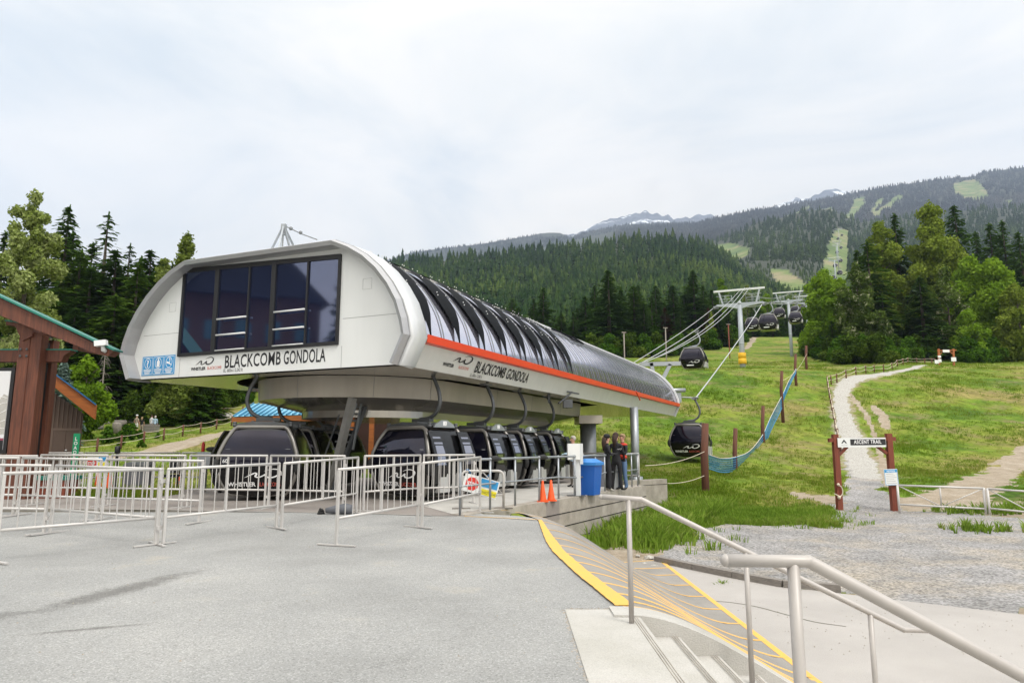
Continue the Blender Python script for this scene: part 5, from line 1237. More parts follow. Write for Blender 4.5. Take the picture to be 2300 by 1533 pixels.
    em.box((-.025, -.092+lean, 1.562), (.025, -.086+lean, 1.568)); em.build('eyes_and_mouth', C['hairb'], root)
    if cap: m = MB(); m.lathe([(.103, 1.665), (.105, 1.72), (.085, 1.765), (.03, 1.785)], (0, .01+lean, 0), 14); m.prism([(-.07, -.09), (.07, -.09), (.05, -.19), (-.05, -.19)], (0, lean, 1.675), (1, 0, 0), (0, 1, 0), (0, 0, 1), 0, .012); m.build('cap', C[cap], root)
    if logo: swoosh('back_mark', (-.07, .14, 1.22), (-1, 0, 0), (0, 0, 1), .0001+.16, M['inkwhite'], root, world=False, aspect=.7)
    return root
def foot(u, v): return gz(u, v, .135)
person(foot(1366, 1102), 100, 1.66, 'woman in a black jacket and wide trousers with a long ponytail and cap', 'black', 'black', 'shoe', hairlen=.42, wide=.05, cap='black', arms=((.2, .8), (.2, .8)))
person(foot(1386, 1100), 150, 1.74, 'person in a black jacket with a white back mark, behind the square white post', 'black', 'black', 'darkshoe', hairlen=.36, wide=.02, arms=((.1, .3), (.1, .5)), logo=True)
pr_ = person(foot(1400, 1099), -60, 1.70, 'fair-haired person in a black and red jacket and blue jeans, farthest right on the platform', 'black', 'jeans', 'darkshoe', hair='hairblond', hairlen=.1, wide=.02, arms=((.3, .7), (.3, .7)), cap=None)
m = MB(); m.sphere((0, .02, 1.4), .15, 1.25, .85, .45, 14, 8); m.sphere((0, 0, 1.02), .15, 1.12, .9, .6, 14, 8); m.build('red_jacket_panel', C['red'], pr_)
q = at(1288, 1108, 23.3); q.z = .13
person(q, -70, 1.66, 'grey-haired person in a pale blue shirt and dark trousers, mostly behind the white kiosk', 'paleblue', 'olive', 'darkshoe', hair='hairg', hairlen=.1, arms=((.4, .7), (.4, .7)))
def lawn(u, v): return on_ground(u, v, 30.)
lp = lawn(305, 971)
sL = lp.y/69.
person(lp, 172, 1.80*sL, 'man in a beige shirt, white cap and white shorts on the lawn, seen from behind', 'beige', 'shorts', 'darkshoe', shorts=True, sleeves=False, cap='white', hairlen=.1, hair='hairg')
person(lawn(317, 970), 185, 1.6*sL, 'small woman with red-brown hair, black top and pale trousers beside the man in shorts', 'black', 'beige', 'shoe', hairlen=.3, hair='hairblond', sleeves=False)
person(lawn(339, 966), 160, 1.72*sL, 'person in a white shirt and patterned dark skirt behind the wooden planter on the lawn', 'white', 'grey', 'darkshoe', hairlen=.12)
person(lawn(347, 967), 200, 1.66*sL, 'person in a pale blue shirt and black trousers at the right of the wooden planter', 'paleblue', 'black', 'darkshoe', hairlen=.2, hair='hairg')
# ---------------------------------------------------------------- small things on the pad and behind the barriers
q = gz(762, 1154, .12); bg_ = empty('equipment_bag', q, 'dark grey crumpled bag lying on the pad edge behind the middle barrier', 'bag')
m = MB(); m.tube([(-.28, 0, .07), (-.1, .02, .09), (.12, .0, .11), (.26, 0, .1)], [.05, .085, .11, .085], 12); m.build('bag_body', M['greybin'], bg_)
m = MB()
for k in range(9): a = k*.7; m.tube([(-.32, 0, .06), (-.36-.06*math.cos(a), .05*math.sin(a), .06+.05*math.sin(a*1.7)), (-.42, .09*math.cos(a), .05+.03*math.cos(a))], .018, 5)
m.build('buckles', M['blackrubber'], bg_)
q = gz(455, 1104, .13); cbx = empty('control_box', q, 'pale grey control box left of cabin 60 with a red bottle on top', 'control box')
MB().box((-.07, -.05, 0), (.07, .08, .85)).build('pedestal', M['steel'], cbx); MB().box((-.18, -.12, .68), (.22, .15, 1.18)).build('cabinet', M['steel'], cbx)
m = MB(); m.lathe([(.045, 0), (.05, .02), (.05, .22), (.03, .27), (.02, .3)], (0, 0, 0), 12); o = m.build('fire_extinguisher', M['bottle']); o.location = (q.x-.07, q.y, q.z+1.185); tag(o, 'small red bottle with a black top on the pale grey control box', 'bottle')
m = MB(); m.sphere((0, 0, 0), .13, 1.5, 1, .6, 10, 8); o = m.build('bag', M['blackrubber']); o.location = (q.x+.2, q.y, q.z+1.26); tag(o, 'black bag lying on the control box next to the red bottle', 'bag')
q = gz(255, 1115, .13); bp_ = empty('belt_post', q, 'thin black stanchion post with a retractable belt head behind the barriers', 'post')
MB().lathe([(.2, 0), (.2, .02), (.04, .05), (.035, 1.15), (.07, 1.17), (.07, 1.32), (.05, 1.36)], (0, 0, 0), 14).build('post_body', M['black'], bp_)
for k, (u, lb) in enumerate(((295, 'left dark grey waste bin of the pair behind the barriers'), (320, 'right dark grey waste bin of the pair behind the barriers'))):
    q = gz(u, 1106, .13); e = empty('waste_bin', q, lb, 'bin', 'pair of grey bins'); MB().box((-.19, -.2, 0), (.19, .2, .78)).build('bin_body', M['greybin'], e); MB().add([(-.21, -.22, .78), (.21, -.22, .78), (.21, .22, .78), (-.21, .22, .78), (-.15, -.16, .88), (.15, -.16, .88), (.15, .16, .9), (-.15, .16, .9)], [(0, 1, 5, 4), (1, 2, 6, 5), (2, 3, 7, 6), (3, 0, 4, 7), (4, 5, 6, 7)]).build('lid', M['darksteel'], e)
q = gz(388, 1100, .13); ch_ = empty('chair', q, 'black office-style chair standing between the grey bins and cabin 60', 'chair')
MB().box((-.24, -.22, .42), (.24, .24, .48)).build('seat', M['black'], ch_); MB().box((-.26, .2, .5), (.1, .26, .98)).build('backrest', M['black'], ch_)
for sx in (-1, 1):
    MB().tube([(sx*.22, -.2, .42), (sx*.22, -.2, 0)], .02, 6).build('leg', M['blackrubber'], ch_); MB().tube([(sx*.22, .22, .45), (sx*.22, .24, 0)], .02, 6).build('leg', M['blackrubber'], ch_)
q = gz(212, 1110, .13)+Vector((0, 0, .85)); r_, X, Z, n = signboard('sign', q, .62, .42, 0, [(.03, -.18, .3, .05, 'signyellow'), (.03, .08, .3, .2, 'blue')], 'white STOP sign with a yellow strip behind the barriers, above two cones')
m = MB(); m.prism([(-.16+.15*math.cos(math.pi/8+k*math.pi/4), .02+.15*math.sin(math.pi/8+k*math.pi/4)) for k in range(8)], (0, 0, 0), X, Z, n, .001, .004); m.build('stop_octagon', M['signred'], r_)
text('lettering', 'STOP', X*-.16-Z*.02+n*.006, X, Z, .11, M['inkwhite'], r_, align='CENTER', world=False, xs=.8, bold=.003)
MB().tube([(0, .02, -.85), (0, .02, .0)], .03, 8).build('sign_post', M['barrier'], r_)
# ---------------------------------------------------------------- timber map shelter at the left edge
YS = 18.2
sh = empty('timber_map_shelter', at(60, 1090, YS), 'heavy red-brown timber map shelter with green metal capping at the left edge', 'timber shelter')
def wall_bar(u0, v0, u1, v1, Y, w_, h_, mt, name, dY=0.): m = MB(); m.bar(at(u0, v0, Y), at(u1, v1, Y+dY), w_, h_); return m.build(name, M[mt], sh, True)
base_z = -.1
def post(u, v, Y, wd, dp, top): p = at(u, v, Y); q = at(u, top, Y); q = Vector((p.x, Y, q.z)); m = MB(); m.box((p.x-wd/2, Y-dp/2, base_z), (p.x+wd/2, Y+dp/2, q.z)); return m.build('post', M['cedar'], sh, True)
x0 = at(40, 900, YS).x
for dx, dy, tp in ((.0, 0, 752), (.36, .02, 748)):
    p = at(52, 900, YS); q = at(52, tp, YS); m = MB(); m.box((p.x-.17+dx*.8, YS-.15+dy, base_z), (p.x+.12+dx*.8, YS+.13+dy, q.z)); m.build('post', M['cedar'], sh, True)
p = at(110, 900, YS+.6); q = at(110, 765, YS+.6); p = at(103, 900, YS+.6); m = MB(); m.box((p.x-.12, YS+.5, base_z), (p.x+.12, YS+.75, q.z)); m.build('post', M['cedar'], sh, True)
m = MB(); m.box((at(82, 900, YS+.35).x, YS+.3, base_z), (at(94, 900, YS+.35).x, YS+.45, at(92, 765, YS).z)); m.build('gap_shade_strip', M['black'], sh, True)  # black strip painted in as the shade of the gap between the posts
# cross beam with an angled end
zt, zb = at(60, 785, YS).z, at(60, 811, YS).z; xr = at(152, 790, YS).x
m = MB(); m.prism([(-22, zb), (xr-.22, zb), (xr-.16, zb+.17), (xr, zt-.04), (xr, zt), (-22, zt)], (0, YS+.1, 0), (1, 0, 0), (0, 0, 1), (0, 1, 0), 0, .25); m.build('cross_beam', M['cedar'], sh, True)
m = MB(); m.box((-22, YS+.08, zt), (xr+.03, YS+.37, zt+.035)); m.build('green_capping', M['greenmetal'], sh, True)
# post caps
q = at(85, 715, YS); m = MB(); c0 = at(26, 724, YS); c1 = at(86, 733, YS)
m.prism([(c0.x, c0.z), (c1.x, c1.z), (c1.x, c1.z-.3), (c1.x-.25, c1.z-.42), (c0.x+.35, c1.z-.2), (c0.x+.25, c0.z-.12), (c0.x, c0.z-.1)], (0, YS-.2, 0), (1, 0, 0), (0, 0, 1), (0, 1, 0), 0, .4); m.build('bracket', M['cedar'], sh, True)
m = MB(); m.bar(Vector((c0.x-.02, YS, c0.z+.02)), Vector((c1.x, YS, c1.z+.02)), .46, .035); m.bar(at(66, 748, YS-.02), at(122, 757, YS+.6), .4, .03); m.build('green_capping', M['greenmetal'], sh, True)
# sloping roof beam with green edge
pts_ = [(-120, 610), (0, 668), (120, 724), (232, 779), (262, 789), (250, 800), (228, 797), (104, 748), (-8, 704), (-120, 655)]
m = MB(); P_ = [at(u, v, YS-.5) for u, v in pts_]; m.prism([(p.x, p.z) for p in P_][::-1], (0, YS-.62, 0), (1, 0, 0), (0, 0, 1), (0, 1, 0), 0, .3); m.build('roof_beam', M['cedar'], sh, True)
m = MB(); a, b = at(-120, 607, YS-.5), at(266, 788, YS-.5); m.bar(a, b, .42, .045); m.build('green_capping', M['greenmetal'], sh, True)
m = MB()
for u in (-60, 20, 100, 170): a = at(u, 607+(u+120)*.469+34, YS-.4); m.bar(a, a+Vector((0, 1.0, 0)), .14, .18)
m.build('rafter', M['cedar'], sh, True)
m = MB()
for (u, v) in ((46, 784), (60, 784), (45, 799), (59, 799), (27, 1028), (43, 1028)): c = at(u, v, YS-.19); m.sphere(c, .035, 1, .5, 1, 8, 6)
m.build('bolt', M['darksteel'], sh, True)
m = MB(); m.box((x0-.2, YS+.2, .0), (x0+1.35, YS+.75, .62)); m.build('base_plinth', M['redwood'], sh, True)
m = MB(); m.box((x0-.25, YS+.15, .60), (x0+1.42, YS+.8, .7)); m.build('green_capping', M['greenmetal'], sh, True)
cm = empty('security_camera', at(228, 775, YS-.7), 'white bullet security camera on the end of the timber roof beam', 'camera')
m = MB(); a = at(214, 772, YS-.8); b = at(240, 769, YS-.75); m.bar(a, b, .17, .14); m.build('camera_body', M['white'], cm, True)
MB().bar(a-Vector((.02, 0, 0)), a+Vector((.01, 0, 0)), .12, .1).build('lens', M['black'], cm, True)
m = MB(); m.tube([at(230, 775, YS-.72), at(232, 785, YS-.68), at(238, 789, YS-.62)], [.04, .06, .05], 8); m.build('bracket', M['white'], cm, True)
# the trail map board
mb = empty('map_board', at(20, 1030, YS-.1), 'white trail map board in a black frame beside the timber posts', 'sign board')
a = at(-190, 1020, YS-.05); b = at(37, 826, YS-.05); z0, z1 = at(30, 1018, YS-.05).z, b.z
MB().box((a.x, YS-.1, z0), (b.x, YS-.02, z1)).build('frame', M['black'], mb, True)
MB().box((a.x+.08, YS-.115, z0+.1), (b.x-.09, YS-.1, z1-.09)).build('map_face', M['maproof'], mb, True)
m = MB(); Wd = b.x-.09; m.prism([(Wd-.9, z0+.5), (Wd, z0+.5), (Wd, z1-.75), (Wd-.12, z1-.70), (Wd-.3, z1-1.0), (Wd-.6, z1-1.3)], (0, YS-.116, 0), (1, 0, 0), (0, 0, 1), (0, -1, 0), 0, .002); m.build('mountain_print', M['conc'], mb, True)
m = MB()
for k in range(5): 
    pl = [(Wd-.9+.9*t, YS-.119, z0+.75+.16*k+.1*math.sin(t*5+k)) for t in np.linspace(0, 1, 8)]; m.tube(pl, .008, 4)
m.build('trail_lines', M['inkwhite'], mb, True)
MB().box((a.x+.08, YS-.12, z0+.34), (Wd, YS-.116, z0+.4)).build('maroon_band', M['maroon'], mb, True)
MB().box((a.x+.08, YS-.12, z0+.1), (Wd, YS-.116, z0+.34)).build('footer_band', M['black'], mb, True)
swoosh('swoosh_logo', (Wd-.62, YS-.124, z0+.2), (1, 0, 0), (0, 0, 1), .5, M['inkwhite'], mb, aspect=.6)
# ---------------------------------------------------------------- brown shed with orange-brown barge board and blue roof
YD = 21.5
sd_ = empty('storage_shed', at(160, 1080, YD), 'brown board-sided shed with a double door and a blue-edged orange barge board', 'shed')
xa, xb = at(92, 1000, YD).x, at(181, 1000, YD).x
zl, zr_ = at(110, 868, YD).z, at(180, 925, YD).z
m = MB(); m.prism([(xa-3, -.1), (xb, -.1), (xb, zr_-.05), (at(110, 900, YD).x, zl-.1), (xa-3, zl-.1+.9)], (0, YD, 0), (1, 0, 0), (0, 0, 1), (-.57, .82, 0), 0, 3.2); m.build('wall', M['brown'], sd_, True)
m = MB()
for k in range(9): x = xa+.02+(xb-xa-.1)*k/8.; m.box((x, YD-.02, at(150, 962, YD).z if x > xa+.05 else 0, ), (x+.03, YD-.002, zr_+(xb-x)*.62))
m.build('batten', M['brownlight'], sd_, True)
dx0, dx1 = at(118, 1000, YD).x, at(176, 1000, YD).x; dzt = at(150, 964, YD).z
MB().box((dx0, YD-.03, .08), ((dx0+dx1)/2-.005, YD-.003, dzt-.03)).build('door', M['brown'], sd_, True); MB().box(((dx0+dx1)/2+.005, YD-.03, .08), (dx1, YD-.003, dzt-.03)).build('door', M['brown'], sd_, True)
m = MB(); m.box((dx0-.06, YD-.04, .05), (dx0, YD-.003, dzt+.04)); m.box((dx1, YD-.04, .05), (dx1+.06, YD-.003, dzt+.04)); m.box((dx0, YD-.04, dzt-.03), (dx1, YD-.003, dzt+.04)); m.build('door_frame', M['brownlight'], sd_, True)
m = MB()
for v in (1011, 1023): c = at(148, v, YD-.05); m.sphere(c, .035, n=8, m=6); 
m.build('door_knob', M['cabsilver'], sd_, True)
a, b = at(60, 818, YD-.5), at(214, 941, YD-.5)
m = MB(); dv = (b-a); m.prism([(a.x, a.z), (a.x, a.z+.35), (b.x, b.z+.42), (b.x, b.z)], (0, YD-.55, 0), (1, 0, 0), (0, 0, 1), (0, 1, 0), 0, .08)
m.build('barge_board', M['orangewood'], sd_, True)
m = MB(); m.prism([(a.x, a.z+.355), (a.x, a.z+.40), (b.x+.06, b.z+.46), (b.x+.06, b.z+.415)], (0, YD-.62, 0), (1, 0, 0), (0, 0, 1), (-.60, .80, 0), 0, 4.0); m.build('roof', M['bluemetal'], sd_, True)
m = MB(); m.prism([(a.x, a.z+.1), (a.x, a.z+.13), (b.x-.02, b.z+.1), (b.x-.02, b.z+.07)], (0, YD-.47, 0), (1, 0, 0), (0, 0, 1), (-.60, .80, 0), 0, .9); m.build('eave_soffit', M['cedar'], sd_, True)
q = at(165, 1060, YD-.8); ls = empty('load_here_sign', (q.x, q.y, .1), 'narrow upright green sign reading LOAD HERE in front of the shed door', 'sign')
zt = at(165, 973, YD-.8).z; zb2 = at(165, 1066, YD-.8).z; MB().box((q.x-.09, q.y-.02, zb2), (q.x+.09, q.y+.02, zt)).build('board', M['signgreen'], ls, True)
for k, chh in enumerate('LOAD HERE'):
    if chh != ' ': text('lettering', chh, (q.x, q.y-.025, zt-.2-.135*k), (1, 0, 0), (0, 0, 1), .14, M['inkwhite'], ls, align='CENTER', bold=.005)
MB().tube([(q.x, q.y+.04, .1), (q.x, q.y+.04, zb2+.2)], .025, 8).build('pole', M['barrier'], ls, True)
# ---------------------------------------------------------------- blue-roofed ticket kiosk seen under the station
tk = empty('ticket_building', at(640, 1000, 33), 'low red-brown timber building with a sky-blue standing-seam roof behind the parked cabins', 'building')
YT = 33.; a, b = at(524, 935, YT), at(745, 929, YT-3); rA, rB = at(570, 906, YT+4), at(700, 916, YT+2)
m = MB(); eave = [Vector((a.x, a.y, a.z)), Vector((b.x, b.y, b.z))]; m.add([eave[0], eave[1], (b.x-.6, b.y+5, rB.z+.1), (rA.x, rA.y, rA.z)], [(0, 1, 2, 3)]); m.add([(v[0], v[1], v[2]-.05) for v in [eave[0], eave[1], (b.x-.6, b.y+5, rB.z+.1), (rA.x, rA.y, rA.z)]], [(3, 2, 1, 0)]); m.build('roof', M['skyroof'], tk, True)
m = MB()
for k in range(17): t = k/16.; p = eave[0]+(eave[1]-eave[0])*t; q = Vector((rA.x, rA.y, rA.z))+(Vector((b.x-.6, b.y+5, rB.z+.1))-rA)*t; m.bar(p+Vector((0, 0, .03)), q+Vector((0, 0, .03)), .05, .07)
m.build('roof_seam', M['skyroofd'], tk, True)
m = MB(); m.bar(eave[0]-Vector((0, 0, .16)), eave[1]-Vector((0, 0, .16)), .1, .24); m.build('fascia', M['orangewood'], tk, True)
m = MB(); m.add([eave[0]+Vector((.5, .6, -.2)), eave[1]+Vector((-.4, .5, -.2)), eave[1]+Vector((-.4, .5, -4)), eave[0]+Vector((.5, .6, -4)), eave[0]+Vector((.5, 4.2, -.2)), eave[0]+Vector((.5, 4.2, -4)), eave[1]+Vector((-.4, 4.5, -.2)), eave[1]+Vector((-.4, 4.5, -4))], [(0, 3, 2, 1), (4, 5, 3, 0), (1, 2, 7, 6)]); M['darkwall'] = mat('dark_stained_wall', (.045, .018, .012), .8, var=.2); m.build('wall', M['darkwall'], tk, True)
tk2 = empty('ticket_building', at(800, 1000, 36), 'dark red-brown timber building behind the steel ladder and the cabins', 'building')
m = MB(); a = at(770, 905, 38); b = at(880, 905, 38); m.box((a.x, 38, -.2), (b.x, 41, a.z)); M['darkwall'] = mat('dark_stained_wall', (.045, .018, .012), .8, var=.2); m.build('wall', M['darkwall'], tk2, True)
m = MB(); m.box((a.x-.3, 37.5, a.z), (b.x+.3, 41.4, a.z+.2)); m.build('fascia', M['orangewood'], tk2, True)
m = MB(); a = at(835, 955, 37); m.box((a.x-.12, 36.9, -.2), (a.x+.12, 37.1, at(835, 925, 37).z)); a = at(790, 955, 37); m.box((a.x-.12, 36.9, -.2), (a.x+.12, 37.1, at(835, 925, 37).z)); m.build('post', M['orangewood'], tk2, True)
# ---------------------------------------------------------------- log posts with the blue net
LPs = [((1585, 1100), 950, .40), ((1653, 1076), 961, .34), ((1715, 1003), 911, .34), ((1757, 914), 833, .36), ((1788, 860), 795, .36), ((1812, 831), 776, .38)]
ordn = ['first', 'second', 'third', 'fourth', 'fifth', 'sixth and farthest']; tops = []; bases = []
yl = [31., 40., 50., 57., 71., 84.]
for k, ((u, vb), vt, r_) in enumerate(LPs):
    Y = yl[k]; b = at(u, vb, Y); t = at(u-1, vt, Y); root = empty('log_post', b, ordn[k]+' log post from the station end, rising from the grass slope', 'post', 'brown log posts carrying the blue net')
    rr = (.165, .13, .13, .13, .14, .15)[k]; MB().tube([(0, 0, -1.5), (0, 0, (t.z-b.z)*.5), (t.x-b.x, 0, t.z-b.z)], [rr*1.05, rr, rr*.95], 14).build('log', M['logpost'], root); tops.append(t); bases.append(b)
NT = [(1585,1058,1100-0,),(1620,1062),(1652,1056),(1690,1040),(1713,1005),(1735,955),(1757,915),(1772,880),(1788,850)]
def netpt(i, top):
    u_, vt_, vb_ = [(1592,1022,1052),(1622,1030,1060),(1654,1026,1056),(1685,1012,1040),(1714,975,1012),(1732,935,965),(1756,890,915),(1760,882,900),(1772,855,868),(1788,828,836)][i]
    Yn = [31.2,36,40.2,45,50.2,53,57.2,58,64,71][i]; return at(u_, vt_ if top else vb_, Yn-.2)
m = MB(); n_ = 10; tp = smooth_path([netpt(i, 1) for i in range(n_)], 5); bt = smooth_path([netpt(i, 0) for i in range(n_)], 5); rows = 6
for r_ in range(rows+1): f = r_/rows; m.tube([Vector(a)*(1-f)+Vector(b)*f+Vector((0, .06*math.sin(3*f+i*.5), 0)) for i, (a, b) in enumerate(zip(tp, bt))], .014 if 0 < r_ < rows else .03, 4, False)
for i in range(0, (len(tp)-1)*3):
    f = i/3.; j = int(f); t = f-j; a = Vector(tp[j]).lerp(Vector(tp[j+1]), t); b = Vector(bt[j]).lerp(Vector(bt[j+1]), t); m.tube([a, b+(Vector(bt[min(j+1, len(bt)-1)])-Vector(bt[j]))*.3], .013, 3, False)
o = m.build('safety_net', M['net']); tag(o, 'blue mesh safety net sagging between the log posts', 'net')
m = MB(); m.tube([tuple(Vector(p)+Vector((0, 0, .03))) for p in tp], .022, 5, False); o = m.build('net_rope', M['rope']); tag(o, 'pale orange rope threaded along the top of the blue net', 'rope')
def rope(pts, label, r=.014, group=None): m = MB(); m.tube(pts, r, 5, False); o = m.build('rope', M['rope']); tag(o, label, 'rope', group)
rope(sag(at(1585, 1012, 31), at(1449, 1045, 25.5), .15), 'upper sagging rope from the first log post to the platform railing')
rope(sag(at(1585, 1066, 31), at(1499, 1085, 28), .1), 'lower sagging rope from the first log post to the low wall')
rope(sag(tops[3]-Vector((0, 0, .8)), tops[5]-Vector((0, 0, 1.)), .5), 'thin rope strung between the farthest log posts')
# ---------------------------------------------------------------- trail arch, notice, gate
ar = empty('trail_arch', gz(1946, 1146, -.95), 'red-brown timber arch carrying the ASCENT TRAIL banner over the gravel path', 'timber arch')
YA = 27.; b1, t1 = at(1886, 1143, YA), at(1875, 975, YA); b2, t2 = at(2009, 1149, YA), at(1995, 973, YA)
for b, t in ((b1, t1), (b2, t2)): m = MB(); m.bar(b-Vector((0, 0, .3)), t, .2, .2, up=(0, 1, 0)); m.build('post', M['redwood'], ar, True)
m = MB(); m.bar(at(1861, 988, YA), at(2010, 985, YA), .16, .15); m.build('crossbeam', M['redwood'], ar, True)
MB().bar(at(1884, 1021, YA), at(1902, 1003, YA), .12, .1).build('knee_brace', M['redwood'], ar, True); MB().bar(at(1992, 1018, YA), at(1968, 1000, YA), .12, .1).build('knee_brace', M['redwood'], ar, True)
bl, br_ = at(1882, 1004, YA-.13), at(1990, 1003, YA-.13); tl = at(1881, 983, YA-.13); hB = tl.z-bl.z; X = (br_-bl).normalized(); Z = Vector((0, 0, 1)); bw = (br_-bl).length
MB().prism([(0, 0), (bw, 0), (bw, hB), (0, hB)], bl, X, Z, (0, -1, 0), 0, .02).build('banner', M['white'], ar, True)
MB().prism([(bw*.26, hB*.2), (bw*.995, hB*.2), (bw*.995, hB*.85), (bw*.26, hB*.85)], bl, X, Z, (0, -1, 0), .021, .024).build('black_field', M['ink'], ar, True)
text('lettering', 'ASCENT TRAIL', bl+X*bw*.335+Z*hB*.37+Vector((0, -.028, 0)), X, Z, hB*.56, M['inkwhite'], ar, fit=bw*.57, bold=.003, spacing=1.08)
MB().prism([(bw*.07, hB*.42), (bw*.1, hB*.42), (bw*.13, hB*.62), (bw*.16, hB*.42), (bw*.19, hB*.42), (bw*.13, hB*.84)], bl, X, Z, (0, -1, 0), .021, .024).build('chevron_mark', M['ink'], ar, True)
text('lettering', 'ASCENT', bl+X*bw*.07+Z*hB*.17+Vector((0, -.028, 0)), X, Z, hB*.18, M['inkgrey'], ar, xs=.8, spacing=1.4)
m = MB(); c = at(1884, 1102, YA-.16); m.tube([c+Vector((-.18, 0, -.1))]+[c+Vector((.12*math.cos(a)+.03, 0, .2*math.sin(a))) for a in np.linspace(-1.9, 1.5, 10)]+[c+Vector((0, .02, .24))], .022, 6)
m.sphere(c+Vector((0, 0, .24)), .06, n=8, m=6); m.sphere(c+Vector((0, 0, -.24)), .07, n=8, m=6); m.build('tied_rope', M['rope'], ar, True)
q = at(2002, 1071, YA-.2); r_, X, Z, n = signboard('notice_board', q, .52, .62, .04, [(-.24, .18, .24, .29, 'blue')], 'white notice with a blue header on the right post of the trail arch', 'notice')
m = MB()
for k in range(6): m.prism([(-.2, .12-.07*k), (.1+.1*((k*7) % 3)/2, .12-.07*k), (.1+.1*((k*7) % 3)/2, .135-.07*k), (-.2, .135-.07*k)], (0, 0, 0), X, Z, n, .001, .003)
m.build('text_lines', M['inkgrey'], r_); m = MB()
for a, b in (((-.24, -.3), (-.24, .3)), ((.24, -.3), (.24, .3)), ((-.24, -.29), (.24, -.29))): m.bar(X*a[0]+Z*a[1]+n*.003, X*b[0]+Z*b[1]+n*.003, .008, .012)
m.build('blue_border', M['blue'], r_); text('lettering', 'NOTICE', X*0+Z*.2+n*.006, X, Z, .085, M['inkwhite'], r_, align='CENTER', world=False, bold=.002)
def gate(u0, u1, vt0, vt1, vb0, vb1, label, Y, mid=True, dY=0.):
    a, b = at(u0, vb0, Y), at(u1, vb1, Y+dY); a2, b2 = at(u0, vt0, Y), at(u1, vt1, Y+dY); root = empty('metal_gate', a, label, 'gate', 'pale pipe gates beside the trail arch')
    a2.x, b2.x = a.x, b.x; m = MB(); m.tube([a2, b2], .035, 8); m.tube([a, b], .035, 8); m.tube([a-Vector((0, 0, .0)), a2], .035, 8); m.tube([b, b2], .035, 8); m.build('frame', M['barrier'], root, True)
    if mid:
        c_, c2 = a.lerp(b, .5), a2.lerp(b2, .5); MB().tube([c_, c2], .028, 8).build('middle_bar', M['barrier'], root, True)
        m = MB(); m.tube([a2, c_], .02, 6); m.tube([c_, b2], .02, 6); m.build('diagonal', M['barrier'], root, True)
    for p, p2 in ((a, a2), (b, b2)): MB().tube([(p.x, p.y, p.z-.45), (p.x, p.y, p2.z+.02)], .045, 8).build('gate_post', M['barrier'], root, True)
gate(2019, 2214, 1089, 1096, 1132, 1142, 'pale pipe gate with two diagonals between the trail arch and the double post', 26.5, dY=-.9)
gate(2222, 2420, 1097, 1110, 1141, 1160, 'pale pipe gate right of the double post, cut by the picture edge', 25.5, dY=-1.4)
# the far arch and its signs
fa = empty('trail_arch', on_ground(2130, 822), 'small distant orange-brown timber arch at the wood edge, end of the gravel path', 'timber arch'); Yf = fa.location.y
for u in (2109, 2142): b = at(u, 823, Yf); t = at(u-1, 783, Yf); m = MB(); m.bar(b-Vector((0, 0, .8)), t, .24, .24, up=(0, 1, 0)); m.build('post', M['orangewood'], fa, True)
m = MB(); m.bar(at(2105, 787, Yf), at(2148, 786, Yf), .15, .15); m.bar(at(2111, 796, Yf), at(2118, 788, Yf), .12, .12); m.bar(at(2140, 796, Yf), at(2133, 788, Yf), .12, .12); m.build('crossbeam', M['orangewood'], fa, True)
p, q = at(2118, 791, Yf-.3), at(2132, 785, Yf-.3); MB().box((p.x, Yf-.35, p.z), (q.x, Yf-.25, q.z)).build('banner', M['white'], fa, True)
for (u0, v0, u1, v1, lb) in ((2107, 803, 2113, 798, 'small white notice on the left post of the far arch'), (2100, 816, 2108, 808, 'white notice left of the far arch'), (2108, 813, 2114, 806, 'lower white notice on the left post of the far arch'), (2137, 811, 2147, 802, 'white notice on the right post of the far arch')):
    p, q = at(u0, v0, Yf-.5), at(u1, v1, Yf-.5); m = MB(); m.box((p.x, Yf-.55, p.z), (q.x, Yf-.45, q.z)); m.tube([((p.x+q.x)/2, Yf-.4, p.z-(1.2 if u0 == 2100 else .1)), ((p.x+q.x)/2, Yf-.4, q.z-.1)], .06, 6); o = m.build('notice', M['white']); tag(o, lb, 'notice')
# ---------------------------------------------------------------- rope fences
def rope_fence(P, hgt, label, rp=.05, rr=.014, leanlabel=None, nr=2, mt='logpost'):
    root = empty('rope_fence', P[0], label, 'fence'); 
    for p in P: m = MB(); m.tube([(p.x, p.y, p.z-.2), (p.x, p.y, p.z+hgt)], rp, 8); m.build('post', M[mt], root, True)
    for z in (.92, .48)[:nr]:
        m = MB(); pts = []
        for a, b in zip(P[:-1], P[1:]): pts += sag(a+Vector((0, 0, hgt*z)), b+Vector((0, 0, hgt*z)), .07*(b-a).length*.4, 7)[:-1]
        pts.append(P[-1]+Vector((0, 0, hgt*z))); m.tube(pts, rr, 5, False); m.build('rope', M['rope'], root, True)
    return root
rope_fence([on_ground(u, v, 30) for u, v in ((110,1020),(160,1019),(217,1016),(271,1008),(322,999),(367,990),(410,980),(450,972),(486,961),(520,950),(560,938))], 1.12, 'brown-posted double rope fence along the lawn edge above the gravel road', .085, .022)
rope_fence([on_ground(u, v, 30) for u, v in ((455,929),(502,931),(545,928))], 1.15, 'short rope fence higher up the bank behind the lawn', .085, .022)
FP = [on_ground(u, v, 20) for u, v in ((1888,1010),(1882,985),(1877,962),(1873,942),(1869,922),(1866,905),(1863,888),(1861,874),(1859,864),(1867,862),(1880,859),(1901,852),(1923,844),(1945,837),(1964,833),(1985,833),(2004,829),(2016,825),(2029,823),(2040,821),(2060,820),(2078,822),(2094,822),(2102,822))]
rope_fence(FP[:1]+FP[1:], 1.0, 'long brown-posted rope fence climbing the left side of the gravel trail to the far arch', .075, .025)
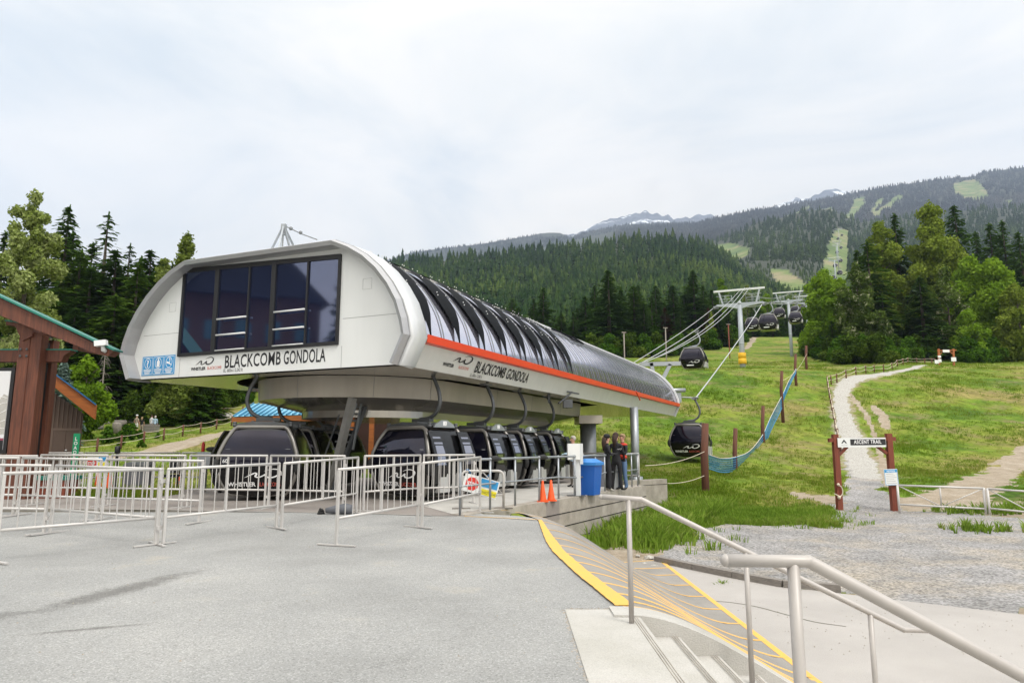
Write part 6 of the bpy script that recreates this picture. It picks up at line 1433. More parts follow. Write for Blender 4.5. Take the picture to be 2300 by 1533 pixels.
# ---------------------------------------------------------------- utility poles, sign in the bank, planters, stumps, boulders, shrubs
for k, (u, vt, vb, Y) in enumerate(((1403, 745, 812, 120), (1497, 735, 808, 125), (1638, 727, 775, 140))):
    b, t = at(u, vb, Y), at(u, vt, Y); root = empty('utility_pole', b, ['leftmost thin wooden pole before the conifers', 'pale thin pole with a lamp head before the conifers', 'short reddish pole at the meadow edge by the first tower'][k], 'pole'); MB().tube([(0, 0, -6), (0, 0, t.z-b.z)], .11, 8).build('pole', M['deadbark' if k < 2 else 'redwood'], root); MB().box((-.4, -.12, t.z-b.z-.18), (.4, .12, t.z-b.z)).build('cross_head', M['deadbark'], root)
q = on_ground(470, 918, 60); m = MB(); m.box((-.55, -.06, .2), (.55, .06, 1.9), Matrix.Rotation(.12, 4, 'Y')); m.box((-.4, -.05, -.5), (-.3, .05, .5)); m.box((.3, -.05, -.5), (.4, .05, .5)); o = m.build('sign', M['black']); o.location = q; tag(o, 'black back of a small sign standing on the bank above the lawn', 'sign')
def planter(u, v, rx, h, label, lo=30): 
    q = on_ground(u, v, lo); e = empty('wooden_planter', q, label, 'planter', 'weathered barrel planters on the lawn'); MB().lathe([(rx*.85, -.1), (rx, h*.5), (rx*.95, h), (rx*.88, h), (rx*.85, h-.08)], (0, 0, 0), 16).build('tub', M['barrel'], e); MB().lathe([(rx*.96, h*.2), (rx*1.02, h*.22), (rx*1.02, h*.3), (rx*.99, h*.32)], (0, 0, 0), 16).build('hoop', M['darksteel'], e); return e
planter(217, 963, .65, .7, 'weathered round planter left of the others on the lawn'); planter(270, 953, .65, .7, 'weathered planter by the rocks above the stump'); 
q = on_ground(336, 968, 30); e = empty('wooden_planter', q, 'square grey slatted planter in front of the two people in pale shirts', 'planter'); 
for k in range(3): MB().box((-.75, -.5, .05+.27*k), (.75, .5, .29+.27*k)).build('slat', M['barrel'], e)
q = on_ground(261, 974, 30); m = MB(); m.lathe([(.42, -.1), (.40, .9), (.36, 1.02), (.2, 1.05)], (0, 0, 0), 12); o = m.build('tree_stump', M['deadbark']); o.location = q; tag(o, 'pale upright stump on the lawn left of the man in white shorts', 'stump')
rs_ = random.Random(5); rk = [(168+i*11.5+rs_.uniform(-5, 5), 947-i*.55+rs_.uniform(-4, 5), rs_.uniform(.35, 1.0)) for i in range(31)]
for i, (u, v, r_) in enumerate(rk): p = on_ground(u, v, 40); put_rock(p, r_, 'pale boulder number %s from the left in the rockery' % ['one','two','three','four','five','six','seven','eight','nine','ten','eleven','twelve','thirteen','fourteen','fifteen','sixteen','seventeen','eighteen','nineteen','twenty','twenty-one','twenty-two','twenty-three','twenty-four','twenty-five','twenty-six','twenty-seven','twenty-eight','twenty-nine','thirty','thirty-one'][i], 'boulders of the rockery', i)
# ---------------------------------------------------------------- foliage generators
def quads_mesh(name, Cn, U, V_, mt, tri=False):
    n = len(Cn); P = np.stack([Cn-U-V_, Cn+U-V_*.6, Cn+U*.3+V_, Cn-U*.8+V_*.8], 1).reshape(-1, 3)
    me = bpy.data.meshes.new(name); me.vertices.add(4*n); me.vertices.foreach_set('co', P.ravel().astype(np.float32)); me.loops.add(4*n); me.loops.foreach_set('vertex_index', np.arange(4*n, dtype=np.int32)); me.polygons.add(n); me.polygons.foreach_set('loop_start', (np.arange(n)*4).astype(np.int32)); me.update(calc_edges=True); me.materials.append(mt); return me
def unit(a): return a/np.maximum(1e-6, np.linalg.norm(a, axis=1, keepdims=True))
def conifer_mesh(seed, h=20., rb=3.6, dens=1., mt=None, droop=.35, gap=.05, leaf=.41, lo=.06, broken=0.):
    rg = np.random.RandomState(seed); Cn = []; Uu = []; Vv = []; br = MB(); z = h*lo
    while z < h*.985:
        f = (z/h-lo)/(1-lo); r0 = rb*(1-f)**.82*(1+.18*math.sin(z*2.3+seed))+.12; nb = int(5+5*(1-f)*dens)
        for k in range(nb):
            if rg.rand() < gap: continue
            a = rg.uniform(0, 6.283); L_ = r0*rg.uniform(.62, 1.15); up_ = .35*f+rg.uniform(-.1, .1); ns = max(3, int(L_*(7.5*dens)/leaf*.34))
            t = rg.uniform(.12, 1, ns)**.8; d = np.array([math.cos(a), math.sin(a)]); dr = droop*(1-f)+.05
            x = L_*t; zz = z+x*up_-dr*x*x/L_*1.2
            wd = (1-t)*L_*.32+.12; lat = rg.uniform(-1, 1, ns)*wd
            c = np.c_[d[0]*x-d[1]*lat, d[1]*x+d[0]*lat, zz-np.abs(lat)*.25+rg.uniform(-.08, .08, ns)]; Cn.append(c)
            dirv = unit(np.c_[d[0]-d[1]*np.sign(lat)*.8, d[1]+d[0]*np.sign(lat)*.8, -.35-rg.uniform(0, .5, ns)]); s_ = leaf*rg.uniform(.6, 1.25, ns)[:, None]*(1-.35*f)
            sd_ = unit(np.cross(dirv, np.array([0, 0, 1.])+rg.uniform(-.5, .5, (ns, 3)))); Uu.append(dirv*s_); Vv.append(sd_*s_*.36)
        z += rg.uniform(.2, .42)*(1.1-.45*f)*h/20/ max(.6, dens)
    m = rg.uniform(-.06, .06, (int(60*dens), 3)); zt = h*(.9+.1*rg.rand(len(m))); Cn.append(np.c_[m[:, 0], m[:, 1], zt]); Uu.append(np.c_[np.zeros(len(m)), np.zeros(len(m)), np.full(len(m), .25)]+m); Vv.append(m*.9+.02)
    return quads_mesh('crown', np.concatenate(Cn), np.concatenate(Uu), np.concatenate(Vv), mt)
def trunk_mesh(h, r_, mt='bark', limbs=0, seed=0, spread=2.):
    rg = random.Random(seed); m = MB(); m.tube([(0, 0, -1.5), (.02, 0, h*.3), (0, .03, h*.7), (0, 0, h)], [r_*1.15, r_*.85, r_*.4, .02], 8)
    for k in range(limbs): z = h*rg.uniform(.25, .85); a = rg.uniform(0, 6.28); l_ = spread*rg.uniform(.5, 1)*(1-z/h*.6); m.tube([(0, 0, z), (math.cos(a)*l_*.5, math.sin(a)*l_*.5, z+l_*.3), (math.cos(a)*l_, math.sin(a)*l_, z+l_*.75)], [r_*.3, r_*.18, .02], 5)
    me = bpy.data.meshes.new('trunk'); me.from_pydata(m.v, [], m.f); me.polygons.foreach_set('use_smooth', m.smooth); me.update(); me.materials.append(M[mt]); return me
def broad_mesh(seed, h, rad, mt, n=26000, leaf=.17, blobs=34, lo=.05, tall=False, pw=.75):
    rg = np.random.RandomState(seed); B = []
    for k in range(blobs):
        f = rg.uniform(lo, .93) if k > 5 else (.965, .92, .87, .8, .5, .3)[k]; env = rad*(math.sin(math.pi*min(1, f*.86+.14))**pw)*(1.0 if not tall else .9)
        a = rg.uniform(0, 6.283); rr = env*rg.uniform(.15, .85)*(.5 if k < 3 else 1); br_ = rg.uniform(.16, .34)*rad*(1-.55*f*(1 if tall else .35)); B.append((math.cos(a)*rr, math.sin(a)*rr, f*h, br_, br_*rg.uniform(.8, 1.5)))
    B = np.array(B); wts = B[:, 3]**2*B[:, 4]**.5; idx = rg.choice(blobs, n, p=wts/wts.sum()); d = unit(rg.normal(size=(n, 3))); rr = rg.uniform(.3, 1.25, n)**.5
    b = B[idx]; Cn = np.c_[b[:, 0]+d[:, 0]*b[:, 3]*rr, b[:, 1]+d[:, 1]*b[:, 3]*rr, b[:, 2]+d[:, 2]*b[:, 4]*rr]+rg.normal(scale=.12*rad/4, size=(n, 3))
    Cn[:, 2] = np.maximum(Cn[:, 2], h*lo*.3)
    s_ = leaf*rg.uniform(.6, 1.3, n)[:, None]; nn = unit(d+rg.normal(scale=.8, size=(n, 3))); U = unit(np.cross(nn, rg.normal(size=(n, 3)))); V_ = np.cross(nn, U); return quads_mesh('crown', Cn, U*s_, V_*s_*.75, mt)
M['fir'] = leaf_mat('fir_needles', (.018, .045, .010), (.052, .105, .02), (.11, .18, .035), scale=.22, trans=.25)
M['hemlock'] = leaf_mat('hemlock_needles', (.022, .055, .009), (.062, .12, .017), (.14, .215, .03), scale=.22, trans=.32)
M['spruceblue'] = leaf_mat('blue_spruce_needles', (.07, .11, .09), (.13, .19, .16), (.2, .27, .24), scale=.6, trans=.1)
M['rust'] = leaf_mat('rusty_needles', (.05, .03, .015), (.11, .06, .03), scale=.4, trans=.1)
M['poplar'] = leaf_mat('poplar_leaves', (.06, .09, .012), (.17, .22, .045), (.38, .43, .18), scale=.5, trans=.3)
M['broad'] = leaf_mat('broad_leaves', (.06, .12, .010), (.14, .24, .018), (.24, .36, .035), scale=.3, trans=.35)
M['broadyellow'] = leaf_mat('olive_leaves', (.07, .11, .012), (.155, .21, .026), (.29, .35, .065), scale=.3, trans=.3)
M['broadflower'] = leaf_mat('flowering_leaves', (.03, .055, .01), (.07, .11, .02), (.14, .18, .05), scale=.4, trans=.3, flower=(.42, .42, .27))
M['shrub'] = leaf_mat('shrub_leaves', (.02, .055, .005), (.05, .11, .01), (.09, .18, .02), scale=1., trans=.25)
CF = [conifer_mesh(1, 22, 3.9, 1., M['fir']), conifer_mesh(2, 22, 3.1, 1.0, M['fir'], droop=.45), conifer_mesh(3, 22, 4.3, 1.0, M['hemlock'], droop=.55, gap=.1), conifer_mesh(4, 22, 2.7, .9, M['hemlock'], gap=.12), conifer_mesh(5, 22, 3.4, .6, M['fir'], gap=.3, leaf=.4, droop=.3)]
CFR = conifer_mesh(6, 22, 3.0, .8, M['rust'], gap=.15)
CFB = conifer_mesh(7, 9, 2.2, 1.5, M['spruceblue'], leaf=.2)
TRK = trunk_mesh(21.5, .3); BTR = trunk_mesh(18, .35, limbs=12, seed=3, spread=4.)
def tree(p, h, crown, trunk, h0, label, cat, group, rz, name, wx=1.):
    root = empty(name, p, label, cat, group, rz=rz); s = h/h0; root.scale = (s*wx, s*wx, s)
    for nm_, me in (('crown', crown), ('trunk', trunk)): o = bpy.data.objects.new(nm_, me); sc.collection.objects.link(o); o.parent = root
    return root
def basep(u, Y): x = ray(u, 900); X = x[0]/x[1]*Y; return Vector((X, Y, terr(X, Y, False)-.3))
def top_h(u, vt, p): return at(u, vt, p.y).z-p.z
NUM = ['first','second','third','fourth','fifth','sixth','seventh','eighth','ninth','tenth','eleventh','twelfth','thirteenth','fourteenth','fifteenth','sixteenth','seventeenth','eighteenth','nineteenth','twentieth','twenty-first','twenty-second','twenty-third','twenty-fourth','twenty-fifth','twenty-sixth','twenty-seventh','twenty-eighth','twenty-ninth','thirtieth','thirty-first','thirty-second','thirty-third','thirty-fourth','thirty-fifth','thirty-sixth','thirty-seventh','thirty-eighth','thirty-ninth','fortieth','forty-first','forty-second','forty-third','forty-fourth','forty-fifth','forty-sixth','forty-seventh','forty-eighth','forty-ninth','fiftieth']
def row(lst, group, lab, cat='conifer', name='conifer_tree'):
    lst = sorted(lst, key=lambda t: t[0]); 
    for i, (u, vt, Y, k) in enumerate(lst):
        p = basep(u, Y); h = top_h(u, vt, p); cr = CFR if k == 9 else CF[k]
        tree(p, h, cr, TRK, 22., '%s %s' % (NUM[i], lab), cat, group, (i*1.7) % 6.28, name, max(1.45, min(2.3, 36/h*(1.+.12*(i % 3)))))
# left stand
rt = random.Random(2)
row([(112,462,96,0),(150,560,92,2),(128,520,100,2),(175,545,104,1),(240,600,94,3),(290,575,100,2),(340,585,102,0),(205,478,100,4),(232,560,92,0),(262,548,96,4),(285,590,88,2),(178,600,90,1),(312,560,98,0),(335,600,90,3),(365,590,96,2),(395,610,92,0),(430,640,100,1),(240,660,84,2),(150,690,86,0),(300,700,86,2),(350,720,86,0),(405,740,88,3),(455,700,98,0),(520,700,110,1),(590,720,120,0),(130,600,104,3),(165,640,100,2),(195,610,106,0),(220,620,108,2),(255,620,104,1),(275,620,108,0),(290,660,96,2),(325,640,102,0),(345,640,106,1),(375,630,100,2),(415,620,108,0),(220,720,84,1),(265,730,82,0),(180,740,82,3),(320,760,84,0),(370,760,82,2),(445,760,90,0),(120,720,84,2)], 'conifer from the left in the tall stand behind the lawn', 'tall dark conifers standing behind the lawn left of the station')
row([(-30,520,105,1),(60,600,100,0),(20,640,98,2),(-60,600,96,0)], 'dark conifer from the left behind the big pale tree', 'dark conifers behind the pale-leaved tree at the left edge')
row([(u, v, Y, k) for u, v, Y, k in ((480,800,80,3),(430,810,78,2),(385,800,80,0))], 'low young conifer above the rockery', 'low young conifers just above the rockery under the station overhang')
# pale-leaved cottonwoods
def btree(u, vt, Y, rad, mt, label, seed, name='broadleaf_tree', cat='tree', group=None, n=26000, leaf=.17, tall=True, tr='bark', blobs=34, pw=.75, lo=.05):
    p = basep(u, Y); h = top_h(u, vt, p); cr = broad_mesh(seed, h, rad, M[mt], n=n, leaf=leaf, tall=tall, blobs=blobs, pw=pw, lo=lo); t_ = trunk_mesh(h*.93, max(.12, h*.014), tr, 16, seed, rad*.7)
    root = empty(name, p, label, cat, group)
    for nm_, me in (('crown', cr), ('trunk', t_)): o = bpy.data.objects.new(nm_, me); sc.collection.objects.link(o); o.parent = root
    return root
M['understorey'] = leaf_mat('undergrowth_leaves', (.02, .042, .006), (.05, .085, .012), (.11, .16, .022), scale=.5, trans=.2)
btree(28, 425, 66, 4.3, 'poplar', 'tall pale-leaved cottonwood at the left edge behind the timber shelter', 11, n=46000, leaf=.16, blobs=60)
btree(100, 690, 60, 2.0, 'poplar', 'small lower pale-leaved tree right beside the tall cottonwood', 12, n=9000, leaf=.14)
btree(395, 525, 78, 3.6, 'poplar', 'pale-leaved cottonwood rising just left of the station roof', 13, n=40000, leaf=.16, blobs=80, pw=.45)
btree(350, 575, 84, 2.6, 'poplar', 'second pale-leaved tree, left of the one by the station roof', 14, n=22000, leaf=.15, blobs=60, pw=.5)
btree(190, 800, 62, 3.0, 'broad', 'green bushy tree above the shed roof', 15, n=16000, leaf=.15)
btree(430, 845, 82, 4.0, 'understorey', 'round bush under the left overhang of the station', 16, n=14000, leaf=.16)
btree(475, 855, 86, 4.0, 'understorey', 'dark green bush right of the round one under the station overhang', 17, n=12000, leaf=.16)
btree(330, 870, 80, 3.0, 'understorey', 'leafy bush behind the people on the lawn', 18, n=12000, leaf=.15)
p = basep(137, 58); e = empty('blue_spruce', p, 'small blue-grey spruce between the timber posts and the green bushy tree', 'spruce'); h = top_h(133, 812, p); e.scale = (h/9*1.1, h/9*1.1, h/9)
for nm_, me in (('crown', CFB), ('trunk', trunk_mesh(8.5, .15))): o = bpy.data.objects.new(nm_, me); sc.collection.objects.link(o); o.parent = e
# bare dead tree
p = basep(227, 74); h = top_h(227, 790, p); m = MB(); m.tube([(0, 0, -.5), (0, 0, h)], [.14, .03], 6)
for k in range(60): z = h*(.15+.8*rt.random()); a = rt.uniform(0, 6.28); l_ = (1.9-1.2*z/h)*rt.uniform(.5, 1); m.tube([(0, 0, z), (math.cos(a)*l_*.6, math.sin(a)*l_*.6, z-.1), (math.cos(a)*l_, math.sin(a)*l_, z-.55)], [.03, .02, .008], 4, False)
o = m.build('dead_tree', M['deadbark']); o.location = p; tag(o, 'bare grey dead tree with drooping twigs above the lawn', 'dead tree')
# lawn shrubs
sm_ = broad_mesh(31, 1.1, .9, M['shrub'], n=2600, leaf=.07, blobs=12, tall=False, lo=.1, pw=.4)
for i, (u, v, s_) in enumerate(sorted(((240,995,1.1),(285,988,1.0),(297,978,.8),(360,951,.9),(330,951,.8),(387,949,.95),(420,946,.8),(430,942,.85),(463,937,.9),(312,986,.6),(405,948,.6),(445,941,.6),(315,1005,.5),(275,1000,.5),(355,985,.4),(372,950,.7)))):
    o = bpy.data.objects.new('round_shrub', sm_); sc.collection.objects.link(o); q = on_ground(u, v, 30); o.location = q; k = s_*q.y/52*.85; o.scale = (k*1.15, k*1.15, k); o.rotation_euler = (0, 0, i); tag(o, '%s green rounded shrub from the left in the lawn beds' % NUM[i], 'shrub', 'rounded shrubs of the lawn beds')
# understorey of the bank: leafy bushes
bk_m = broad_mesh(41, 3.2, 2.4, M['understorey'], n=7000, leaf=.13, blobs=16, tall=False, lo=.1, pw=.5); bk_m2 = broad_mesh(42, 3.0, 2.6, M['shrub'], n=7000, leaf=.13, blobs=16, tall=False, lo=.1, pw=.5)
def bushes(P, group, lab, k0=1., ms=(bk_m, bk_m2)):
    P = sorted(P)
    for i, (u, v, s_) in enumerate(P):
        o = bpy.data.objects.new('bush', ms[i % len(ms)]); sc.collection.objects.link(o); q = on_ground(u, v, 30); q.z -= .2; o.location = q; k = s_*k0; o.scale = (k, k, k*.9); o.rotation_euler = (0, 0, i*2.1); tag(o, '%s %s' % (NUM[i % 50], lab), 'bush', group)
bushes([(190,915,.8),(222,925,.7),(250,905,.9),(285,915,.8),(318,925,.6),(345,905,.8),(375,918,.7),(405,905,.9),(440,915,.7),(500,905,.8),(490,880,1.),(530,890,.8),(545,905,.8),(275,885,1.1),(360,885,1.),(170,935,.6),(200,890,1.),(425,885,1.1),(560,890,1.)], 'undergrowth bushes of the bank', 'leafy bush from the left on the bank above the lawn')
# centre conifers, between the roof line and the first tower
row([(930,690,210,1),(968,700,200,2),(1010,690,215,3),(1050,720,190,0),(1095,705,205,1),(1130,700,210,3),(1165,690,200,0),(1222,645,190,1),(1262,700,205,2),(1290,700,185,3),(1250,730,175,0),(1318,665,190,0),(1340,690,200,2),(1372,605,170,0),(1400,650,180,1),(1430,640,175,2),(1452,680,170,0),(1470,668,190,3),(1500,690,190,9),(1520,640,195,0),(1545,660,200,1),(1568,606,200,0),(1590,640,205,1),(1600,690,190,9),(1622,700,190,0),(1645,690,210,1),(1480,640,230,0),(1440,640,230,1),(1555,640,240,2),(1340,640,240,1),(1610,650,240,0),(1665,700,215,0),(1300,690,230,0),(1200,670,240,1),(1150,670,250,2),(1535,700,180,1)], 'conifer from the left behind the station roof', 'dark conifers behind the station roof and the first tower')
btree(1630, 625, 260, 5., 'broad', 'light green broadleaf tree among the conifers left of the first tower', 51, n=9000, leaf=.4)
btree(1605, 700, 185, 1.6, 'rust' if False else 'broadyellow', 'small olive bush at the foot of the conifers left of the first tower', 52, n=4000, leaf=.25)
btree(1690, 640, 300, 4., 'poplar', 'pale cottonwood top behind the first tower beam', 53, n=7000, leaf=.4)
btree(1735, 660, 260, 5., 'broad', 'light green tree between the first and second tower', 54, n=8000, leaf=.35)
btree(1800, 660, 300, 5., 'broadyellow', 'olive green tree behind the third tower', 55, n=7000, leaf=.35)
row([(1700,690,250,1),(1722,690,260,0),(1760,690,260,3),(1775,680,280,1),(1795,690,270,2),(1745,700,240,0),(1680,720,235,0),(1815,690,260,1)], 'conifer from the left behind the lift towers', 'dark conifers behind the towers and hanging cabins')
# right-hand mixed wood
YR = 138
btree(1868, 612, 150, 7.5, 'broad', 'bright green broadleaf tree at the left end of the right-hand wood, beside the third tower', 61, n=44000, leaf=.28, blobs=80)
btree(1905, 630, 140, 5.5, 'broad', 'yellow-green broadleaf tree behind the flowering one', 62, n=22000, leaf=.26)
btree(1945, 590, 132, 6.0, 'broadflower', 'tree dotted with pale blossom in the left part of the right-hand wood', 63, n=30000, leaf=.24, blobs=46)
btree(2010, 497, 155, 8.0, 'broadyellow', 'tall olive-green tree left of the tallest one', 64, n=46000, leaf=.28, blobs=80)
btree(2128, 452, 152, 9.5, 'broadyellow', 'tallest tree of the right-hand wood, olive green with a pointed top', 65, n=64000, leaf=.28, blobs=110, pw=.85)
btree(2150, 600, 134, 6.0, 'broadflower', 'blossom-speckled tree behind the far arch', 66, n=24000, leaf=.24)
btree(2215, 580, 140, 8.0, 'broad', 'broad green tree right of the tallest one', 67, n=44000, leaf=.27, blobs=80)
btree(2262, 582, 136, 8.0, 'broad', 'bright green tree at the right edge', 68, n=44000, leaf=.26, blobs=80)
btree(2310, 640, 128, 6.0, 'broadyellow', 'olive tree cut by the right picture edge', 69, n=22000, leaf=.25)
btree(2190, 700, 126, 4.5, 'broad', 'low bright green tree right of the far arch', 70, n=18000, leaf=.22)
row([(1975,540,140,2),(2045,480,160,1),(2000,660,136,2),(1880,720,132,0),(2090,620,130,0),(2187,460,175,0),(2230,520,190,1),(2265,500,185,0),(2295,495,180,1),(2330,520,170,0),(1950,560,165,0)], 'conifer from the left in the wood on the right', 'conifers mixed into the right-hand wood')
bushes([(u, v, 1.) for u, v in ((1835,800),(1850,806),(1868,810),(1890,815),(1915,818),(1940,818),(1965,820),(1990,818),(2015,816),(2040,814),(2065,812),(2090,812),(2155,812),(2180,814),(2205,812),(2230,812),(2255,810),(2280,808),(2300,806),(1845,788),(1838,770))], 'bushes along the edge of the right-hand wood', 'low bush from the left along the wood by the far arch', 1.5)
bushes([(u, v, 1.) for u, v in ((1330,800),(1370,803),(1410,803),(1450,802),(1480,800),(1520,796),(1560,792),(1600,786),(1630,778),(1650,770))], 'bushes at the foot of the central conifers', 'low bush from the left under the conifers behind the station', 1.6)
# ---------------------------------------------------------------- forested hills and far mountains
def iv(P, u): return float(np.interp(u, [p[0] for p in P], [p[1] for p in P]))
def hill_pt(u, w_, top, bot, Y0, Y1, p=1.):
    v = iv(bot, u)*(1-w_)+iv(top, u)*w_; Y = Y0*(Y1/Y0)**(w_**p) if not callable(Y1) else Y1(u, w_); q = at(u, v, Y)
    q.z += (mnoise.noise(Vector((q.x/180, q.y/180, 2)))*.012+mnoise.noise(Vector((q.x/60, q.y/60, 2)))*.004)*Y*.6*w_*(1-w_)*2
    return q
def sheet(name, us, ws, fn, mt):
    vs = [fn(u, w_) for w_ in ws for u in us]; n = len(us); me = bpy.data.meshes.new(name); me.from_pydata([tuple(v) for v in vs], [], [(i*n+j, i*n+j+1, (i+1)*n+j+1, (i+1)*n+j) for i in range(len(ws)-1) for j in range(n-1)])
    me.polygons.foreach_set('use_smooth', [True]*len(me.polygons)); me.update(); o = link(name, me, mt); o['kind'] = 'structure'; return o
M['forestfloor'] = mat('forest_floor', (.035, .045, .018), .95, col2=(.018, .026, .010), scale=.05)
M['piste'] = mat('piste_grass', (.125, .17, .045), .95, col2=(.17, .155, .075), scale=.012, detail=8, thr=(.38, .6))
M['farfloor'] = mat('far_forest_floor', (.035, .045, .03), .95, col2=(.02, .028, .018), scale=.01)
def rockmat():
    m = mat('rock_and_snow', (.13, .14, .17), .95, col2=(.045, .05, .065), scale=.008, detail=10); nt = m.node_tree; b = nt.nodes['Principled BSDF']; src = b.inputs['Base Color'].links[0].from_socket
    tc = N(nt, 'ShaderNodeTexCoord'); mp = N(nt, 'ShaderNodeMapping'); mp.inputs['Scale'].default_value = (.0022, .0022, .008); mp.inputs['Rotation'].default_value = (0, .5, 0); nt.links.new(tc.outputs['Object'], mp.inputs[0])
    n = N(nt, 'ShaderNodeTexNoise', i_Scale=1.0, i_Detail=9.0, i_Roughness=.62, i_Distortion=.8); nt.links.new(mp.outputs[0], n.inputs['Vector']); r = ramp(nt, [(.545, 0.), (.57, 1.)]); nt.links.new(n.outputs[0], r.inputs[0])
    x = N(nt, 'ShaderNodeMix', data_type='RGBA'); nt.links.new(r.outputs[0], x.inputs[0]); nt.links.new(src, x.inputs[6]); x.inputs[7].default_value = (.75, .77, .8, 1); nt.links.new(x.outputs[2], b.inputs['Base Color']); return m
M['rocksnow'] = rockmat()
us = list(np.arange(-700, 3000, 22.))
# A: near forested hill, left of the ski run
topA = [(-700,760),(0,740),(400,680),(600,640),(760,612),(850,602),(900,590),(1000,586),(1100,577),(1200,568),(1300,560),(1350,550),(1430,541),(1500,538),(1560,545),(1600,560),(1625,575),(1650,596),(1690,620),(1740,640),(1800,668),(1860,690),(1950,700),(3000,720)]
botA = [(-700,830),(900,815),(1700,770),(1850,755),(3000,760)]
fA = lambda u, w_: hill_pt(u, w_, topA, botA, 300., 1100.)
# C: the ski-run hill behind it, foot to middle heights
topC = [(-700,700),(900,640),(1400,570),(1560,553),(1640,530),(1700,500),(1760,488),(1800,475),(1860,470),(1930,500),(2000,490),(2200,470),(3000,440)]
botC = [(-700,790),(900,790),(1700,700),(1860,700),(2000,720),(3000,740)]
fC = lambda u, w_: hill_pt(u, w_, topC, botC, 600., 2100.)
# D: the long mountain with the pistes, forms the right skyline
topD = [(-700,640),(900,640),(1200,560),(1400,515),(1560,503),(1600,492),(1650,482),(1700,471),(1750,466),(1800,455),(1850,447),(1900,437),(1950,428),(2000,418),(2050,412),(2100,404),(2140,400),(2190,396),(2200,388),(2250,382),(2300,376),(2600,360),(3000,350)]
botD = [(-700,720),(1400,600),(1700,560),(2000,560),(3000,540)]
fD = lambda u, w_: hill_pt(u, w_, topD, botD, 2000., 4300.)
topB = [(-700,700),(600,640),(800,600),(880,582),(930,566),(1000,557),(1050,552),(1100,545),(1150,536),(1200,528),(1222,522),(1262,523),(1280,533),(1320,520),(1400,505),(1500,500),(1600,500),(1700,490),(1800,480),(3000,450)]
botB = [(-700,720),(900,640),(1400,570),(3000,560)]
fB = lambda u, w_: hill_pt(u, w_, topB, botB, 3600., 5200.)
topP = [(1180,560),(1260,530),(1300,522),(1325,512),(1340,502),(1360,494),(1385,489),(1405,486),(1425,479),(1440,476),(1452,475),(1468,480),(1485,482),(1500,484),(1512,491),(1530,489),(1548,490),(1560,484),(1575,481),(1590,483),(1598,481),(1615,490),(1640,500),(1700,480),(1740,462),(1765,455),(1785,446),(1800,444),(1815,448),(1832,437),(1850,429),(1866,424),(1885,426),(1900,430),(1920,440),(1960,440),(2100,430)]
fP = lambda u, w_: (lambda q: Vector((q.x, q.y, q.z+(28*mnoise.noise(Vector((u/13, w_*4, 0)))+12*mnoise.noise(Vector((u/4, w_*9, 0)))*(1 if w_ < .97 else .4)))))(hill_pt(u, w_, topP, [(1100,590),(2100,560)], 6200., 7600.))
wsn = list(np.linspace(0, 1, 26))
us2 = list(np.arange(-700, 1380, 40.))+list(np.arange(1380, 2320, 6.))+list(np.arange(2320, 3000, 40.)); ws2 = list(np.linspace(0, 1, 90))
def runsheet(fn, top, bot, runs, mt, back):
    vs = []; cs = []; ww = ws2+[1.02]; n = len(us2)
    for w_ in ww:
        for u in us2:
            v = iv(bot, u)*(1-min(w_, 1))+iv(top, u)*min(w_, 1); q = fn(u, min(w_, 1))
            if w_ > 1: q = q+Vector(back)
            vs.append(tuple(q)); r_ = 0.
            if any(in_poly(u+4*mnoise.noise(Vector((u/25, v/12, 1))), v+2*mnoise.noise(Vector((u/25, v/12, 5))), P) for P in runs): r_ = 1.
            cs.append((r_, r_, r_, 1))
    me = bpy.data.meshes.new('hill'); me.from_pydata(vs, [], [(i*n+j, i*n+j+1, (i+1)*n+j+1, (i+1)*n+j) for i in range(len(ww)-1) for j in range(n-1)]); me.polygons.foreach_set('use_smooth', [True]*len(me.polygons))
    ca = me.color_attributes.new('run', 'FLOAT_COLOR', 'POINT'); ca.data.foreach_set('color', np.array(cs, np.float32).ravel()); me.update(); o = link('hill', me, mt); o['kind'] = 'structure'
def runmat():
    m = mat('forest_floor_with_pistes', (.03, .036, .018), .95, col2=(.018, .024, .012), scale=.01); nt = m.node_tree; b = nt.nodes['Principled BSDF']; src = b.inputs['Base Color'].links[0].from_socket; L = nt.links.new
    tc = N(nt, 'ShaderNodeTexCoord'); n = N(nt, 'ShaderNodeTexNoise', i_Scale=.012, i_Detail=8.0, i_Roughness=.7); L(tc.outputs['Object'], n.inputs['Vector']); r = ramp(nt, [(.36, (.055, .10, .02)), (.5, (.12, .17, .035)), (.62, (.24, .20, .11))]); L(n.outputs[0], r.inputs[0])
    a = N(nt, 'ShaderNodeVertexColor', layer_name='run'); x = N(nt, 'ShaderNodeMix', data_type='RGBA'); L(a.outputs[0], x.inputs[0]); L(src, x.inputs[6]); L(r.outputs[0], x.inputs[7]); L(x.outputs[2], b.inputs['Base Color']); return m
M['runs'] = runmat()
runD = [[(2140,412),(2190,403),(2205,415),(2222,440),(2200,452),(2170,448),(2145,432)],[(1842,492),(1870,470),(1885,492),(1905,500),(1900,530),(1868,520),(1845,505)],[(1870,520),(1880,498),(1905,478),(1925,450),(1945,455),(1925,480),(1912,505),(1905,540),(1890,545)],[(1915,448),(1945,440),(1940,452),(1918,458)],[(1955,482),(1985,462),(2020,435),(2030,440),(1995,470),(1965,492)],[(1730,500),(1775,482),(1775,492),(1740,505)],[(1785,478),(1820,460),(1818,470),(1790,492)],[(1950,480),(1975,445),(1985,448),(1962,480)],[(2258,452),(2275,448),(2270,462)],[(1842,475),(1868,465),(1872,490),(1843,492)]]
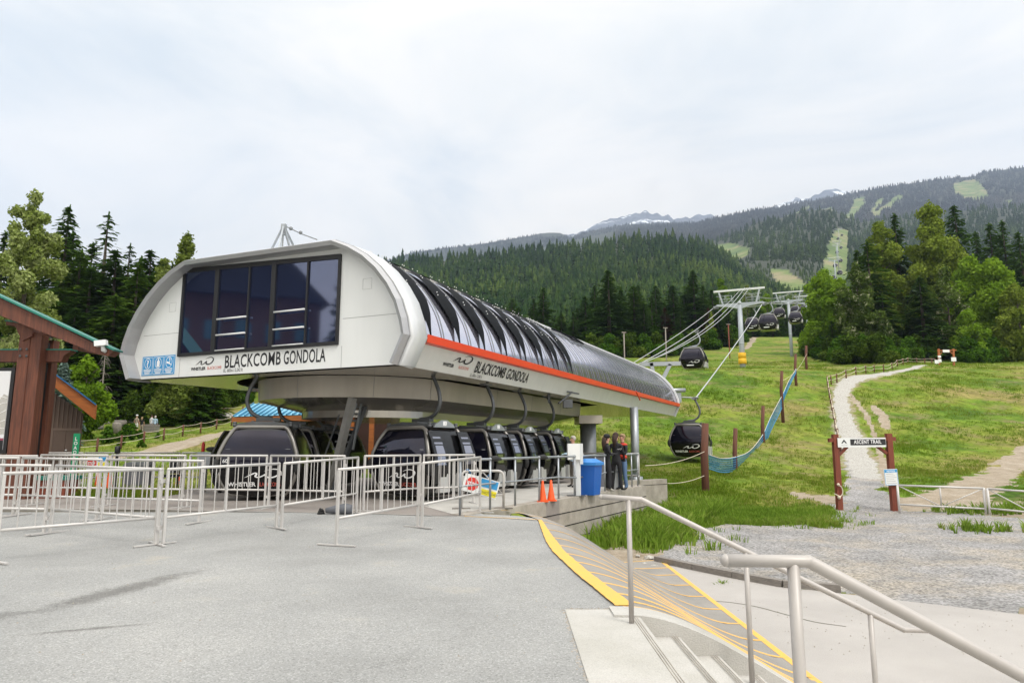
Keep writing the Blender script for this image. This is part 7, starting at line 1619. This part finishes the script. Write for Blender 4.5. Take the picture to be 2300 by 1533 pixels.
runC = [[(1855,560),(1868,530),(1880,512),(1905,516),(1906,560),(1900,575),(1862,580)],[(1590,553),(1640,545),(1682,556),(1680,572),(1650,590),(1615,570)],[(1848,585),(1866,560),(1905,560),(1908,620),(1850,625)],[(1728,605),(1770,610),(1815,640),(1790,660),(1745,635)],[(1868,600),(1905,590),(1905,700),(1860,700)]]
sheet('hill', us, wsn+[1.02], lambda u, w_: fA(u, min(w_, 1)) + (Vector((0, 60, -25)) if w_ > 1 else Vector()), M['forestfloor'])
runsheet(fC, topC, botC, runC, M['runs'], (0, 120, -40)); runsheet(fD, topD, botD, runD, M['runs'], (0, 300, -120))
sheet('hill', us, wsn+[1.02], lambda u, w_: fB(u, min(w_, 1)) + (Vector((0, 300, -120)) if w_ > 1 else Vector()), M['farfloor'])
sheet('mountain', list(np.arange(1180, 2100, 4.)), list(np.linspace(0, 1, 40)), fP, M['rocksnow'])
# tree instances as single masses
def cone_tree(n, layers, seed):
    rg = np.random.RandomState(seed); V = []; Fc = []
    for l in range(layers):
        z0 = l/layers*.9; z1 = min(1, z0+1.7/layers); r_ = .21*(1-z0)**.9+.012; b = len(V)
        for k in range(n): a = 6.283*(k+rg.rand()*.5)/n; q = r_*rg.uniform(.6, 1.25); V.append((math.cos(a)*q, math.sin(a)*q, z0+rg.uniform(-.03, .03)-.02*(k % 2)))
        V.append((rg.uniform(-.008, .008), rg.uniform(-.008, .008), z1))
        for k in range(n): Fc.append((b+k, b+(k+1) % n, b+n))
    return np.array(V), np.array(Fc)
def forest(name, P, tmpl, mt, seed, label):
    rg = np.random.RandomState(seed); P = np.array(P); n = len(P); Vs = []; Fs = []; base = 0; pick = rg.randint(0, len(tmpl), n)
    for t, (V, Fc) in enumerate(tmpl):
        Q = P[pick == t]; k = len(Q)
        if not k: continue
        a = rg.uniform(0, 6.283, k); c, s = np.cos(a), np.sin(a); h = Q[:, 3][:, None]; wd = h*rg.uniform(.8, 1.25, k)[:, None]
        X = (V[None, :, 0]*c[:, None]-V[None, :, 1]*s[:, None])*wd+Q[:, 0:1]; Y = (V[None, :, 0]*s[:, None]+V[None, :, 1]*c[:, None])*wd+Q[:, 1:2]; Z = V[None, :, 2]*h+Q[:, 2:3]
        Vs.append(np.stack([X, Y, Z], 2).reshape(-1, 3)); Fs.append((Fc[None]+(base+np.arange(k)*len(V))[:, None, None]).reshape(-1, 3)); base += k*len(V)
    V = np.concatenate(Vs); Fc = np.concatenate(Fs); me = bpy.data.meshes.new(name); me.vertices.add(len(V)); me.vertices.foreach_set('co', V.ravel().astype(np.float32)); me.loops.add(Fc.size); me.loops.foreach_set('vertex_index', Fc.ravel().astype(np.int32)); me.polygons.add(len(Fc)); me.polygons.foreach_set('loop_start', (np.arange(len(Fc))*3).astype(np.int32)); me.update(calc_edges=True)
    o = link(name, me, mt); tag(o, label, 'forest', kind='stuff'); return o
def fmat(name, c1, c2, c3, s1, s2):
    m = bpy.data.materials.new(name); m.use_nodes = True; nt = m.node_tree; nt.nodes.clear(); L = nt.links.new; tc = N(nt, 'ShaderNodeTexCoord')
    a = N(nt, 'ShaderNodeTexNoise', i_Scale=s1, i_Detail=3.0); L(tc.outputs['Object'], a.inputs['Vector']); b = N(nt, 'ShaderNodeTexNoise', i_Scale=s2, i_Detail=2.0); L(tc.outputs['Object'], b.inputs['Vector'])
    ad = N(nt, 'ShaderNodeMath', operation='ADD'); L(a.outputs[0], ad.inputs[0]); L(b.outputs[0], ad.inputs[1]); mu = N(nt, 'ShaderNodeMath', operation='MULTIPLY'); L(ad.outputs[0], mu.inputs[0]); mu.inputs[1].default_value = .5
    r = ramp(nt, [(.38, c1), (.5, c2), (.6, c3)]); L(mu.outputs[0], r.inputs[0]); d = N(nt, 'ShaderNodeBsdfDiffuse'); L(r.outputs[0], d.inputs[0]); o = N(nt, 'ShaderNodeOutputMaterial'); L(d.outputs[0], o.inputs[0]); return m
M['forestA'] = fmat('hill_conifers', (.012, .028, .010), (.027, .050, .014), (.062, .092, .022), .006, .12)
M['forestC'] = fmat('run_conifers', (.013, .024, .010), (.024, .040, .014), (.050, .075, .02), .004, .06)
M['forestD'] = fmat('mountain_conifers', (.018, .020, .018), (.032, .034, .032), (.070, .068, .060), .002, .03)
rgF = random.Random(8)
def sp(fn, n, hh, top, bot, uR, runs, wp=1., minpx=None):
    out = []; us_ = []
    while len(out) < n:
        u = rgF.uniform(*uR); w_ = rgF.random()**wp; v = iv(bot, u)*(1-w_)+iv(top, u)*w_
        if any(in_poly(u+rgF.gauss(0, 1.2), v+rgF.gauss(0, .8), r_) for r_ in runs): continue
        q = fn(u, w_); out.append((q.x, q.y, q.z-.5, hh(u, v, w_)*rgF.choice((rgF.uniform(.5, .8), rgF.uniform(.8, 1.1), rgF.uniform(.9, 1.3)))))
    return out
T1 = [cone_tree(7, 9, s) for s in range(4)]; T2 = [cone_tree(5, 4, s) for s in range(3)]; T3 = [cone_tree(4, 2, s) for s in range(3)]
forest('forest', sp(fA, 6500, lambda u, v, w_: 17+4*w_, topA, botA, (560, 1900), [[(1728,605),(1770,610),(1860,650),(1860,700),(1830,690),(1745,635)]], .8), T1, M['forestA'], 1, 'dense conifer forest covering the near hill behind the station')
def scrub(u, v, w_): return 22 if (v < 590 or u > 1905 or u < 1600) and not (1590 < u < 1690 and v > 555) else 9
forest('forest', sp(fC, 5200, scrub, topC, botC, (1540, 2400), runC), T2, M['forestC'], 2, 'dark conifer forest around the middle part of the ski runs')
forest('forest', sp(fD, 17000, lambda u, v, w_: 24, topD, botD, (1380, 2420), runD), T3, M['forestD'], 3, 'distant conifer forest on the long mountain on the right')
forest('forest', sp(fB, 9000, lambda u, v, w_: 22, topB, botB, (780, 1680), [[(1180,518),(1280,518),(1280,532),(1230,534)]]), T3, M['forestD'], 4, 'far conifer forest on the bluish ridge')
# tiny ridge-top lift structures
# ---------------------------------------------------------------- village lodges behind the camera (seen only as reflections)
M['lodgewall'] = mat('lodge_wall', (.16, .085, .06), .8, var=.2); M['lodgeroof'] = mat('lodge_roof', (.05, .055, .07), .6); M['lodgewin'] = mat('lodge_window', (.10, .22, .25), .2)
for k, (x, y, w_, h) in enumerate(((-66, -52, 20, 17), (-72, -27, 22, 15), (-74, -2, 20, 18), (-78, 24, 22, 16))):
    root = empty('lodge_building', (x, y, 0), 'brown village lodge %s off to the left' % NUM[k], 'building', 'village lodges', rz=R(-78)); MB().box((-w_/2, -8, -.3), (w_/2, 8, h)).build('wall', M['lodgewall'], root)
    m = MB(); m.prism([(-w_/2-1, h), (w_/2+1, h), (w_*.2, h+6.5), (-w_*.2, h+5.2)], (0, -8.5, 0), (1, 0, 0), (0, 0, 1), (0, 1, 0), 0, 17); m.build('roof', M['lodgeroof'], root)
    m = MB(); m.prism([(-4+3*(k % 2), h-.1), (4+3*(k % 2), h-.1), (3*(k % 2), h+10.5)], (0, 8.4, 0), (1, 0, 0), (0, 0, 1), (0, 1, 0), 0, .8); m.build('gable', M['lodgeroof'], root)
    for i in range(int(w_/3.2)):
        for j in range(4): MB().box((-w_/2+1.2+3.2*i, 8.0, 1.3+3.9*j), (-w_/2+2.8+3.2*i, 8.06, 3.4+3.9*j)).build('window', M['lodgewin'], root)
for k, (x, y, h) in enumerate(((-60, -40, 26), (-62, -12, 24), (-64, 12, 22))): tree(Vector((x, y, -.3)), h, CF[k], TRK, 22., '%s roadside conifer off to the left by the lodges' % NUM[k], 'conifer', 'conifers by the lodges', k, 'conifer_tree')
# ---------------------------------------------------------------- haze
HZ = True
if HZ:
    m = MB(); m.box((-6500, -800, -4), (9000, 8200, 3400)); hz = m.build('haze', None); hz['kind'] = 'stuff'; tag(hz, 'thin bluish air haze over the valley', 'haze')
    hm_ = bpy.data.materials.new('haze'); hm_.use_nodes = True; nt = hm_.node_tree; nt.nodes.clear(); v = N(nt, 'ShaderNodeVolumePrincipled'); v.inputs['Color'].default_value = (.60, .74, 1., 1); v.inputs['Density'].default_value = .00009; v.inputs['Anisotropy'].default_value = .2
    o_ = N(nt, 'ShaderNodeOutputMaterial'); nt.links.new(v.outputs[0], o_.inputs['Volume']); hz.data.materials.append(hm_)
sc.cycles.volume_step_rate = 10; sc.cycles.max_bounces = 8; sc.cycles.volume_bounces = 0
